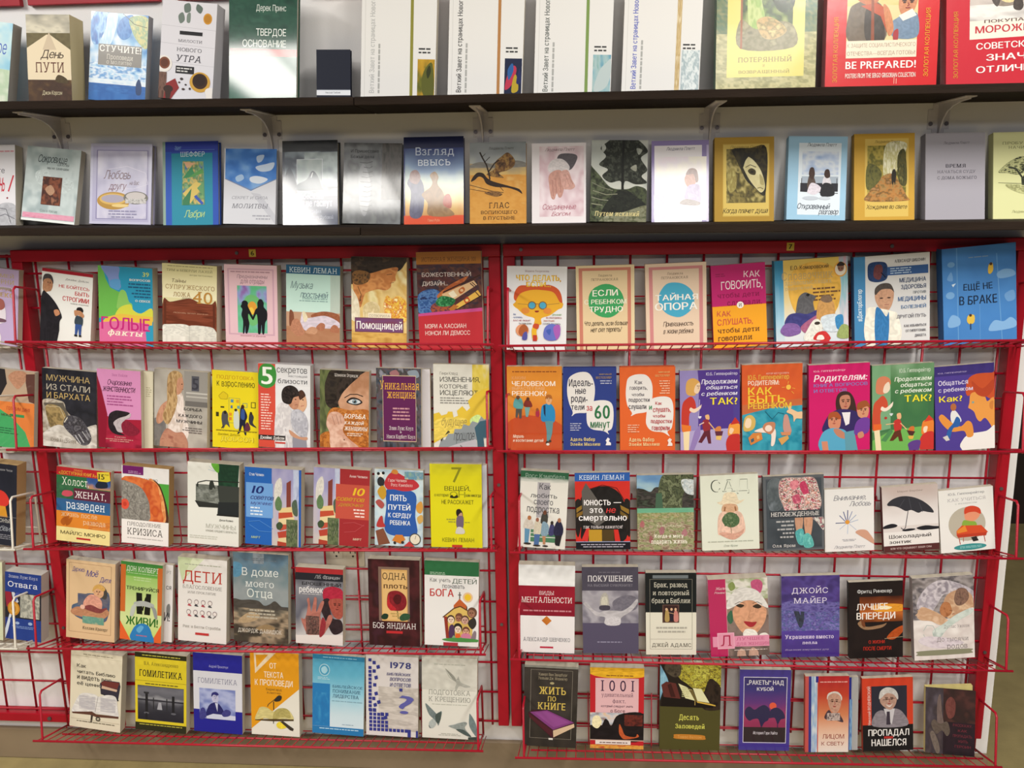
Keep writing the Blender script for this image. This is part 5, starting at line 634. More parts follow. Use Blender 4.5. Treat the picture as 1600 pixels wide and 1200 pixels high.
bk('d15','P','m','4c7c4c','3c6c44','green paperback with a red-dressed cook and a yellow TAK heading',[N(0,0,100,80,'8cb08c 4c7c4c 3c6c44 44744a',.3,3,2,5),P([(0,0),(30,0),(30,76),(0,80)],'74a078'),P([(92,30),(100,14),(100,70),(90,66)],'3c6844'),P([(32,78),(100,74),(100,100),(0,100),(0,90)],'6cac54'),P([(14,90),(30,76),(34,80),(22,92)],'4c8450'),S([(6,30),(8,17),(18,13),(28,16),(30,23),(24,26),(20,34),(10,34)],'cc7c5c'),S([(20,24),(27,20),(29,28),(24,33),(18,32)],'e4d0bc'),S([(0,70),(2,48),(10,40),(18,36),(25,44),(24,54),(14,56),(13,76),(2,78)],'c04c34'),P([(2,70),(15,70),(15,77),(2,78)],'d8642c'),S([(16,49),(22,51),(31,46),(34,44),(32,50),(22,55),(14,53)],'e4d4c4'),P([(3,78),(12,77),(15,100),(6,100)],'e4d4ac'),S([(28,58),(34,58),(31,61)],'c8d0d0'),E(22,63,2.4,1.6,'a8342c'),S([(42,66),(40,59),(46,58),(47,64)],'dca87c'),S([(36,78),(35,68),(44,65),(48,72),(46,80),(38,82)],'b83430'),P([(36,80),(46,78),(50,92),(44,92),(42,86),(34,91),(28,91)],'5c3020'),L([(46,70),(56,78)],1.6,'dcb080'),L([(22,71),(36,70)],1.6,'dcb080'),S([(58,80),(62,75),(68,75),(68,80),(62,82)],'c86c34'),P([(56,79),(70,81),(66,86),(60,85)],'4c2c28'),P([(58,86),(68,86),(66,90),(60,90)],'d8a84c'),S([(80,84),(82,70),(90,68),(101,70),(101,84),(88,84)],'dc7c34'),S([(84,76),(83,81),(87,84),(90,76)],'e8d0b4'),P([(84,70),(92,62),(101,68)],'c83c2c'),S([(78,101),(79,88),(90,82),(101,84),(101,101)],'c03430'),S([(58,96),(66,92),(78,92),(76,100),(62,101)],'5c3c84'),T('Ю.Б. Гиппенрейтер',44,5,94,10,'c8d8c4','b'),T('Продолжаем',36,15,96,20,'e4ecdc','bi'),T('общаться',46,22,96,27,'e4ecdc','bi'),T('с ребенком',37,29,96,34,'e4ecdc','bi'),T('ТАК?',52,37,96,45,'e8d834','b')])
bk('d16','P','m','4c3c8c','44347c','purple paperback with a red-haired profile watching a child on a hand',[R(0,0,100,12,'3c3074'),T('Ю.Б. ГИППЕНРЕЙТЕР',6,7,54,9,'a89cc4','b'),S([(52,32),(56,18),(70,12),(96,12),(101,12),(101,42),(90,42),(80,36),(66,34),(56,38)],'c0502c'),S([(60,36),(70,34),(84,40),(88,46),(101,44),(101,90),(94,76),(84,66),(76,70),(70,66),(66,58),(60,54),(56,52),(58,46)],'dc9448'),S([(62,20),(80,30),(98,20),(101,28),(88,40),(70,36)],'b04428'),E(64,46,2,1.4,'7c9c94'),S([(92,48),(98,46),(97,56),(92,54)],'c87c3c'),S([(45,101),(47,90),(60,84),(86,82),(101,76),(101,101)],'e4e0dc'),S([(6,62),(12,58),(24,66),(34,72),(44,74),(54,68),(62,72),(64,86),(54,88),(48,80),(28,80),(14,72)],'d88c40'),S([(26,64),(27,56),(33,54),(40,60),(44,68),(30,70)],'d8d8d8'),E(31,50,5,4.6,'a8643c'),S([(30,70),(36,62),(42,66),(40,74),(30,76),(24,88),(18,86),(22,76)],'2c5ca0'),P([(12,86),(20,84),(24,90),(18,91)],'c8c4c0'),T('Общаться',6,17,56,23,'d4cce4','b'),T('с ребенком',6,26,64,31,'d4cce4','b'),T('Как?',7,36,46,43,'e8d434','b')])
# third basket row
G='books in the third row of wire trays'
bk('e0','P','m','20222c','a88c60','near-black paperback with a red shape, thick tan page block, at left edge',[N(40,0,100,100,'1c1e28 242632 20222c',.6,3,3,3),S([(52,52),(54,40),(66,34),(78,36),(86,44),(84,52),(70,56)],'c8342c'),P([(60,54),(80,54),(84,68),(62,68)],'cc8c2c'),R(40,67,100,67.6,'6c6c70'),T('Гэри и Джин Чепм',50,6,92,8.6,'a4a4a8','s'),T('СТОРОНЫ',48,70,88,75,'c0bcb4','s'),T('любви',52,79,90,86,'8c9098','ih'),K(50,90,90,97,3,'84848c','r')])
bk('e1','P','m','c8a070','b4905c','paperback in five colour bands with a yellow price star',[R(0,0,100,11,'b4242c'),T('Новая',32,1.5,48,4,'dca04c','i'),T('«ДОСТУПНАЯ КНИГА»',4,5,74,9.6,'dca83c','b'),R(0,11,100,27,'2c6840'),N(56,11,100,26,'243c7c 3c5c94 c88c4c',.3,4,2,4),S([(72,20),(80,13),(92,14),(94,22),(76,24)],'1c2438'),R(0,27,100,43,'5c2438'),N(0,22,32,44,'3c7048 2c5840 4c7c5c',.6,3,3,3),S([(10,38),(14,32),(28,32),(30,37),(20,40)],'c04c5c'),R(0,43,100,60,'2c5484'),N(0,43,100,60,'3c5078 2c5c8c 286490',.4,3,2,3),R(0,60,100,82,'d4802c'),N(60,70,100,82,'d8843c c06c2c e09848',.9,2,5,4),R(0,82,100,101,'e4d490'),T('Холост,',10,13.5,60,24,'dce4d4','s'),T('ЖЕНАТ,',34,31,92,40,'e4dcdc','s'),T('разведен',18,47,90,56,'d8e0e8','s'),T('жизнь после',9,62,76,67,'e8c49c','s'),T('развода',50,71,92,76,'e8c49c','s'),S([(8,76),(12,70),(24,66),(20,74),(14,80)],'a8581c'),S([(18,78),(22,71),(30,68),(26,76),(20,80)],'a8581c'),T('МАЙЛС МОНРО',8,86,92,92,'4c4428',''),R(38,95,64,97.5,'b42c2c'),P([(75,2),(98,0),(100,12),(94,14),(77,14)],'dcc83c'),T('15',77,4,89,11,'2c2818','sb'),T('96 руб.',90,3,97,5,'4c4420','b')])
bk('e2','P','m','dcdad8','b08c5c','white and grey paperback with cut log rings and an orange band',[R(0,0,100,20,'e0dedc'),R(2,0,46,11,'6c1c64'),K(14,6,42,10,2,'b08cb0','l'),T('МАЙЛС МОНРО',14,14,76,18,'5c5450','s'),R(0,20,100,71,'4c9c3c'),Q([(60,20),(78,20),(90,36),(98,56),(98,72),(60,72)],'3c2018 54301f 2c1812',1,8,8,5),Q([(56,18),(74,20),(86,34),(93,54),(91,72),(56,72)],'dc9058 c87844 e4a468 d0844c',1,5,7,6),Q([(-4,18),(66,18),(80,34),(85,54),(82,73),(-4,73)],'c8602c b84c28 d87840 c4582c',1,5,5,4),Q([(-6,24),(20,22),(42,28),(56,42),(60,56),(55,72),(-6,74)],'84807a 6c6862 98948c 74706a a4a098',1,10,10,6),L([(16,50),(28,34),(40,29)],.6,'4c4844'),L([(18,51),(36,46),(57,44)],.6,'4c4844'),L([(18,56),(30,62),(44,70)],.6,'54504c'),L([(10,44),(14,26)],.5,'54504c'),L([(14,58),(18,70)],.5,'54504c'),E(7,51,9,7,'d4503c'),E(7,51,4,3,'b83c2c'),R(0,71,100,101,'e4e0dc'),T('ПРЕОДОЛЕНИЕ',12,74,84,79,'54504c','s'),T('КРИЗИСА',12,82,88,91,'44403c','s'),K(12,94,88,97,1,'b4b0ac','c')])
bk('e3','P','m','dcdcd4','b4b0a4','white paperback with a dark concrete diving platform',[P([(58,0),(100,0),(98,28),(68,28),(60,28)],'1c3c2c'),N(64,0,98,28,'20442f 183426 244a34',.6,3,4,4),S([(46,0),(60,0),(60,11),(52,8)],'5ca034'),L([(40,8),(54,10)],.7,'84a8c0'),L([(42,4),(52,9)],.6,'84a8c0'),N(16,27,100,50,'6c7068 8c908a 5c605a 747870 4c504c',.9,7,4,8),P([(58,27),(100,27),(100,50),(62,50)],'383c38'),P([(14,48),(60,50),(62,55),(22,56)],'2c2e2c'),P([(60,48),(100,46),(100,65),(58,65)],'24282a'),L([(18,30),(20,25),(36,22),(60,22),(100,21)],2,'202420'),L([(20,26),(20,31)],1.6,'202420'),S([(42,32),(43,24),(47,21),(50,23),(54,32),(50,30),(47,33)],'2c302c'),L([(46,22),(44,32)],2,'2c302c'),R(57,63,100,65,'202020'),T('Джон Колинз',62,69,89,71.5,'34342f','b'),T('МУЖЧИНЫ',36,76,94,81.6,'b0b0a4',''),T('КРИЗИС СРЕДНЕГО ВОЗРАСТА',36,83.5,96,86,'8c8c80',''),K(4,91,80,96,2,'c0c0b4','l')])
ten=[N(48,0,96,100,'7c7cb0 a8a4c4 b8b0b8 c8c0b4',.3,3,3,4),S([(54,20),(64,12),(66,30),(56,44),(52,40)],'d0ccc4'),P([(74,18),(82,14),(82,50),(74,52)],'7c3c34'),P([(86,14),(92,10),(93,22),(86,22)],'a84438'),N(86,0,96,52,'9ca4cc bcc4d8 8c94bc',.7,2,5,6),P([(60,52),(92,48),(94,60),(62,64)],'d8c088'),P([(60,58),(84,56),(86,64),(60,66)],'b84c34'),P([(60,66),(88,62),(88,74),(60,78)],'dcc898'),P([(60,74),(80,72),(80,78),(62,82)],'b8503c'),P([(58,84),(80,80),(82,90),(60,92)],'b04434'),P([(60,92),(90,88),(90,100),(58,100)],'d8c494'),P([(58,96),(80,98),(80,101),(58,101)],'a84030'),S([(54,44),(60,36),(66,44),(64,54),(56,54)],'5c7850'),N(74,66,94,100,'4c5c40 6c7854 384830 84886c',.9,6,6,9),S([(56,74),(62,70),(68,74),(64,80),(58,80)],'3c4c34'),S([(84,44),(92,40),(94,60),(86,58)],'4c5c4c')]
bk('e4','P','m','2858a8','a8a08c','blue and white paperback with a white-stepped house photo and 10 in navy',[R(0,0,51,100,'2460b0')]+ten+[R(2,20,50,66,'6c9cd4'),T('Стив Чепмен',8,7,34,11,'d0dcec','b'),T('10',12,24,34,34,'1c2c6c','bi'),T('советов',10,37,52,42,'3c4c84','bih'),T('мужчине',10,45,48,49,'4c5c94','ih'),K(10,51,32,64,3,'d8e4f0','l'),L([(6,72),(26,70),(50,80)],1.2,'4c84c8'),L([(8,76),(26,84),(48,84)],1.2,'4c84c8'),T('МИРТ',11,91,28,94,'a8c0a0','bi')])
tn2=[(o[0],[(x-48 if 1 else x,y) for x,y in o[1]])+o[2:] if o[0] in 'PSL' else (o[0],o[1]-48)+((o[2],o[3]-48)+o[4:]) for o in ten]
bk('e5','P','m','a42c30','a89c8c','red and white paperback with a white-stepped house photo and 10 in yellow',tn2+[R(47,0,100,101,'9c2c30'),R(40,20,100,66,'bc5040'),T('Анни Чепмен',64,7,96,10.5,'dcc0bc','b'),T('10',70,24,92,34,'e0b82c','bi'),T('советов',41,37,92,42,'c8942c','bih'),T('девочке',44,45,90,49,'c08c34','ih'),K(68,51,92,64,3,'ecd4cc','r'),L([(54,72),(74,70),(92,74)],1.2,'b4484c'),L([(56,84),(76,82),(92,72)],1.2,'b4484c'),T('МИРТ',72,91,88,94,'d8b8a0','bi')])
bk('e6','P','m','b8ccd4','a8b8bc','white and blue childrens paperback with toys around a blue painted panel',[N(0,0,100,100,'b4ccd8 c8d8dc a4bccc d8e0dc',.9,4,6,4),S([(24,28),(40,24),(70,26),(86,34),(84,60),(88,84),(60,88),(30,86),(20,76),(24,50)],'2c58a4'),S([(20,18),(30,6),(44,3),(60,8),(80,12),(92,20),(80,26),(60,28),(40,26),(26,26)],'b8343c'),S([(34,4),(40,-1),(48,2),(46,6)],'c8843c'),T('Гэри Чепмен',28,12,66,16,'e4c8c4','h'),T('Росс Кэмпбелл',34,18,78,22,'e4c8c4','h'),T('ПЯТЬ',32,33,66,41,'e8ecf0','b'),T('ПУТЕЙ',28,44,74,53,'e8ecf0','b'),T('К СЕРДЦУ',28,57,76,63,'e8ecf0','b'),T('РЕБЕНКА',32,67,74,73,'e8ecf0','b'),E(13,8,6,4,'e4e4e0'),E(8,6,3,2,'222'),E(18,5,3,2,'222'),S([(6,14),(12,10),(20,14),(18,22),(8,21)],'2c2c30'),S([(6,30),(14,22),(22,24),(24,34),(16,40)],'c09430'),S([(2,44),(10,40),(20,46),(14,52)],'a8504c'),S([(4,76),(10,64),(16,62),(18,70),(22,76)],'b03838'),P([(2,82),(18,78),(32,98),(8,101)],'7c4c38'),P([(36,94),(44,86),(58,86),(64,92),(54,98)],'c87c34'),E(42,97,3,2,'333'),E(58,96,3,2,'333'),E(84,91,12,8,'4c4c48'),E(84,91,10,6.6,'dcd4c0'),L([(84,91),(86,86)],.8,'444'),S([(86,46),(96,40),(100,48),(96,56),(88,54)],'cc9444'),S([(88,62),(98,58),(100,66),(92,70)],'c8a058'),N(62,2,100,12,'8cac94 5c8cac c8c89c',.9,6,2,3),P([(60,100),(72,94),(84,101)],'b83c3c')])
bk('e7b','P','m','c8ccd4','c8c8cc','pale back copy behind the acid-yellow paperback',[])
bk('e7','P','m','d4cc1c','c0b81c','acid-yellow paperback with a large grey 7 and a small seated woman',[N(4,0,100,14,'b8b424 ccc624 d4cc1c',.2,3,2,3),T('7',42,4,62,22,'84841c','s'),T('ВЕЩЕЙ,',28,25,78,32,'4c4c18',''),T('о которых',8,36,36,39,'6c6c1c','b'),T('ОН',38,33,68,40,'94941c',''),S([(38,40),(42,37),(46,39),(52,37),(54,40),(46,41)],'2c2c14'),T('вам никогда',69,36,98,39,'6c6c1c','b'),T('НЕ РАССКАЖЕТ',22,43,84,48,'5c5c18',''),S([(50,60),(51,55),(57,54),(62,58),(62,64),(54,64)],'241c18'),S([(54,62),(60,58),(62,62),(58,65)],'b88c74'),S([(50,74),(51,64),(58,62),(64,64),(63,76),(56,80)],'6c5c70'),S([(48,82),(52,76),(60,76),(66,80),(64,84),(50,84)],'c8c4b8'),K(28,65,48,71,2,'94943c','r'),K(66,69,76,71,1,'94943c','l'),T('КЕВИН ЛЕМАН',22,89,84,94,'84841c',''),R(41,97.5,61,99.5,'b8382c')])
bk('e8','P','m','dad8d0','d0c8a8','white paperback with a green top band and a row of teenagers',[R(36,0,62,60,'a8a4a8'),P([(0,0),(100,0),(100,11),(0,11)],'2c5c40'),N(0,8,100,14,'2c5c40 b8bcb4 dad8d0',.25,9,2,5),T('Росс Кэмпбелл',10,3,92,9,'8ca494','h'),T('Как',40,15,64,23,'34343c','h'),T('любить',22,28,78,34,'4c4c50','h'),T('своего',30,37,70,43,'44444c','h'),T('подростка',16,46,84,53,'4c4c50','h'),P([(26,76),(88,76),(88,92),(26,92)],'4c7c5c'),R(26,80,88,81,'d8d8d0'),R(26,85,88,86,'d8d8d0'),S([(10,72),(14,64),(22,60),(28,64),(32,72),(24,76),(14,76)],'c8c0b4'),E(22,61,4,3,'a86c44'),P([(13,75),(24,76),(22,94),(14,95)],'5c8cac'),S([(32,80),(34,66),(40,63),(48,70),(46,82),(36,84)],'c8c0ac'),E(39,63,3.4,2.8,'94604c'),P([(34,82),(46,82),(44,96),(34,96)],'4c6c9c'),S([(46,66),(48,56),(54,52),(60,56),(60,66),(52,68)],'3c3c38'),E(54,53,3.6,3,'6c4434'),S([(48,82),(50,66),(58,66),(64,72),(62,82),(56,84)],'7c98a8'),P([(51,84),(58,84),(58,95),(53,95)],'b0805c'),S([(64,82),(66,70),(70,66),(76,72),(74,82)],'3c3c64'),E(70,66,3,2.6,'2c2420'),S([(74,78),(78,66),(86,62),(94,72),(92,82),(80,84)],'24243c'),E(85,62,3.6,3,'a06c50'),P([(78,82),(92,82),(88,96),(78,95)],'242428'),E(76,96,4,2.6,'dcd8d0'),E(20,95,8,1.4,'34302c'),E(40,97,8,1.2,'34302c'),E(58,97,6,1.2,'34302c')])
bk('e9','P','m','c83028','b8b4b0','red and black paperback of a head in headphones under a blue band',[R(0,0,100,11,'2c5ca8'),T('КЕВИН ЛЕМАН',8,3,90,9,'d8e4f0','s'),S([(8,48),(14,28),(34,19),(60,18),(80,26),(92,44),(96,64),(86,90),(16,90),(10,70)],'1a1818'),L([(10,34),(22,22),(50,16),(76,20),(90,36)],1.4,'5c1814'),S([(-1,70),(-1,40),(8,34),(14,46),(10,70),(4,84)],'1e1a18'),S([(101,70),(101,40),(92,34),(88,46),(90,70),(98,84)],'1e1a18'),P([(2,46),(12,42),(12,47),(2,52)],'8c6c2c'),P([(2,53),(14,49),(13,54),(2,58)],'7c5c24'),P([(82,42),(98,48),(98,54),(84,48)],'8c6c2c'),P([(82,49),(96,56),(96,60),(82,54)],'6c5424'),P([(10,88),(20,72),(26,72),(22,90)],'c83430'),P([(72,90),(70,74),(78,74),(82,90)],'c83028'),P([(24,74),(48,74),(48,90),(24,90)],'b48c2c'),P([(48,74),(70,74),(70,90),(48,90)],'4c3c20'),P([(12,24),(20,13),(40,34),(60,60),(40,70),(14,58)],'5c5854'),T('юность —',16,35,84,42,'ece8e8','b'),T('это',26,46,50,52,'ece8e8','b'),T('не',56,46,74,52,'c83838','bi'),T('смертельно',6,56,94,62,'ece8e8','b'),T('так только кажется!',14,68,86,72.4,'c8c0c0','bi'),R(0,90,100,101,'181820'),R(0,89.4,100,90.4,'8c98b8'),K(8,92,92,98,2,'a8a4b0','c')])
bk('e10','P','m','8c9068','7c8060','paperback with a wild meadow, dark trees and blue sky',[N(0,0,100,24,'5078a8 6c94bc 94b4c4 a8bcbc',.35,4,3,4),Q([(-4,20),(10,18),(24,22),(34,16),(60,18),(104,20),(104,46),(-4,46)],'3c4038 302c2c 4c4844 24241f 444c40',1,9,6,8),Q([(40,46),(38,20),(44,2),(60,-6),(90,-6),(104,0),(104,12),(88,18),(80,30),(76,46)],'3c4434 5c6448 2c3024 7c8464 4c543c',1,11,10,5),Q([(78,8),(92,6),(104,10),(104,26),(86,24)],'c8d0d4 a8b4b8 dce0e0 5c6450',1,8,6,7),P([(34,24),(44,24),(46,46),(32,46)],'44604c'),N(0,44,100,58,'5ca080 74ac8c 8cb090',.4,4,2,3),N(0,50,100,101,'8ca070 a8ac80 6c7848 989060 b0a484 5c6840',.95,17,16,9),Q([(-4,64),(30,58),(60,60),(104,56),(104,104),(-4,104)],'8c9468 a0a078 6c7448 b4a88c 7c5c54 909464',1,18,14,3),Q([(4,66),(9,60),(13,65),(9,70)],'9c5c5c b07070',1,3,3,1),Q([(38,74),(44,68),(48,76),(42,80)],'946064 a87478',1,3,3,2),Q([(78,78),(84,72),(89,78),(84,82)],'a06c70 b48084',1,3,3,3),Q([(20,86),(24,80),(28,88),(23,91)],'9c6464 885050',1,3,3,4),T('Юрий Посаднев',34,66,78,68.6,'d0d0b0','s'),T('Когда я могу',30,79,82,83.5,'f0ecdc','sb'),T('подарить жизнь',24,87,88,91.5,'f0ecdc','sb')])
bk('e11','P','m','d8dccc','c8ccb8','pale cream paperback with a straw-hatted woman cupping leaves under САД',[T('САД',18,6,84,22,'3c443c','s'),T('САД',20,6.6,83.5,21.4,'d8dccc','s'),S([(28,36),(36,34),(42,24),(60,24),(66,34),(76,33),(64,39),(40,40)],'dccdb0'),S([(36,48),(38,40),(48,38),(62,40),(64,48),(56,50),(46,50)],'c8a080'),L([(42,42),(40,50)],2.6,'946444'),L([(59,42),(61,50)],2.6,'946444'),S([(28,76),(30,54),(40,48),(50,52),(62,48),(72,54),(76,74),(66,80),(34,80)],'dcb8a4'),S([(36,58),(46,50),(58,51),(66,58),(64,66),(52,70),(40,66)],'4c6444'),N(40,52,62,68,'5c7450 3c5838 7c8c68',1,7,6,4),L([(50,66),(53,82)],.9,'6c5c3c'),S([(30,78),(40,76),(54,78),(66,76),(74,72),(70,80),(58,86),(46,85)],'cc9c88'),K(10,87,90,90,1,'acb0a0','c'),T('Оля Яром',38,93,62,95.6,'8c9484','i')])
bk('e12','P','m','4c5058','44484c','dark grey paperback with a flowered skirt and turquoise shoes',[F(0,0,101,101,4.5,'5c6064'),N(5,5,96,96,'3c4248 454c52 343a40',.5,3,4,4),Q([(8,8),(30,6),(32,40),(10,44)],'6c7478 4c5458 808890',.6,3,4,3),Q([(30,4),(60,3),(84,4),(92,20),(96,38),(88,48),(60,50),(38,48),(32,38),(26,24)],'dcd0c4 2c3430 c85c70 f0e8e0 4c4c44 d88c80 e8dcd4 344038',1,13,12,15),Q([(60,12),(69,8),(75,22),(66,25)],'c84468 b03458 d86080',1,4,4,3),Q([(44,10),(54,6),(59,14),(49,19)],'d07484 e09098 b85c70',1,4,4,4),Q([(48,28),(58,25),(62,35),(51,37)],'c85c74 a84460 e08898',1,4,4,5),Q([(52,55),(65,55),(62,77),(55,77)],'b0846a c0947a 9c7058',.8,3,4,3),Q([(67,55),(81,55),(77,83),(70,83)],'b8886c c8987c a47458',.8,3,4,5),Q([(53,74),(64,71),(67,82),(65,93),(57,91),(53,82)],'5cb0ac 48989c 74c4bc',1,4,5,6),Q([(65,82),(72,77),(79,82),(82,95),(67,96)],'68bcb4 50a09c 80ccc4',1,4,5,7),Q([(80,56),(99,57),(99,74),(88,63)],'b8b4ac d8d4cc 4c4c4c c07880',1,6,6,8),R(10,46,96,56,'383c42'),T('НЕПОБЕЖДЕННЫЕ',12,48,92,53.5,'e0dcd8','s'),K(20,58,50,84,5,'a8a8a8','r'),T('Оля Яром',14,91,52,95,'dcd8d4','s')])
bk('e13','P','m','e0dedc','d0ccc8','small white paperback with a blue-petalled daisy and a hand',[T('Внимание,',18,10,84,18,'7c7c84','ih'),T('Любовь',50,20,94,28,'7c7c84','ih'),L([(42,52),(30,42)],1.6,'5c6494'),L([(44,51),(38,36)],1.6,'444c84'),L([(46,51),(47,34)],1.6,'3c4478'),L([(48,51),(56,36)],1.6,'8c94b4'),L([(50,52),(64,42)],1.6,'9ca8c0'),L([(50,54),(68,50)],1.6,'a8b4c8'),L([(42,54),(22,54)],1.6,'444c78'),L([(43,56),(30,64)],1.4,'b4bcd0'),L([(47,57),(46,72)],1.4,'b8c4d4'),L([(50,56),(64,66)],1.4,'b8c0d0'),E(46,53,4.6,3.4,'d8943c'),S([(62,70),(70,66),(84,67),(92,74),(100,84),(100,90),(84,82),(72,76)],'c89880'),K(34,80,64,84,2,'94949c','c'),T('Людмила Плетт',18,90,82,95,'9c9ca0','ih')])
bk('e14','P','m','d4ccc8','5c3434','white paperback with a flying black umbrella and dark clouds',[N(0,0,100,60,'b8a49c c8bcb8 dcd6d4 e0dcda',.15,3,3,3),T('Мария Фербинг',28,6,74,9,'8c7c74',''),S([(10,24),(20,18),(36,15),(54,17),(72,24),(86,34),(92,43),(82,42),(72,40),(64,42),(52,37),(42,38),(30,32),(20,29),(10,28)],'33333a'),L([(30,32),(40,20)],.8,'4c4c54'),L([(52,37),(48,18)],.8,'4c4c54'),L([(72,41),(66,26)],.8,'4c4c54'),L([(46,38),(40,64)],1.2,'3c3c44'),L([(40,64),(36,66),(32,63)],1.4,'3c3c44'),S([(0,60),(8,57),(18,56),(26,59),(20,62),(0,63)],'222228'),S([(34,67),(46,65),(58,66),(54,68),(40,69)],'222228'),S([(60,65),(76,62),(92,64),(101,65),(101,68),(72,69)],'222228'),R(0,69,101,90,'e2deda'),T('Шоколадный',10,73,86,79,'3c3838','b'),T('зонтик',10,83,50,87,'3c3838','b'),R(0,90,101,101,'542c2c'),T('или что скрывают ваши сны',12,93,86,96,'b8a09c','b')])
bk('e15','P','m','e2e0dc','d4d0cc','white paperback with a red-haired child asleep at an orange desk',[T('Ю.Б. Гиппенрейтер',18,5,84,9,'8c8c90','b'),T('КАК УЧИТЬСЯ',16,14,86,19,'a8a4a8','s'),T('с интересом',30,22,70,24,'a8a8a8','s'),E(50,56,34,27,'b4ac9c'),S([(46,46),(48,34),(60,30),(72,34),(74,44),(64,52),(52,52)],'dc9070'),S([(46,40),(48,30),(62,28),(74,33),(76,42),(66,38),(54,38)],'c8442c'),S([(42,60),(44,50),(56,52),(66,54),(66,62)],'84a440'),P([(30,66),(40,58),(76,60),(88,72),(30,74)],'cc4c2c'),P([(30,66),(46,58),(50,68),(32,70)],'dc8434'),P([(30,72),(86,72),(84,77),(32,77)],'b43c28'),L([(34,76),(36,88)],1.2,'a83c2c'),L([(80,76),(82,87)],1.2,'a83c2c'),L([(42,76),(42,84)],1,'a83c2c'),P([(56,78),(66,77),(70,84),(60,85)],'2c2828'),E(54,93,30,5,'3c8c8c'),K(34,91,76,95,2,'94c4c4','c')])
# fourth basket row
G='books in the fourth row of wire trays'
bk('f0a','P','m','d8d8bc','b4b4a8','pale yellow-green paperback just inside the left edge, beside the blue medal book',[N(60,0,100,100,'dcdcb8 d0d4b4 c8ccac',.6,3,4,5)])
bk('f0b','P','m','243478','b8b4ac','blue paperback with a gold medal on a striped ribbon',[R(0,0,100,34,'243a80'),T('Элина Луис Коул',10,4,90,9,'b8bcd0','s'),T('Отвага',8,15,90,24,'e4e4e8','s'),R(0,33,100,76,'24242c'),N(42,34,96,74,'a8a89c 84847c c0beb0 6c6c64',.9,6,5,4),P([(0,33),(16,33),(26,60),(4,58)],'8c2434'),P([(18,33),(26,33),(38,48),(26,54)],'c4c4cc'),P([(30,33),(42,33),(20,60),(14,56)],'3c4c94'),P([(14,66),(20,66),(8,98),(0,101),(0,96)],'c4ccd8'),E(24,60,17,12,'b87c28'),E(24,60,13,9,'c8943c'),S([(16,62),(22,54),(30,58),(28,66)],'a8702c'),R(14,76,100,101,'243c84'),E(34,84,6,2.4,'94a8cc'),E(70,83,6,2.6,'94a8cc'),K(18,88,86,93,2,'7c94c4','c')])
bk('f1','P','m','d4b48c','c4a47c','tan paperback with a child held in a large hand, dotted border',[L([(6,4),(92,4)],.9,'a07c5c'),L([(6,97),(92,97)],.9,'a07c5c'),L([(6,4),(6,97)],.9,'a07c5c'),L([(92,4),(92,97)],.9,'a07c5c'),T('Держись',12,9,38,15,'343484','ih'),T('Моё',40,11,66,20,'343484','ih'),T('Дитя',68,19,92,26,'343484','ih'),S([(26,56),(40,44),(62,42),(84,38),(90,50),(86,72),(76,80),(40,80),(16,74),(12,62)],'4c5c74'),N(24,44,88,60,'3c4c70 5c5c6c 6c6870',.8,5,3,4),S([(60,32),(74,30),(84,38),(82,48),(70,46)],'44403c'),S([(56,42),(58,34),(66,31),(76,34),(76,44),(66,48)],'d0a078'),S([(54,40),(58,32),(70,29),(80,34),(76,38),(64,35)],'c89c54'),S([(38,52),(50,44),(66,46),(74,54),(70,66),(50,62),(36,60)],'d09480'),S([(34,64),(50,58),(70,62),(84,60),(80,70),(60,70)],'7c3c3c'),S([(10,68),(26,62),(46,66),(70,68),(84,62),(88,68),(74,76),(44,76),(16,74)],'b07c5c'),E(34,62,5,3,'dcb09c'),N(34,74,78,84,'7ca08c 5c9080 b4b08c',.8,5,2,3),T('Коллин Крогерт',34,88,86,92,'3c342c','si')]+face(66,40,6,5))
bk('f2b','P','m','dcd8d8','d0d0d4','white back copy showing beside the orange and lime paperback',[T('РТ',84,8,96,12,'8c8c8c','s'),T('СЯ',84,28,96,33,'34343c','b'),S([(86,56),(92,52),(95,58),(92,70),(86,66)],'7c7c7c'),T('И!',80,64,94,76,'3c3c40','b')])
bk('f2','P','m','a8c45c','c46424','orange and lime fitness paperback with a black letter and blue ball',[N(0,0,100,26,'2c7034 5c9c44 84b454',.1,2,2,2),N(0,18,100,100,'8cb85c b8c884 c8d494 b4cc58',.1,2,2,2),P([(0,4),(12,4),(12,66),(0,66)],'c0642c'),P([(88,4),(100,4),(100,66),(90,66)],'c0642c'),P([(0,78),(26,101),(0,101)],'d8602c'),P([(101,78),(76,101),(101,101)],'d8602c'),T('ДОН КОЛБЕРТ',14,5,90,11.5,'dce4d0','s'),K(16,13,88,15,1,'a8c494','c'),K(26,18,78,24,2,'b4cc94','c'),T('ТРЕНИРУЙСЯ',14,30,92,36,'20281c','b'),P([(38,39),(52,39),(54,67),(40,67)],'161812'),P([(62,39),(74,39),(72,67),(58,67)],'161812'),P([(60,44),(62,44),(56,62),(52,62)],'161812'),S([(34,52),(56,49),(80,52),(78,57),(56,56),(36,57)],'a4a8a4'),S([(24,70),(28,58),(38,54),(38,58),(32,70)],'b4b8b0'),S([(74,55),(86,58),(90,70),(84,70),(78,60)],'8c908c'),T('ЖИВИ!',14,71,92,82,'2c6824','b'),S([(28,101),(30,90),(40,82),(56,79),(70,82),(78,92),(80,101)],'2c78b4'),S([(40,88),(50,82),(58,84),(48,92)],'5ca0cc'),K(40,94,66,97,1,'b46478','c')])
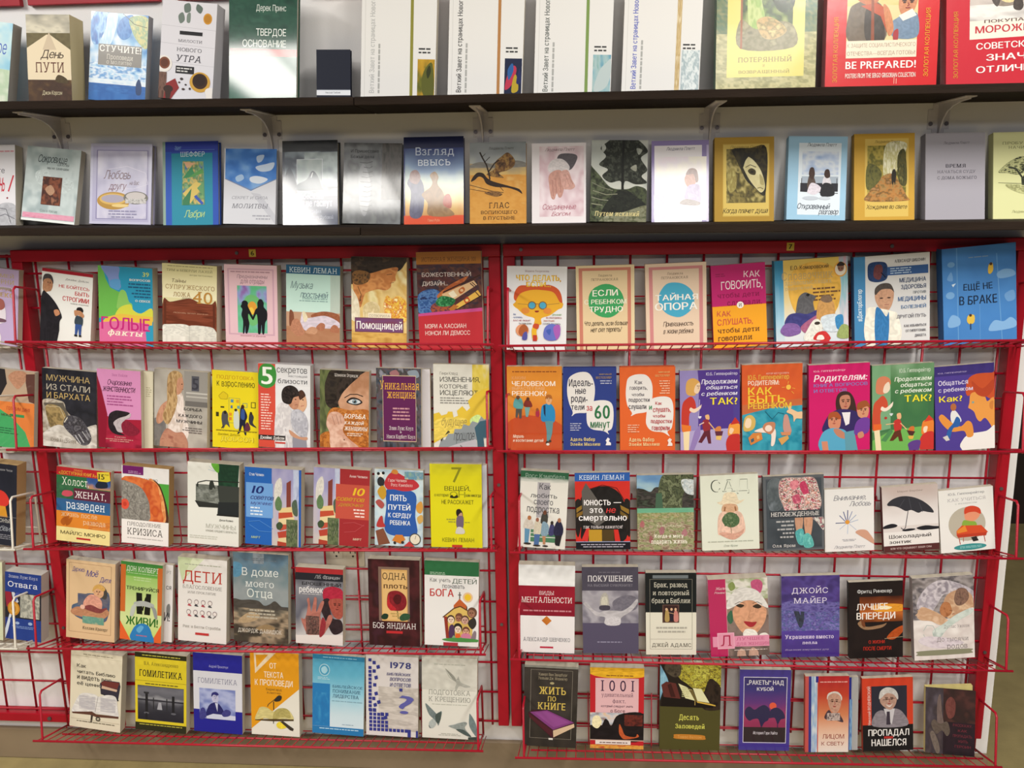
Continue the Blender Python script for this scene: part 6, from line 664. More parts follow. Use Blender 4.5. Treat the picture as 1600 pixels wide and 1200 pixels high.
bk('f3','P','m','dcd8d4','c8c4c0','white paperback with ДЕТИ in red and nine doodled faces',[P([(0,8),(0,0),(54,0),(8,30)],'c0cca4'),P([(30,0),(54,0),(10,26)],'d0d8b8'),K(14,7,88,9.5,1,'9ca08c','c'),T('ДЕТИ',10,16,90,30,'b03428','s'),T('БЛАГОСЛОВЕНИЕ',10,34,90,38.5,'84807c','s'),T('ИЛИ ПРОКЛЯТИЕ',20,41.5,78,44.5,'84807c','s')]+[o for i in range(9) for o in (E(24+(i%4)*14+(0 if i<4 else -2),(55 if i<4 else 68),4.6,3.2,'8c7c7c'),E(24+(i%4)*14+(0 if i<4 else -2),(55.2 if i<4 else 68.2),3.6,2.4,'dcd4d0'),S([(20+(i%4)*14,(60 if i<4 else 73)),(23+(i%4)*14,(57.6 if i<4 else 70.6)),(28+(i%4)*14,(60.5 if i<4 else 73.5))],['b04c54','3c3c40','a03c48','4c4c50'][i%4])) if i<8]+[E(76,68,4.4,3,'8c7c7c'),E(76,68.2,3.4,2.2,'dcd4d0'),L([(72,74),(78,71)],1.4,'3c3c40'),T('Рик и Бетти Стробби',10,84.5,88,88,'9c9890','s'),R(36,93.5,64,96.5,'b83434')])
bk('f4','P','g','48545c','44403c','slate-blue paperback of clouds over dark mountains',[N(0,0,100,60,'34485c 54748c 6c8088 8c9498 7c8488',.35,4,3,6),S([(0,12),(16,14),(14,26),(0,28)],'4c84a4'),N(36,0,56,12,'5c6874 8c98a4 54606c',.4,3,2,4),K(20,5,80,9,2,'5c6c7c','c'),T('В доме',16,17,82,26,'d8dcdc','s'),T('моего',22,33,74,39,'d4d8d8','s'),T('Отца',25,41,72,51,'d8dcd8','s'),S([(0,62),(0,54),(14,55),(30,54),(46,55),(56,60),(66,58),(76,54),(88,60),(101,62),(101,80),(0,80)],'3c3838'),N(0,64,100,101,'343234 6c6458 a08c74 3c3630 2c2828',.75,4,5,9),S([(8,80),(20,72),(34,68),(48,72),(40,78),(20,82)],'a89070'),S([(40,88),(60,82),(76,86),(64,90)],'8c7454'),K(16,64,88,76,3,'b0a898','c'),T('ДЖОРДЖ ДАВИДЮК',8,88,88,92.5,'d8d0c4','s')])
bk('f5','P','m','34303c','a0a09c','dark paperback with a raised hand and a red-capped face',[N(0,14,100,101,'2c2c38 84848c 5c5c68 b8b4b4 dcd4d0',.2,3,2,5),R(0,0,100,7,'a82c30'),R(0,7,100,17,'24242c'),T('Л.Б. Францен',40,9,94,14,'a8a8ac','ih'),T('БРОШЕННЫЙ',14,18,96,24,'1c1a20','b'),T('ребенок',8,25,58,34,'e4e0e0','b'),K(14,35,54,37,1,'c0bcbc','l'),S([(58,40),(60,28),(76,24),(94,26),(101,32),(101,42),(80,42),(66,44)],'a8243c'),S([(52,52),(60,42),(72,42),(74,60),(80,68),(96,70),(100,84),(80,90),(66,74),(58,64)],'2c2024'),S([(70,44),(84,40),(100,42),(101,60),(94,68),(82,66),(74,56)],'9c4c40'),S([(20,70),(26,52),(24,44),(29,42),(33,60),(38,46),(40,40),(45,42),(44,60),(52,48),(58,44),(60,48),(52,66),(62,74),(70,64),(78,64),(76,72),(66,84),(54,94),(28,94),(16,80),(12,70)],'a8685c'),N(22,66,50,92,'5c3c38 7c5850 3c2c2c 8c6c60',1,6,6,7),P([(0,94),(100,90),(100,101),(0,101)],'d8d0cc'),S([(56,68),(64,74),(60,90),(50,94)],'8c2c34')]+face(88,50,10,9,'3c1c1a','6c2c28'))
bk('f6','P','m','3c1c20','c4b89c','dark maroon paperback with a rose on a tan vertical card',[N(0,0,100,100,'341a1e 4c2024 301618 40202a',.8,4,5,4),R(20,9,80,75,'7c6458'),R(26,12,76,75,'d0a464'),R(28,14,74,73,'d8b074'),T('ОДНА',28,16,74,24,'2c2018','s'),T('плоть',30,30,76,35,'4c2c1c','bh'),S([(36,54),(38,42),(46,38),(60,38),(72,44),(74,54),(66,61),(50,62),(40,60)],'7c1c24'),S([(36,52),(40,42),(42,52),(54,60),(44,62),(38,58)],'b0242c'),S([(48,48),(54,42),(64,44),(62,52),(54,54)],'4c1418'),L([(56,62),(58,72)],1.6,'5c6438'),S([(24,70),(30,66),(38,67),(36,72),(28,73)],'1c3424'),S([(60,70),(68,65),(80,66),(78,72),(64,74)],'2c4c34'),K(42,64,64,70,2,'b09458','c'),T('БОБ ЯНДИАН',8,77,92,84,'d8d0cc','s'),R(34,87,66,90,'b82c30')])
bk('f7','P','m','e0dedc','c8c8c4','white paperback with a cartoon chapel, smiling children and a green top band',[R(0,0,100,17,'2c6840'),K(10,13,48,16.5,2,'a4bca4','l'),T('Как учить',10,20,48,25,'4c4c50',''),T('ДЕТЕЙ',51,19,96,26,'3c5040',''),T('познавать',33,28,74,32,'54545c',''),T('БОГА',10,33,54,42,'b8302c','b'),E(80,42,9,6,'dcb890'),E(80,42,6,4,'e0b830'),S([(50,60),(62,50),(64,44),(68,48),(78,52),(78,58),(66,56)],'4c3024'),P([(54,52),(65,44),(78,52),(76,60),(54,60)],'b85c30'),P([(64,44),(66,44),(66,36),(64,36)],'5c5450'),P([(62,39),(68,39),(68,40),(62,40)],'5c5450'),P([(36,66),(54,56),(66,53),(80,58),(90,66),(88,92),(42,92)],'d0b060'),L([(34,67),(54,56),(66,53),(80,58),(92,68)],2.2,'5c3c28'),P([(36,66),(42,66),(46,92),(40,92)],'8c3428'),E(88,60,9,6.4,'6c4c3c'),E(87,61,6,4.4,'a0745c'),S([(80,72),(92,66),(96,74),(88,80)],'34302c'),E(49,69,7.4,5.2,'3c2c28'),E(49,70,6,4.2,'e0c8b0'),E(64,66,7,5,'6c4434'),E(63,68,5.6,3.6,'9c6c54'),E(75,69,7.6,5.4,'5c4034'),E(75,70,6.2,4.4,'c8a090'),E(62,79,8,5.8,'2c2824'),E(62,81,6,4.2,'e4d0bc'),E(77,82,7,5,'6c4034'),E(77,83.4,5.6,3.6,'d8a888'),S([(46,92),(46,78),(54,76),(56,92)],'4c3454'),P([(58,86),(66,86),(68,93),(56,93)],'d8602c'),S([(68,94),(70,86),(84,86),(86,94)],'c87c98'),S([(52,94),(54,88),(60,92),(68,90),(72,95)],'7c9c74'),S([(86,92),(92,82),(96,84),(94,93)],'84747c'),S([(34,93),(60,91),(98,92),(98,95),(60,96),(38,95)],'4c8c48'),R(35,97,62,99.6,'a8303c')]+face(49,70,5,3.6)+face(62,81,5,3.6)+face(77,83,5,3.6)+face(75,70,5,3.6)+face(63,68,5,3)+face(87,61,5,3.6))
bk('f8','P','m','e0dcdc','d8d4d0','white paperback with a crimson band and an ochre diamond',[N(0,0,100,24,'c4c4c4 dcdcdc ececec d8d8d8',.3,4,3,5),N(0,24,100,59,'7c1428 94182c 84162a 701224',.3,3,2,3),T('ВИДЫ',37,30,63,34.5,'dcc8c8','s'),T('МЕНТАЛЬНОСТИ',5,37,95,43.5,'e8dcd8','s'),K(8,51,94,55,1,'c07c84','c'),P([(50,59),(59,64.5),(50,70),(41,64.5)],'c07028'),T('АЛЕКСАНДР ШЕВЧЕНКО',8,84.5,92,89,'5c5c64','s'),R(38,95,62,97,'b42440')])
bk('f9','P','m','4c4858','44404c','grey-violet paperback with a statue arms outstretched',[N(0,28,100,68,'8c8890 a8a4ac 74707c 94909c',.7,4,3,7),R(0,0,100,28,'4a4654'),R(0,67,100,101,'524c62'),S([(54,42),(74,34),(96,36),(96,50),(64,54)],'6c6874'),K(30,5,68,7.5,1,'6c6874','c'),T('ПОКУШЕНИЕ',10,10,90,17,'d8d4d8','sb'),T('НА ВЫСШИЙ СУВЕРЕНИТЕТ',10,19.5,90,23,'8c8894','s'),S([(2,44),(8,42),(18,50),(30,54),(40,52),(60,52),(72,52),(86,46),(97,38),(99,42),(88,52),(70,60),(66,68),(40,68),(40,60),(24,58),(12,50)],'b4b0b4'),S([(32,48),(33,36),(40,30),(46,34),(48,48),(42,50)],'a8a49c'),S([(34,44),(36,36),(44,36),(45,44),(40,48)],'c4c0b0'),S([(32,46),(48,46),(48,51),(32,51)],'44404c'),S([(44,60),(66,60),(66,69),(42,69)],'c4c0c4'),K(26,88.5,70,91.5,1,'8c88a0','c')])
bk('f10','P','m','d8d4c4','20221f','black over cream paperback with a small square old painting of three figures',[R(0,0,100,50,'181c1e'),R(14,3,84,7,'6c7478'),T('Брак, развод',17,12,82,18,'d0ccbc','s'),T('и повторный',14,22,86,28,'d0ccbc','s'),T('брак в Библии',12,32,88,38,'d0ccbc','s'),F(8,8,92,97,.6,'8c887c'),R(33,40,66,63,'5c443c'),N(35,41,64,62,'2c1c1c 3c2424 4c302c',.7,3,3,3),S([(38,61),(39,48),(44,46),(47,60)],'a88c54'),S([(56,61),(56,50),(60,47),(64,52),(64,61)],'c07c74'),S([(48,60),(48,48),(53,47),(54,60)],'28202c'),E(41,46,2.4,1.8,'d0a888'),E(51,46,2.4,1.8,'d0a888'),E(59,46,2.4,1.8,'d0a888'),L([(44,50),(58,52)],1.2,'c09878'),K(18,67,84,77,2,'a8a498','c'),L([(8,84),(92,84)],.5,'a8a498'),T('ДЖЕЙ АДАМС',12,88,90,94,'5c5850','s')])
bk('f11','P','g','b41c5c','a4184c','crimson and white paperback of a red-lipped face under a flowered hood',[R(0,0,30,101,'b01c58'),R(29.5,0,30.6,101,'d8a0a8'),R(30.6,0,101,101,'8c7468'),N(30,0,101,28,'c8c4bc e0dcd4 94a078 dcd8d0',.9,4,3,4),S([(72,6),(84,2),(92,8),(88,20),(78,22)],'b84c78'),S([(34,8),(42,4),(46,12),(38,16)],'7c8c50'),N(30,50,101,101,'5c4c48 84706a 443c3c',.7,3,3,6),S([(40,52),(42,40),(52,32),(72,30),(90,38),(97,44),(94,58),(84,70),(74,76),(62,76),(50,68)],'cc9474'),S([(30,40),(34,26),(48,14),(62,12),(84,18),(101,40),(86,36),(74,30),(60,30),(46,36)],'d4d0cc'),S([(46,36),(52,34),(60,36),(54,39)],'2c201c'),S([(74,38),(82,35),(89,39),(82,41)],'2c201c'),L([(44,34),(52,31),(60,33)],1,'4c3428'),L([(74,34),(82,32),(90,36)],1,'4c3428'),L([(70,42),(66,52),(70,54)],.9,'b07c60'),S([(58,58),(66,58),(72,59),(80,59),(74,65),(66,65)],'9c1c2c'),S([(30,50),(38,42),(40,56),(34,60)],'2c5c44'),S([(56,74),(62,68),(76,70),(80,78),(60,80)],'e4e0d8'),S([(84,76),(94,74),(101,80),(86,82)],'e0dcd4'),P([(4,77),(101,77),(101,92),(4,91)],'d88ca8'),R(12,72,41,94,'e0a4b8'),R(13.5,73.5,39.5,92.5,'d890a8'),T('Л',17,75.5,36,90,'a01c48','s'),T('ЛУЧШЕЕ',44,79,92,83,'b8547c','s'),T('ДЛЯ ЖЕНЩИН',44,86,100,90,'b8547c','s'),T('Жили',12,10,30,14,'e4b8c4','ih'),T('Романс',10,16,29,19,'e4b8c4','ih'),S([(44,101),(52,94),(60,101)],'b89484'),S([(64,101),(72,93),(82,101)],'b89484'),K(40,95,96,97,1,'d8c8c0','l')])
bk('f12','P','g','3c2c74','34286c','deep purple paperback with a lavender field',[N(0,0,100,44,'34246c 44307c 4c3c8c 382870 2c2060',.8,5,4,4),N(0,34,100,80,'4c4490 7c74b8 34507c 6c5cac 2c2c64 8c84c4',.95,20,15,9),N(0,70,100,101,'54409c 402c80 3c287c',.3,5,3,5),Q([(18,36),(27,40),(33,50),(33,40),(39,44),(38,60),(32,66),(26,56)],'20283c 2c3850 181c30',1,5,5,3),Q([(0,34),(40,30),(100,36),(100,44),(60,46),(0,42)],'3c3478 544a90 6c64a8 302a68',1,14,4,6),T('ДЖОЙС',18,13,80,22,'dcd4e8','s'),T('МАЙЕР',21,26,78,34.5,'dcd4e8','s'),T('Украшение вместо',6,75,90,80,'dcd0ec','sb'),T('пепла',36,84,62,87,'dcd0ec','sb'),T('Исцеление измученных душ',6,93,82,95,'b4a4cc','si')])
bk('f13','P','m','1c1618','14100f','black paperback with an orange horizon glow and a red subtitle',[N(0,0,100,101,'1a1416 221a1a 161214',.5,3,3,4),N(20,20,100,54,'3c1c14 7c3c1c b8642c 5c2c18',.15,3,2,6),S([(40,34),(60,30),(101,32),(101,40),(70,41),(50,40)],'d8902c'),S([(54,35),(66,33),(80,35),(70,38)],'f0e0b0'),S([(16,56),(24,52),(32,60),(60,58),(70,56),(60,62),(30,64)],'8c6c50'),S([(70,76),(82,66),(100,60),(100,68),(84,78)],'a8481c'),L([(66,77),(100,75)],.8,'b0a07c'),S([(22,46),(28,52),(30,60),(24,58)],'6c3c24'),T('Фритц Ринекер',16,10,80,15,'dcdcdc',''),T('ЛУЧШЕЕ',14,29,72,37.5,'ece4dc','b'),T('ВПЕРЕДИ',14,41,86,50,'ece4dc','b'),T('О ЖИЗНИ',36,78.5,66,83,'b83024','b'),T('ПОСЛЕ СМЕРТИ',26,87,78,92,'b83024','b')])
bk('f14','P','m','d4ccc8','8c8484','pale paperback with a newborn wrapped in cloth and olive foot strip',[N(0,0,100,52,'5c5856 7c7474 a49c9c 4c484e 948c90',.9,5,6,7),Q([(6,34),(20,14),(44,4),(72,8),(100,20),(98,32),(72,24),(52,22),(38,36),(24,48)],'b4acb4 c8c0c8 9c949e d4ccd2 8c848e',1,7,5,4),Q([(50,42),(52,28),(62,20),(80,17),(96,24),(100,38),(98,48),(74,50),(58,52)],'c8a484 b88e70 d8b898 a87c60',.9,4,4,3),Q([(68,28),(74,16),(88,17),(92,28),(82,36),(72,36)],'6c5048 8c6c5c 54403a',1,6,5,6),Q([(44,40),(50,32),(60,33),(64,44),(56,50),(47,48)],'a86c44 b87c54 945a38',.9,4,4,5),L([(60,42),(65,43)],.9,'5c382c'),L([(64,47),(68,46)],.9,'8c4c40'),Q([(6,46),(14,36),(30,40),(48,48),(58,56),(46,60),(28,54),(12,52)],'d0ae90 c09878 dcbca0',.8,4,4,8),L([(10,42),(4,46)],1.4,'cca888'),L([(12,40),(7,40)],1.4,'cca888'),Q([(-4,58),(28,54),(44,61),(70,50),(104,43),(104,104),(-4,104)],'dcd4d0 e6e0dc d0c6c2 e0d8d4',.8,5,4,9),Q([(32,66),(50,58),(70,48),(94,41),(98,46),(76,55),(56,65),(42,77),(34,76)],'b8c4bc d0d8d2 a0aca6',1,6,5,2),L([(16,66),(22,59),(32,60),(36,66),(32,76),(20,77),(16,70)],1.2,'b0b8b4'),Q([(8,80),(20,73),(60,77),(82,84),(40,89)],'ccc0c8 d8ced4 bcb0b8',1,6,3,6),T('Дуглас Уилсон',50,60,92,64,'847c7c','s'),T('До тысячи',38,75,90,80.5,'8c8484','s'),T('родов',54,85,88,90,'8c8484','s'),S([(6,94),(10,91),(90,91),(94,94),(90,97),(10,97)],'84846c')])
# fifth basket row
G='books in the lowest wire trays'
bk('g1','P','m','d8cfb8','c8bfa8','cream paperback with an open book lying before a dark closed one',[L([(2,7),(98,7)],.5,'a89c84'),K(24,3,82,5.4,1,'8c8470','c'),T('Как',12,18,30,23,'34302c','b'),T('читать Библию',13,26,87,31,'34302c','b'),T('и видеть всю',13,34,80,39,'34302c','b'),T('её ценность',13,42,80,47,'34302c','b'),P([(58,41),(66,36),(96,36),(98,42),(94,62),(88,60),(60,56)],'34303c'),P([(60,40),(66,37),(96,37),(92,46),(62,44)],'6c3430'),P([(62,44),(92,47),(91,50),(61,48)],'c8a890'),P([(60,55),(92,58),(96,62),(88,64)],'20222c'),S([(4,86),(10,72),(20,60),(34,57),(50,58),(56,60),(74,56),(90,58),(94,74),(96,85),(76,84),(54,84),(44,83),(24,84)],'d4d0cc'),L([(55,60),(50,82)],.9,'8c8684'),N(18,61,50,80,'c8c4c4 b0acb0 d4d0cc',1,2,16,4),N(60,61,90,80,'c8c4c4 b0acb0 d4d0cc',1,2,16,6),P([(4,86),(44,82),(52,85),(96,84),(96,87),(52,89),(40,87),(6,88)],'5c3c30'),P([(42,87),(46,87),(44,98),(41,98)],'3c3430'),E(56,91.5,4.6,3.4,'3c3830'),T('и',54,89.8,58,93,'d8cfb8','b'),L([(2,94.5),(98,94.5)],.5,'a89c84'),K(14,96,90,98.5,1,'6c6450','c')])
bk('g2','P','m','d4c02c','5c5430','yellow paperback with a dark pier photograph',[R(0,0,100,6.5,'2c2c1c'),K(14,2,88,5,1,'c0b848','c'),T('В.А. Александренко',18,12,84,16.5,'5c5420','s'),T('ГОМИЛЕТИКА',8,23,92,32,'24241c','sb'),L([(0,38),(100,38)],.6,'6c6424'),K(20,40,84,43.5,1,'6c6424','c'),R(5,44.5,95,91.5,'34343c'),N(5,45,95,62,'54545c 6c6c74 5c5c64 a4a4a8',.25,4,2,5),N(5,62,95,91,'84848c 3c3c44 2c2c34 24242c',.2,4,2,6),R(5,63,95,65,'2c2c34'),R(20,54,25,82,'202024'),R(72,56,77,80,'202024'),R(17,53,27,55.5,'2c2c30'),E(22,82,5,1.4,'5c5c64'),E(75,80,5,1.4,'5c5c64'),R(35,60,37,76,'2c2c30'),R(61,60,63,76,'2c2c30'),P([(46,66),(51,66),(53,76),(43,76)],'9c9ca4'),R(20,82,24,91,'202024'),R(0,95.5,100,101,'2c2c1c'),K(8,96.8,92,99,1,'c0b848','c')])
bk('g3','P','m','24248c','b8b8c4','royal blue and white paperback with a man at a lectern photo',[R(0,24,100,76,'d0d0d8'),T('Андрей Прокопчук',32,15,72,18.5,'a8a8d0','i'),T('ГОМИЛЕТИКА',9,33,90,40,'7c7c94','s'),N(12,47,86,88,'8c94c4 a8b0d4 7480b8 6c78b0',.8,3,4,7),S([(38,62),(39,54),(46,52),(51,57),(50,64),(44,67)],'b4b4d0'),S([(37,58),(38,53),(46,51),(52,54),(48,56),(42,55)],'2c2c6c'),S([(26,88),(30,72),(40,66),(50,66),(60,74),(66,84),(60,88)],'242460'),P([(44,66),(50,66),(49,78)],'c4c8dc'),P([(26,85),(40,81),(86,82),(86,88),(26,88)],'c4c8dc'),S([(58,80),(66,74),(76,76),(74,82),(62,84)],'3c3c7c'),S([(12,88),(14,76),(22,74),(26,84),(20,89)],'3c3c80')]+face(45,58,4,4,'34346c','34346c'))
bk('g4','P','m','d8941c','b0a494','orange and white paperback with an open book and microphone, corner triangle',[P([(100,44),(100,101),(0,101),(0,97)],'dcd8cc'),P([(8,0),(54,0),(10,27)],'e0ccac'),P([(12,4),(38,3),(13,20)],'d8941c'),T('ОТ',40,13,54,20,'ecdcc4','b'),T('ТЕКСТА',28,24,68,31.5,'ecdcc4','b'),T('К ПРОПОВЕДИ',9,34,87,41.5,'ecdcc4','b'),T('Бернгард',32,44.5,64,47.5,'7c5c24',''),T('Клептер',34,49,62,51.5,'7c5c24',''),L([(34,68),(36,65),(44,61),(52,57)],1.2,'34302c'),S([(48,60),(52,56),(58,53),(64,54),(62,59),(54,61)],'2c2826'),L([(47,61),(47,72)],1.6,'34302c'),S([(8,85),(14,74),(20,69),(32,69),(44,73),(54,73),(68,69),(80,72),(88,82),(70,82),(50,84),(28,83)],'c8bc7c'),S([(46,84),(48,74),(60,69),(76,70),(82,80),(64,80)],'a89c5c'),P([(8,85),(46,83),(88,82),(88,84),(46,86),(8,86)],'4c3c24'),L([(46,85),(46,89)],1.4,'34302c'),S([(52,90),(58,86),(70,87),(74,92),(64,95),(55,94)],'e0c838'),P([(60,86),(66,85),(88,94),(86,97),(80,96)],'3c342c')])
bk('g5','P','m','54a4c4','4c94b4','light blue paperback with a dark blue map strip and globe emblem',[N(0,0,100,100,'4494b8 60acc8 8cc4d8 c4d8e0 d0dce4',.1,2,2,2),R(0,0,100,6,'2c7ca4'),K(20,2,86,4.4,1,'8cc0d8','c'),R(0,38,34,95,'2878b4'),N(2,50,32,92,'3c8cc0 2878b4 2870ac',.9,4,5,6),E(23,20,10.5,8,'a8ccd8'),E(23,20,9,6.8,'4498bc'),S([(17,18),(24,15),(29,20),(24,25),(18,23)],'a0ccdc'),K(10,29,34,33,2,'b0d0dc','l'),T('БИБЛЕЙСКОЕ',39,38,97,42.5,'244464','s'),T('ПОНИМАНИЕ',39,44.5,93,49,'244464','s'),T('ЛИДЕРСТВА',39,51,90,55.5,'244464','s'),K(38,59,98,61,1,'7c9cac','l'),K(58,90,80,92,1,'8ca0b0','c'),R(0,95,100,101,'2874ac'),K(14,96.4,90,99,1,'b8d4e4','c')])
bk('g6','P','m','d4d0d0','c8c8cc','white paperback with navy mosaic squares and a question mark',[R(0,0,100,100,'d4cecc'),N(24,40,100,98,'c8c0b8 b0a8a0 d0c8c0 bcb4ac',.9,3,16,5)]+[R(6+c*7.6,70+r*5,6+c*7.6+6,74.2+r*5,'343884') for r in range(6) for c in range([2,4,4,5,5,10][r])]+[R(5,4+k*5,11,8+k*5,'343884') for k in (0,2,3,4,5,6,7,8,9,10,11,12,13)]+[R(x,y,x+6,y+4.4,'343884') for x,y in ((13,7),(13,18),(14,36),(12,54),(13,69),(28,74),(37,74),(80,95),(96,96))]+[P([(x,y),(x+6,y-1.4),(x+7.4,y+3),(x+1.4,y+4.4)],'343884') for x,y in ((20,13),(16,27),(16,48),(21,59),(14,63),(34,79))]+[R(64,41,70,45,'343884'),T('1978',47,7,86,15,'343878','b'),T('БИБЛЕЙСКИХ',40,20,86,24.5,'4c4c7c','bi'),T('ВОПРОСОВ',46,27,86,31.5,'4c4c7c','bi'),T('И ОТВЕТОВ',46,34,86,39,'4c4c7c','bi'),T('?',63,50,92,74,'5c5ca0','s')])
bk('g7','P','m','d8d6cc','c0beb0','white paperback with four grey doves in flight',[N(0,0,100,40,'b4b4ac d0cec4 c4c2b8 dcdad0',.6,5,4,4),K(22,7,80,9.5,1,'a8a89c','c'),S([(42,14),(52,24),(62,26),(66,22),(68,26),(72,30),(88,34),(80,36),(68,34),(62,40),(60,36),(62,30),(50,24)],'a8a8a0'),S([(42,13),(56,26),(62,28),(58,22)],'8c8c84'),T('ПОДГОТОВКА',12,39.5,88,45.5,'8c8c84','s'),T('К КРЕЩЕНИЮ',12,48,88,54,'8c8c84','s'),K(18,56.5,82,58.5,1,'b4b4a8','c'),S([(6,57),(18,64),(28,70),(34,66),(36,69),(30,84),(26,80),(16,88),(12,84),(22,78),(12,70)],'6c7878'),S([(24,72),(34,67),(34,76),(28,82)],'44504c'),S([(12,82),(20,76),(26,82),(18,88)],'a8b0ac'),S([(86,70),(88,68),(98,80),(101,96),(94,92),(86,82)],'6c7c7c'),S([(48,84),(58,82),(66,80),(78,78),(82,80),(78,86),(90,96),(78,94),(62,88),(54,86)],'8c9490'),S([(62,88),(76,88),(90,96),(80,95)],'4c5856'),P([(84,97),(100,96),(100,101),(84,101)],'3c4440'),K(28,93,72,96.5,2,'a8a89c','c')])
bk('g8','P','m','34302c','2c2826','dark brown paperback with a purple bound book and gold heading',[N(0,0,100,100,'302c28 3c3632 2c2824 3a342e',.5,3,4,4),R(0,0,100,2.4,'8c8c84'),F(12,5,90,95,.6,'8c8478'),T('Хаверт Ван Зандбург',26,9,80,12.5,'a89c84','s'),T('Уильям Дж. Мэрингер',26,14,80,17.5,'a89c84','s'),E(52,22,4,1.6,'a89c74'),T('ЖИТЬ',28,27,78,36.5,'cfb458','sb'),T('ПО',44,39,60,45.5,'cfb458','sb'),T('КНИГЕ',26,47.5,78,56.5,'cfb458','sb'),P([(8,62),(16,58),(44,57),(96,72),(96,76),(58,94),(54,94),(10,67)],'3c1c24'),P([(12,61),(44,57.5),(95,72),(56,83)],'7c3c78'),P([(20,61.5),(43,59),(86,72),(57,79.5)],'8c4888'),P([(56,84),(95,73.5),(96,78),(57,93)],'d0b494'),P([(10,63),(55,84),(55,93),(11,68)],'4c2028'),R(48,94,56,96.4,'d8d4cc')])
bk('g9','P','m','b8242c','c89c38','red paperback with a yellow arch, pink 1001 panel and night fire photo',[S([(0,0),(20,-1),(80,-1),(101,0),(101,10),(70,12.5),(30,12.5),(0,8)],'dca828'),K(30,8.5,80,11,1,'7c4c1c','c'),R(10,13,90,57,'dcb0b4'),T('1 0 0 1',20,15.5,82,29,'3c2440','s'),T('удивительный',21,31,80,36,'6c4c5c','s'),T('факт,',42,39,66,43.5,'6c4c5c','s'),T('который следует знать',20,46,80,49,'4c3444','ih'),T('о Боге',38,51.5,65,55.5,'4c2c38','s'),R(0,56,100,90,'1c1618'),N(0,56,62,72,'dcb890 c8c4c8 a0a8b0 8c5c44',.9,4,3,5),S([(4,72),(6,62),(16,60),(22,68),(14,76)],'e8dcb0'),S([(22,72),(28,64),(34,66),(40,72),(54,58),(101,57),(101,90),(0,90),(0,78),(14,80)],'1a1416'),N(64,58,98,72,'3c2020 6c2c24 2c1818',.8,4,3,6),S([(54,80),(55,70),(60,76),(66,84),(84,86),(88,82),(90,86),(66,89),(58,86)],'b8542c'),R(0,90,100,91,'c8a898'),R(10,91,76,96,'e0d4cc'),K(18,92.4,70,95,1,'5c3434','c'),N(0,96.5,100,100,'c85c2c dca848 b8342c',1,12,2,4)])
bk('g10','P','m','4c4824','403c1e','olive paperback with a lectern bible before yellow stained glass',[R(0,0,100,49,'241c18'),Q([(26,-4),(104,-4),(104,30),(88,20),(76,34),(60,30),(44,22),(30,14)],'b8b43c 8c8434 d0cc58 5c4c24 c4b840 3c2c18 a0983c',1,13,11,8),Q([(-4,2),(6,8),(14,22),(6,30),(-4,44)],'6c9cb8 8cb8cc 4c7c9c',1,4,5,3),Q([(8,0),(30,-4),(34,10),(24,15),(10,9)],'3c342c 544a3c 2c241e',1,5,5,5),Q([(78,20),(88,17),(104,30),(104,50),(70,50)],'241c18 342820 1c1412',1,4,4,6),P([(2,24),(10,20),(26,22),(34,40),(6,38)],'5c2c28'),P([(12,24),(18,22),(26,38),(18,38)],'3c1c1a'),P([(4,38),(70,42),(88,48),(88,50),(2,49)],'181210'),P([(30,22),(44,26),(60,42),(42,39)],'d8d4a4'),P([(54,27),(68,28),(82,44),(62,42)],'dcd8ac'),P([(46,27),(54,29),(62,42),(58,42)],'6c5c34'),K(36,26,52,38,6,'b8b484','l'),P([(60,42),(84,45),(92,46.5),(92,47.8),(62,44)],'c8a444'),L([(58,42),(58,47)],1.2,'b09450'),T('Десять',32,58,65,64.5,'cfcc5c','sb'),T('Заповедей',26,69,75,74.5,'cfcc5c','sb'),S([(24,84),(28,81.5),(70,82),(76,85),(72,87.6),(28,87)],'b8782c'),T('Томас Ватсон',30,83,70,86,'d8a058','s')])
bk('g11','P','g','3c3088','34286c','indigo paperback with palm silhouettes and a red sun in a white frame',[F(8,9,93,92,1.2,'dcd8e0'),N(9,10,92,72,'28245c 342c74 5c2c74 94305c 84284c',.1,2,2,2),R(9,72,92,91,'241a24'),E(66,45,7,4.4,'d8543c'),S([(12,58),(12,50),(20,46),(30,50),(40,46),(50,44),(60,50),(58,62),(50,66),(44,72),(38,62),(28,62),(20,64)],'221e48'),S([(58,60),(62,50),(74,47),(86,52),(90,60),(82,62),(76,68),(70,60)],'221e48'),L([(43,60),(44,72)],1.6,'221e48'),L([(76,60),(76,72)],1.6,'221e48'),T('„РАКЕТЫ” НАД',14,13,86,18.5,'dcd8e0','b'),T('КУБОЙ',34,20.5,66,26,'dcd8e0','b'),T('История Гэри Уайта',28,77,76,81,'c8c0c8','bi')])
bk('g12b','P','m','a8a8a8','c0bcb8','silver-grey back copy behind the white-haired man book, blue side strip',[R(70,0,84,100,'2c3490'),N(80,30,86,100,'4c84bc 8cb4d4 3c5cac',.9,2,6,4)])
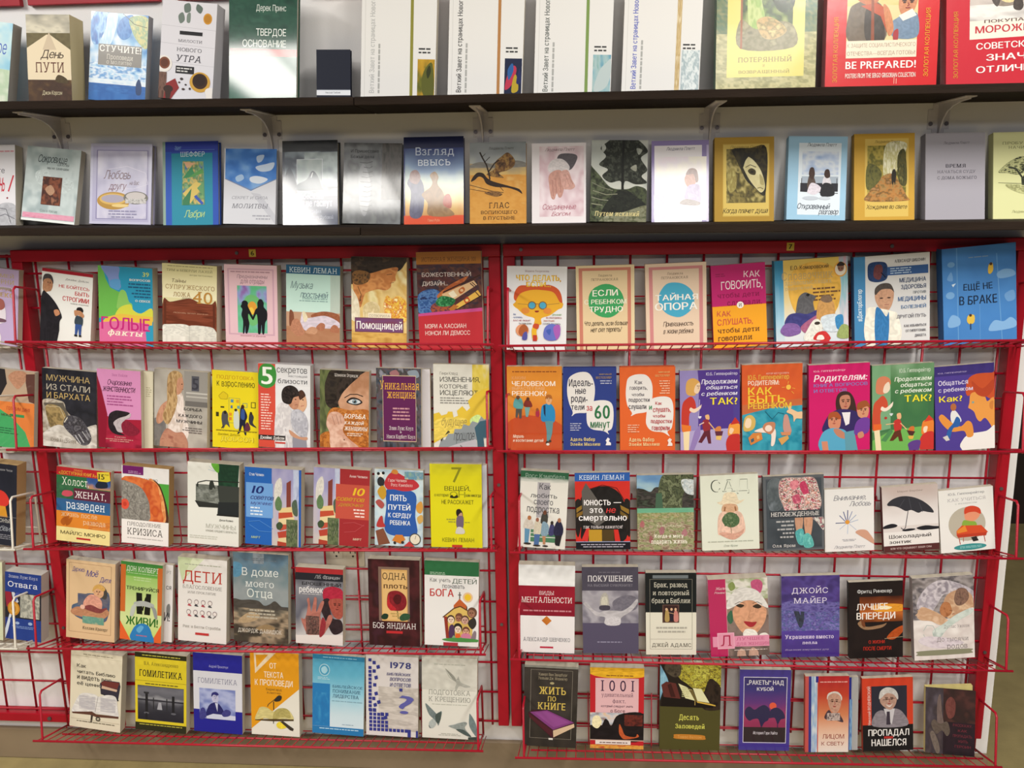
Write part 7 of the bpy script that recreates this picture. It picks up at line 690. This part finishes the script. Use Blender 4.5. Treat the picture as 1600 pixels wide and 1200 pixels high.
bk('g12','P','m','c0442c','b04c34','orange-red paperback with a white-haired man and striped left edge',[R(0,0,8,101,'b8504c'),R(8,0,14,101,'34347c'),R(14,0,24,101,'b4bcbc'),N(14,0,28,101,'b8c0c4 8ca8c8 d0d4d4',.9,2,6,4),R(24,0,34,8,'2c2c7c'),N(30,0,101,101,'a8242c b8402c c87c54 dcb8a0 e0d8d0',.03,2,2,2),K(34,6,96,9,1,'d8a098','l'),S([(50,30),(52,23),(64,20),(76,21),(84,27),(82,32),(70,27),(58,29)],'d0c8c0'),S([(52,34),(53,26),(66,22),(80,26),(82,36),(76,46),(66,48),(58,44)],'b88c78'),L([(54,32),(80,34)],.9,'5c4440'),S([(44,54),(54,44),(64,50),(76,48),(88,60),(70,58),(56,58)],'44343c'),N(50,48,80,58,'3c3038 c8b4ac 4c3c40',1,8,3,4),T('ЛИЦОМ',40,76,90,82,'8c3c34',''),T('К СВЕТУ',38,86,90,91,'8c3c34','')]+face(67,34,11,10))
bk('g13','P','m','c84028','b43c2c','red and black paperback with a portrait of a smiling old man in a grey suit',[R(0,64,101,101,'1c1a1c'),R(18,11,88,66,'2c2c38'),S([(22,66),(24,50),(36,44),(50,46),(64,42),(80,48),(88,66)],'847c84'),P([(42,42),(64,42),(58,64),(48,54)],'c4c0c4'),P([(48,46),(54,46),(55,64),(47,64)],'3c3440'),S([(36,34),(36,24),(46,18),(60,19),(68,26),(66,36),(58,43),(48,42)],'b08c7c'),S([(33,28),(36,18),(48,13),(62,15),(70,22),(70,30),(62,23),(48,21),(38,27)],'c4c0bc'),L([(40,30),(66,28)],1,'3c3034'),S([(46,36),(54,38),(60,35),(54,40)],'d8ccc8'),T('Николай ВОДНЕВСКИЙ',9,11,16,64,'e0c4bc','bv'),T('ПРОПАДАЛ',11,70,92,79,'ece8e4','b'),R(42,80,60,83,'b0302c'),T('НАШЕЛСЯ',17,83.5,86,93,'ece8e4','b')]+face(53,30,11,9))
bk('g14','P','m','3c3034','d0c080','dark leaning booklet with a shadowed face, slightly opened',[N(0,0,40,100,'5c545c 484048 3c3438 54484a',.7,3,5,4),N(36,0,101,50,'5c3834 3c2828 302424 4c302c',.6,3,3,7),N(36,50,101,101,'241a20 2c2028 1e181c',.5,3,3,4),S([(24,20),(30,10),(34,40),(38,56),(30,64),(24,50)],'6c5c58'),S([(12,56),(18,48),(30,54),(44,50),(50,64),(44,72),(34,64),(22,70)],'5c5048'),S([(10,72),(16,66),(26,80),(30,96),(22,98)],'6c6058'),S([(40,24),(50,12),(60,20),(58,40),(46,44)],'6c3c38'),T('РАССКАЖУ,',56,52,94,56,'74303c',''),T('КАК',66,60,84,64,'74303c',''),T('ПРОПАДАТЬ',56,68,94,72,'74303c',''),T('ЖИТЬ',66,76,86,80,'74303c',''),T('ГЕРОИН',60,84,92,88,'74303c','')])

# glyph outlines are taken once from the built-in font
def keys(ops): return {ch for o in ops if o[0] == 'T' for ch in o[1] if ch != ' '}
make_glyphs(sorted(set('67').union(*[keys(job[6]) for job in QUEUE])))
for job in QUEUE: build_book(*job)
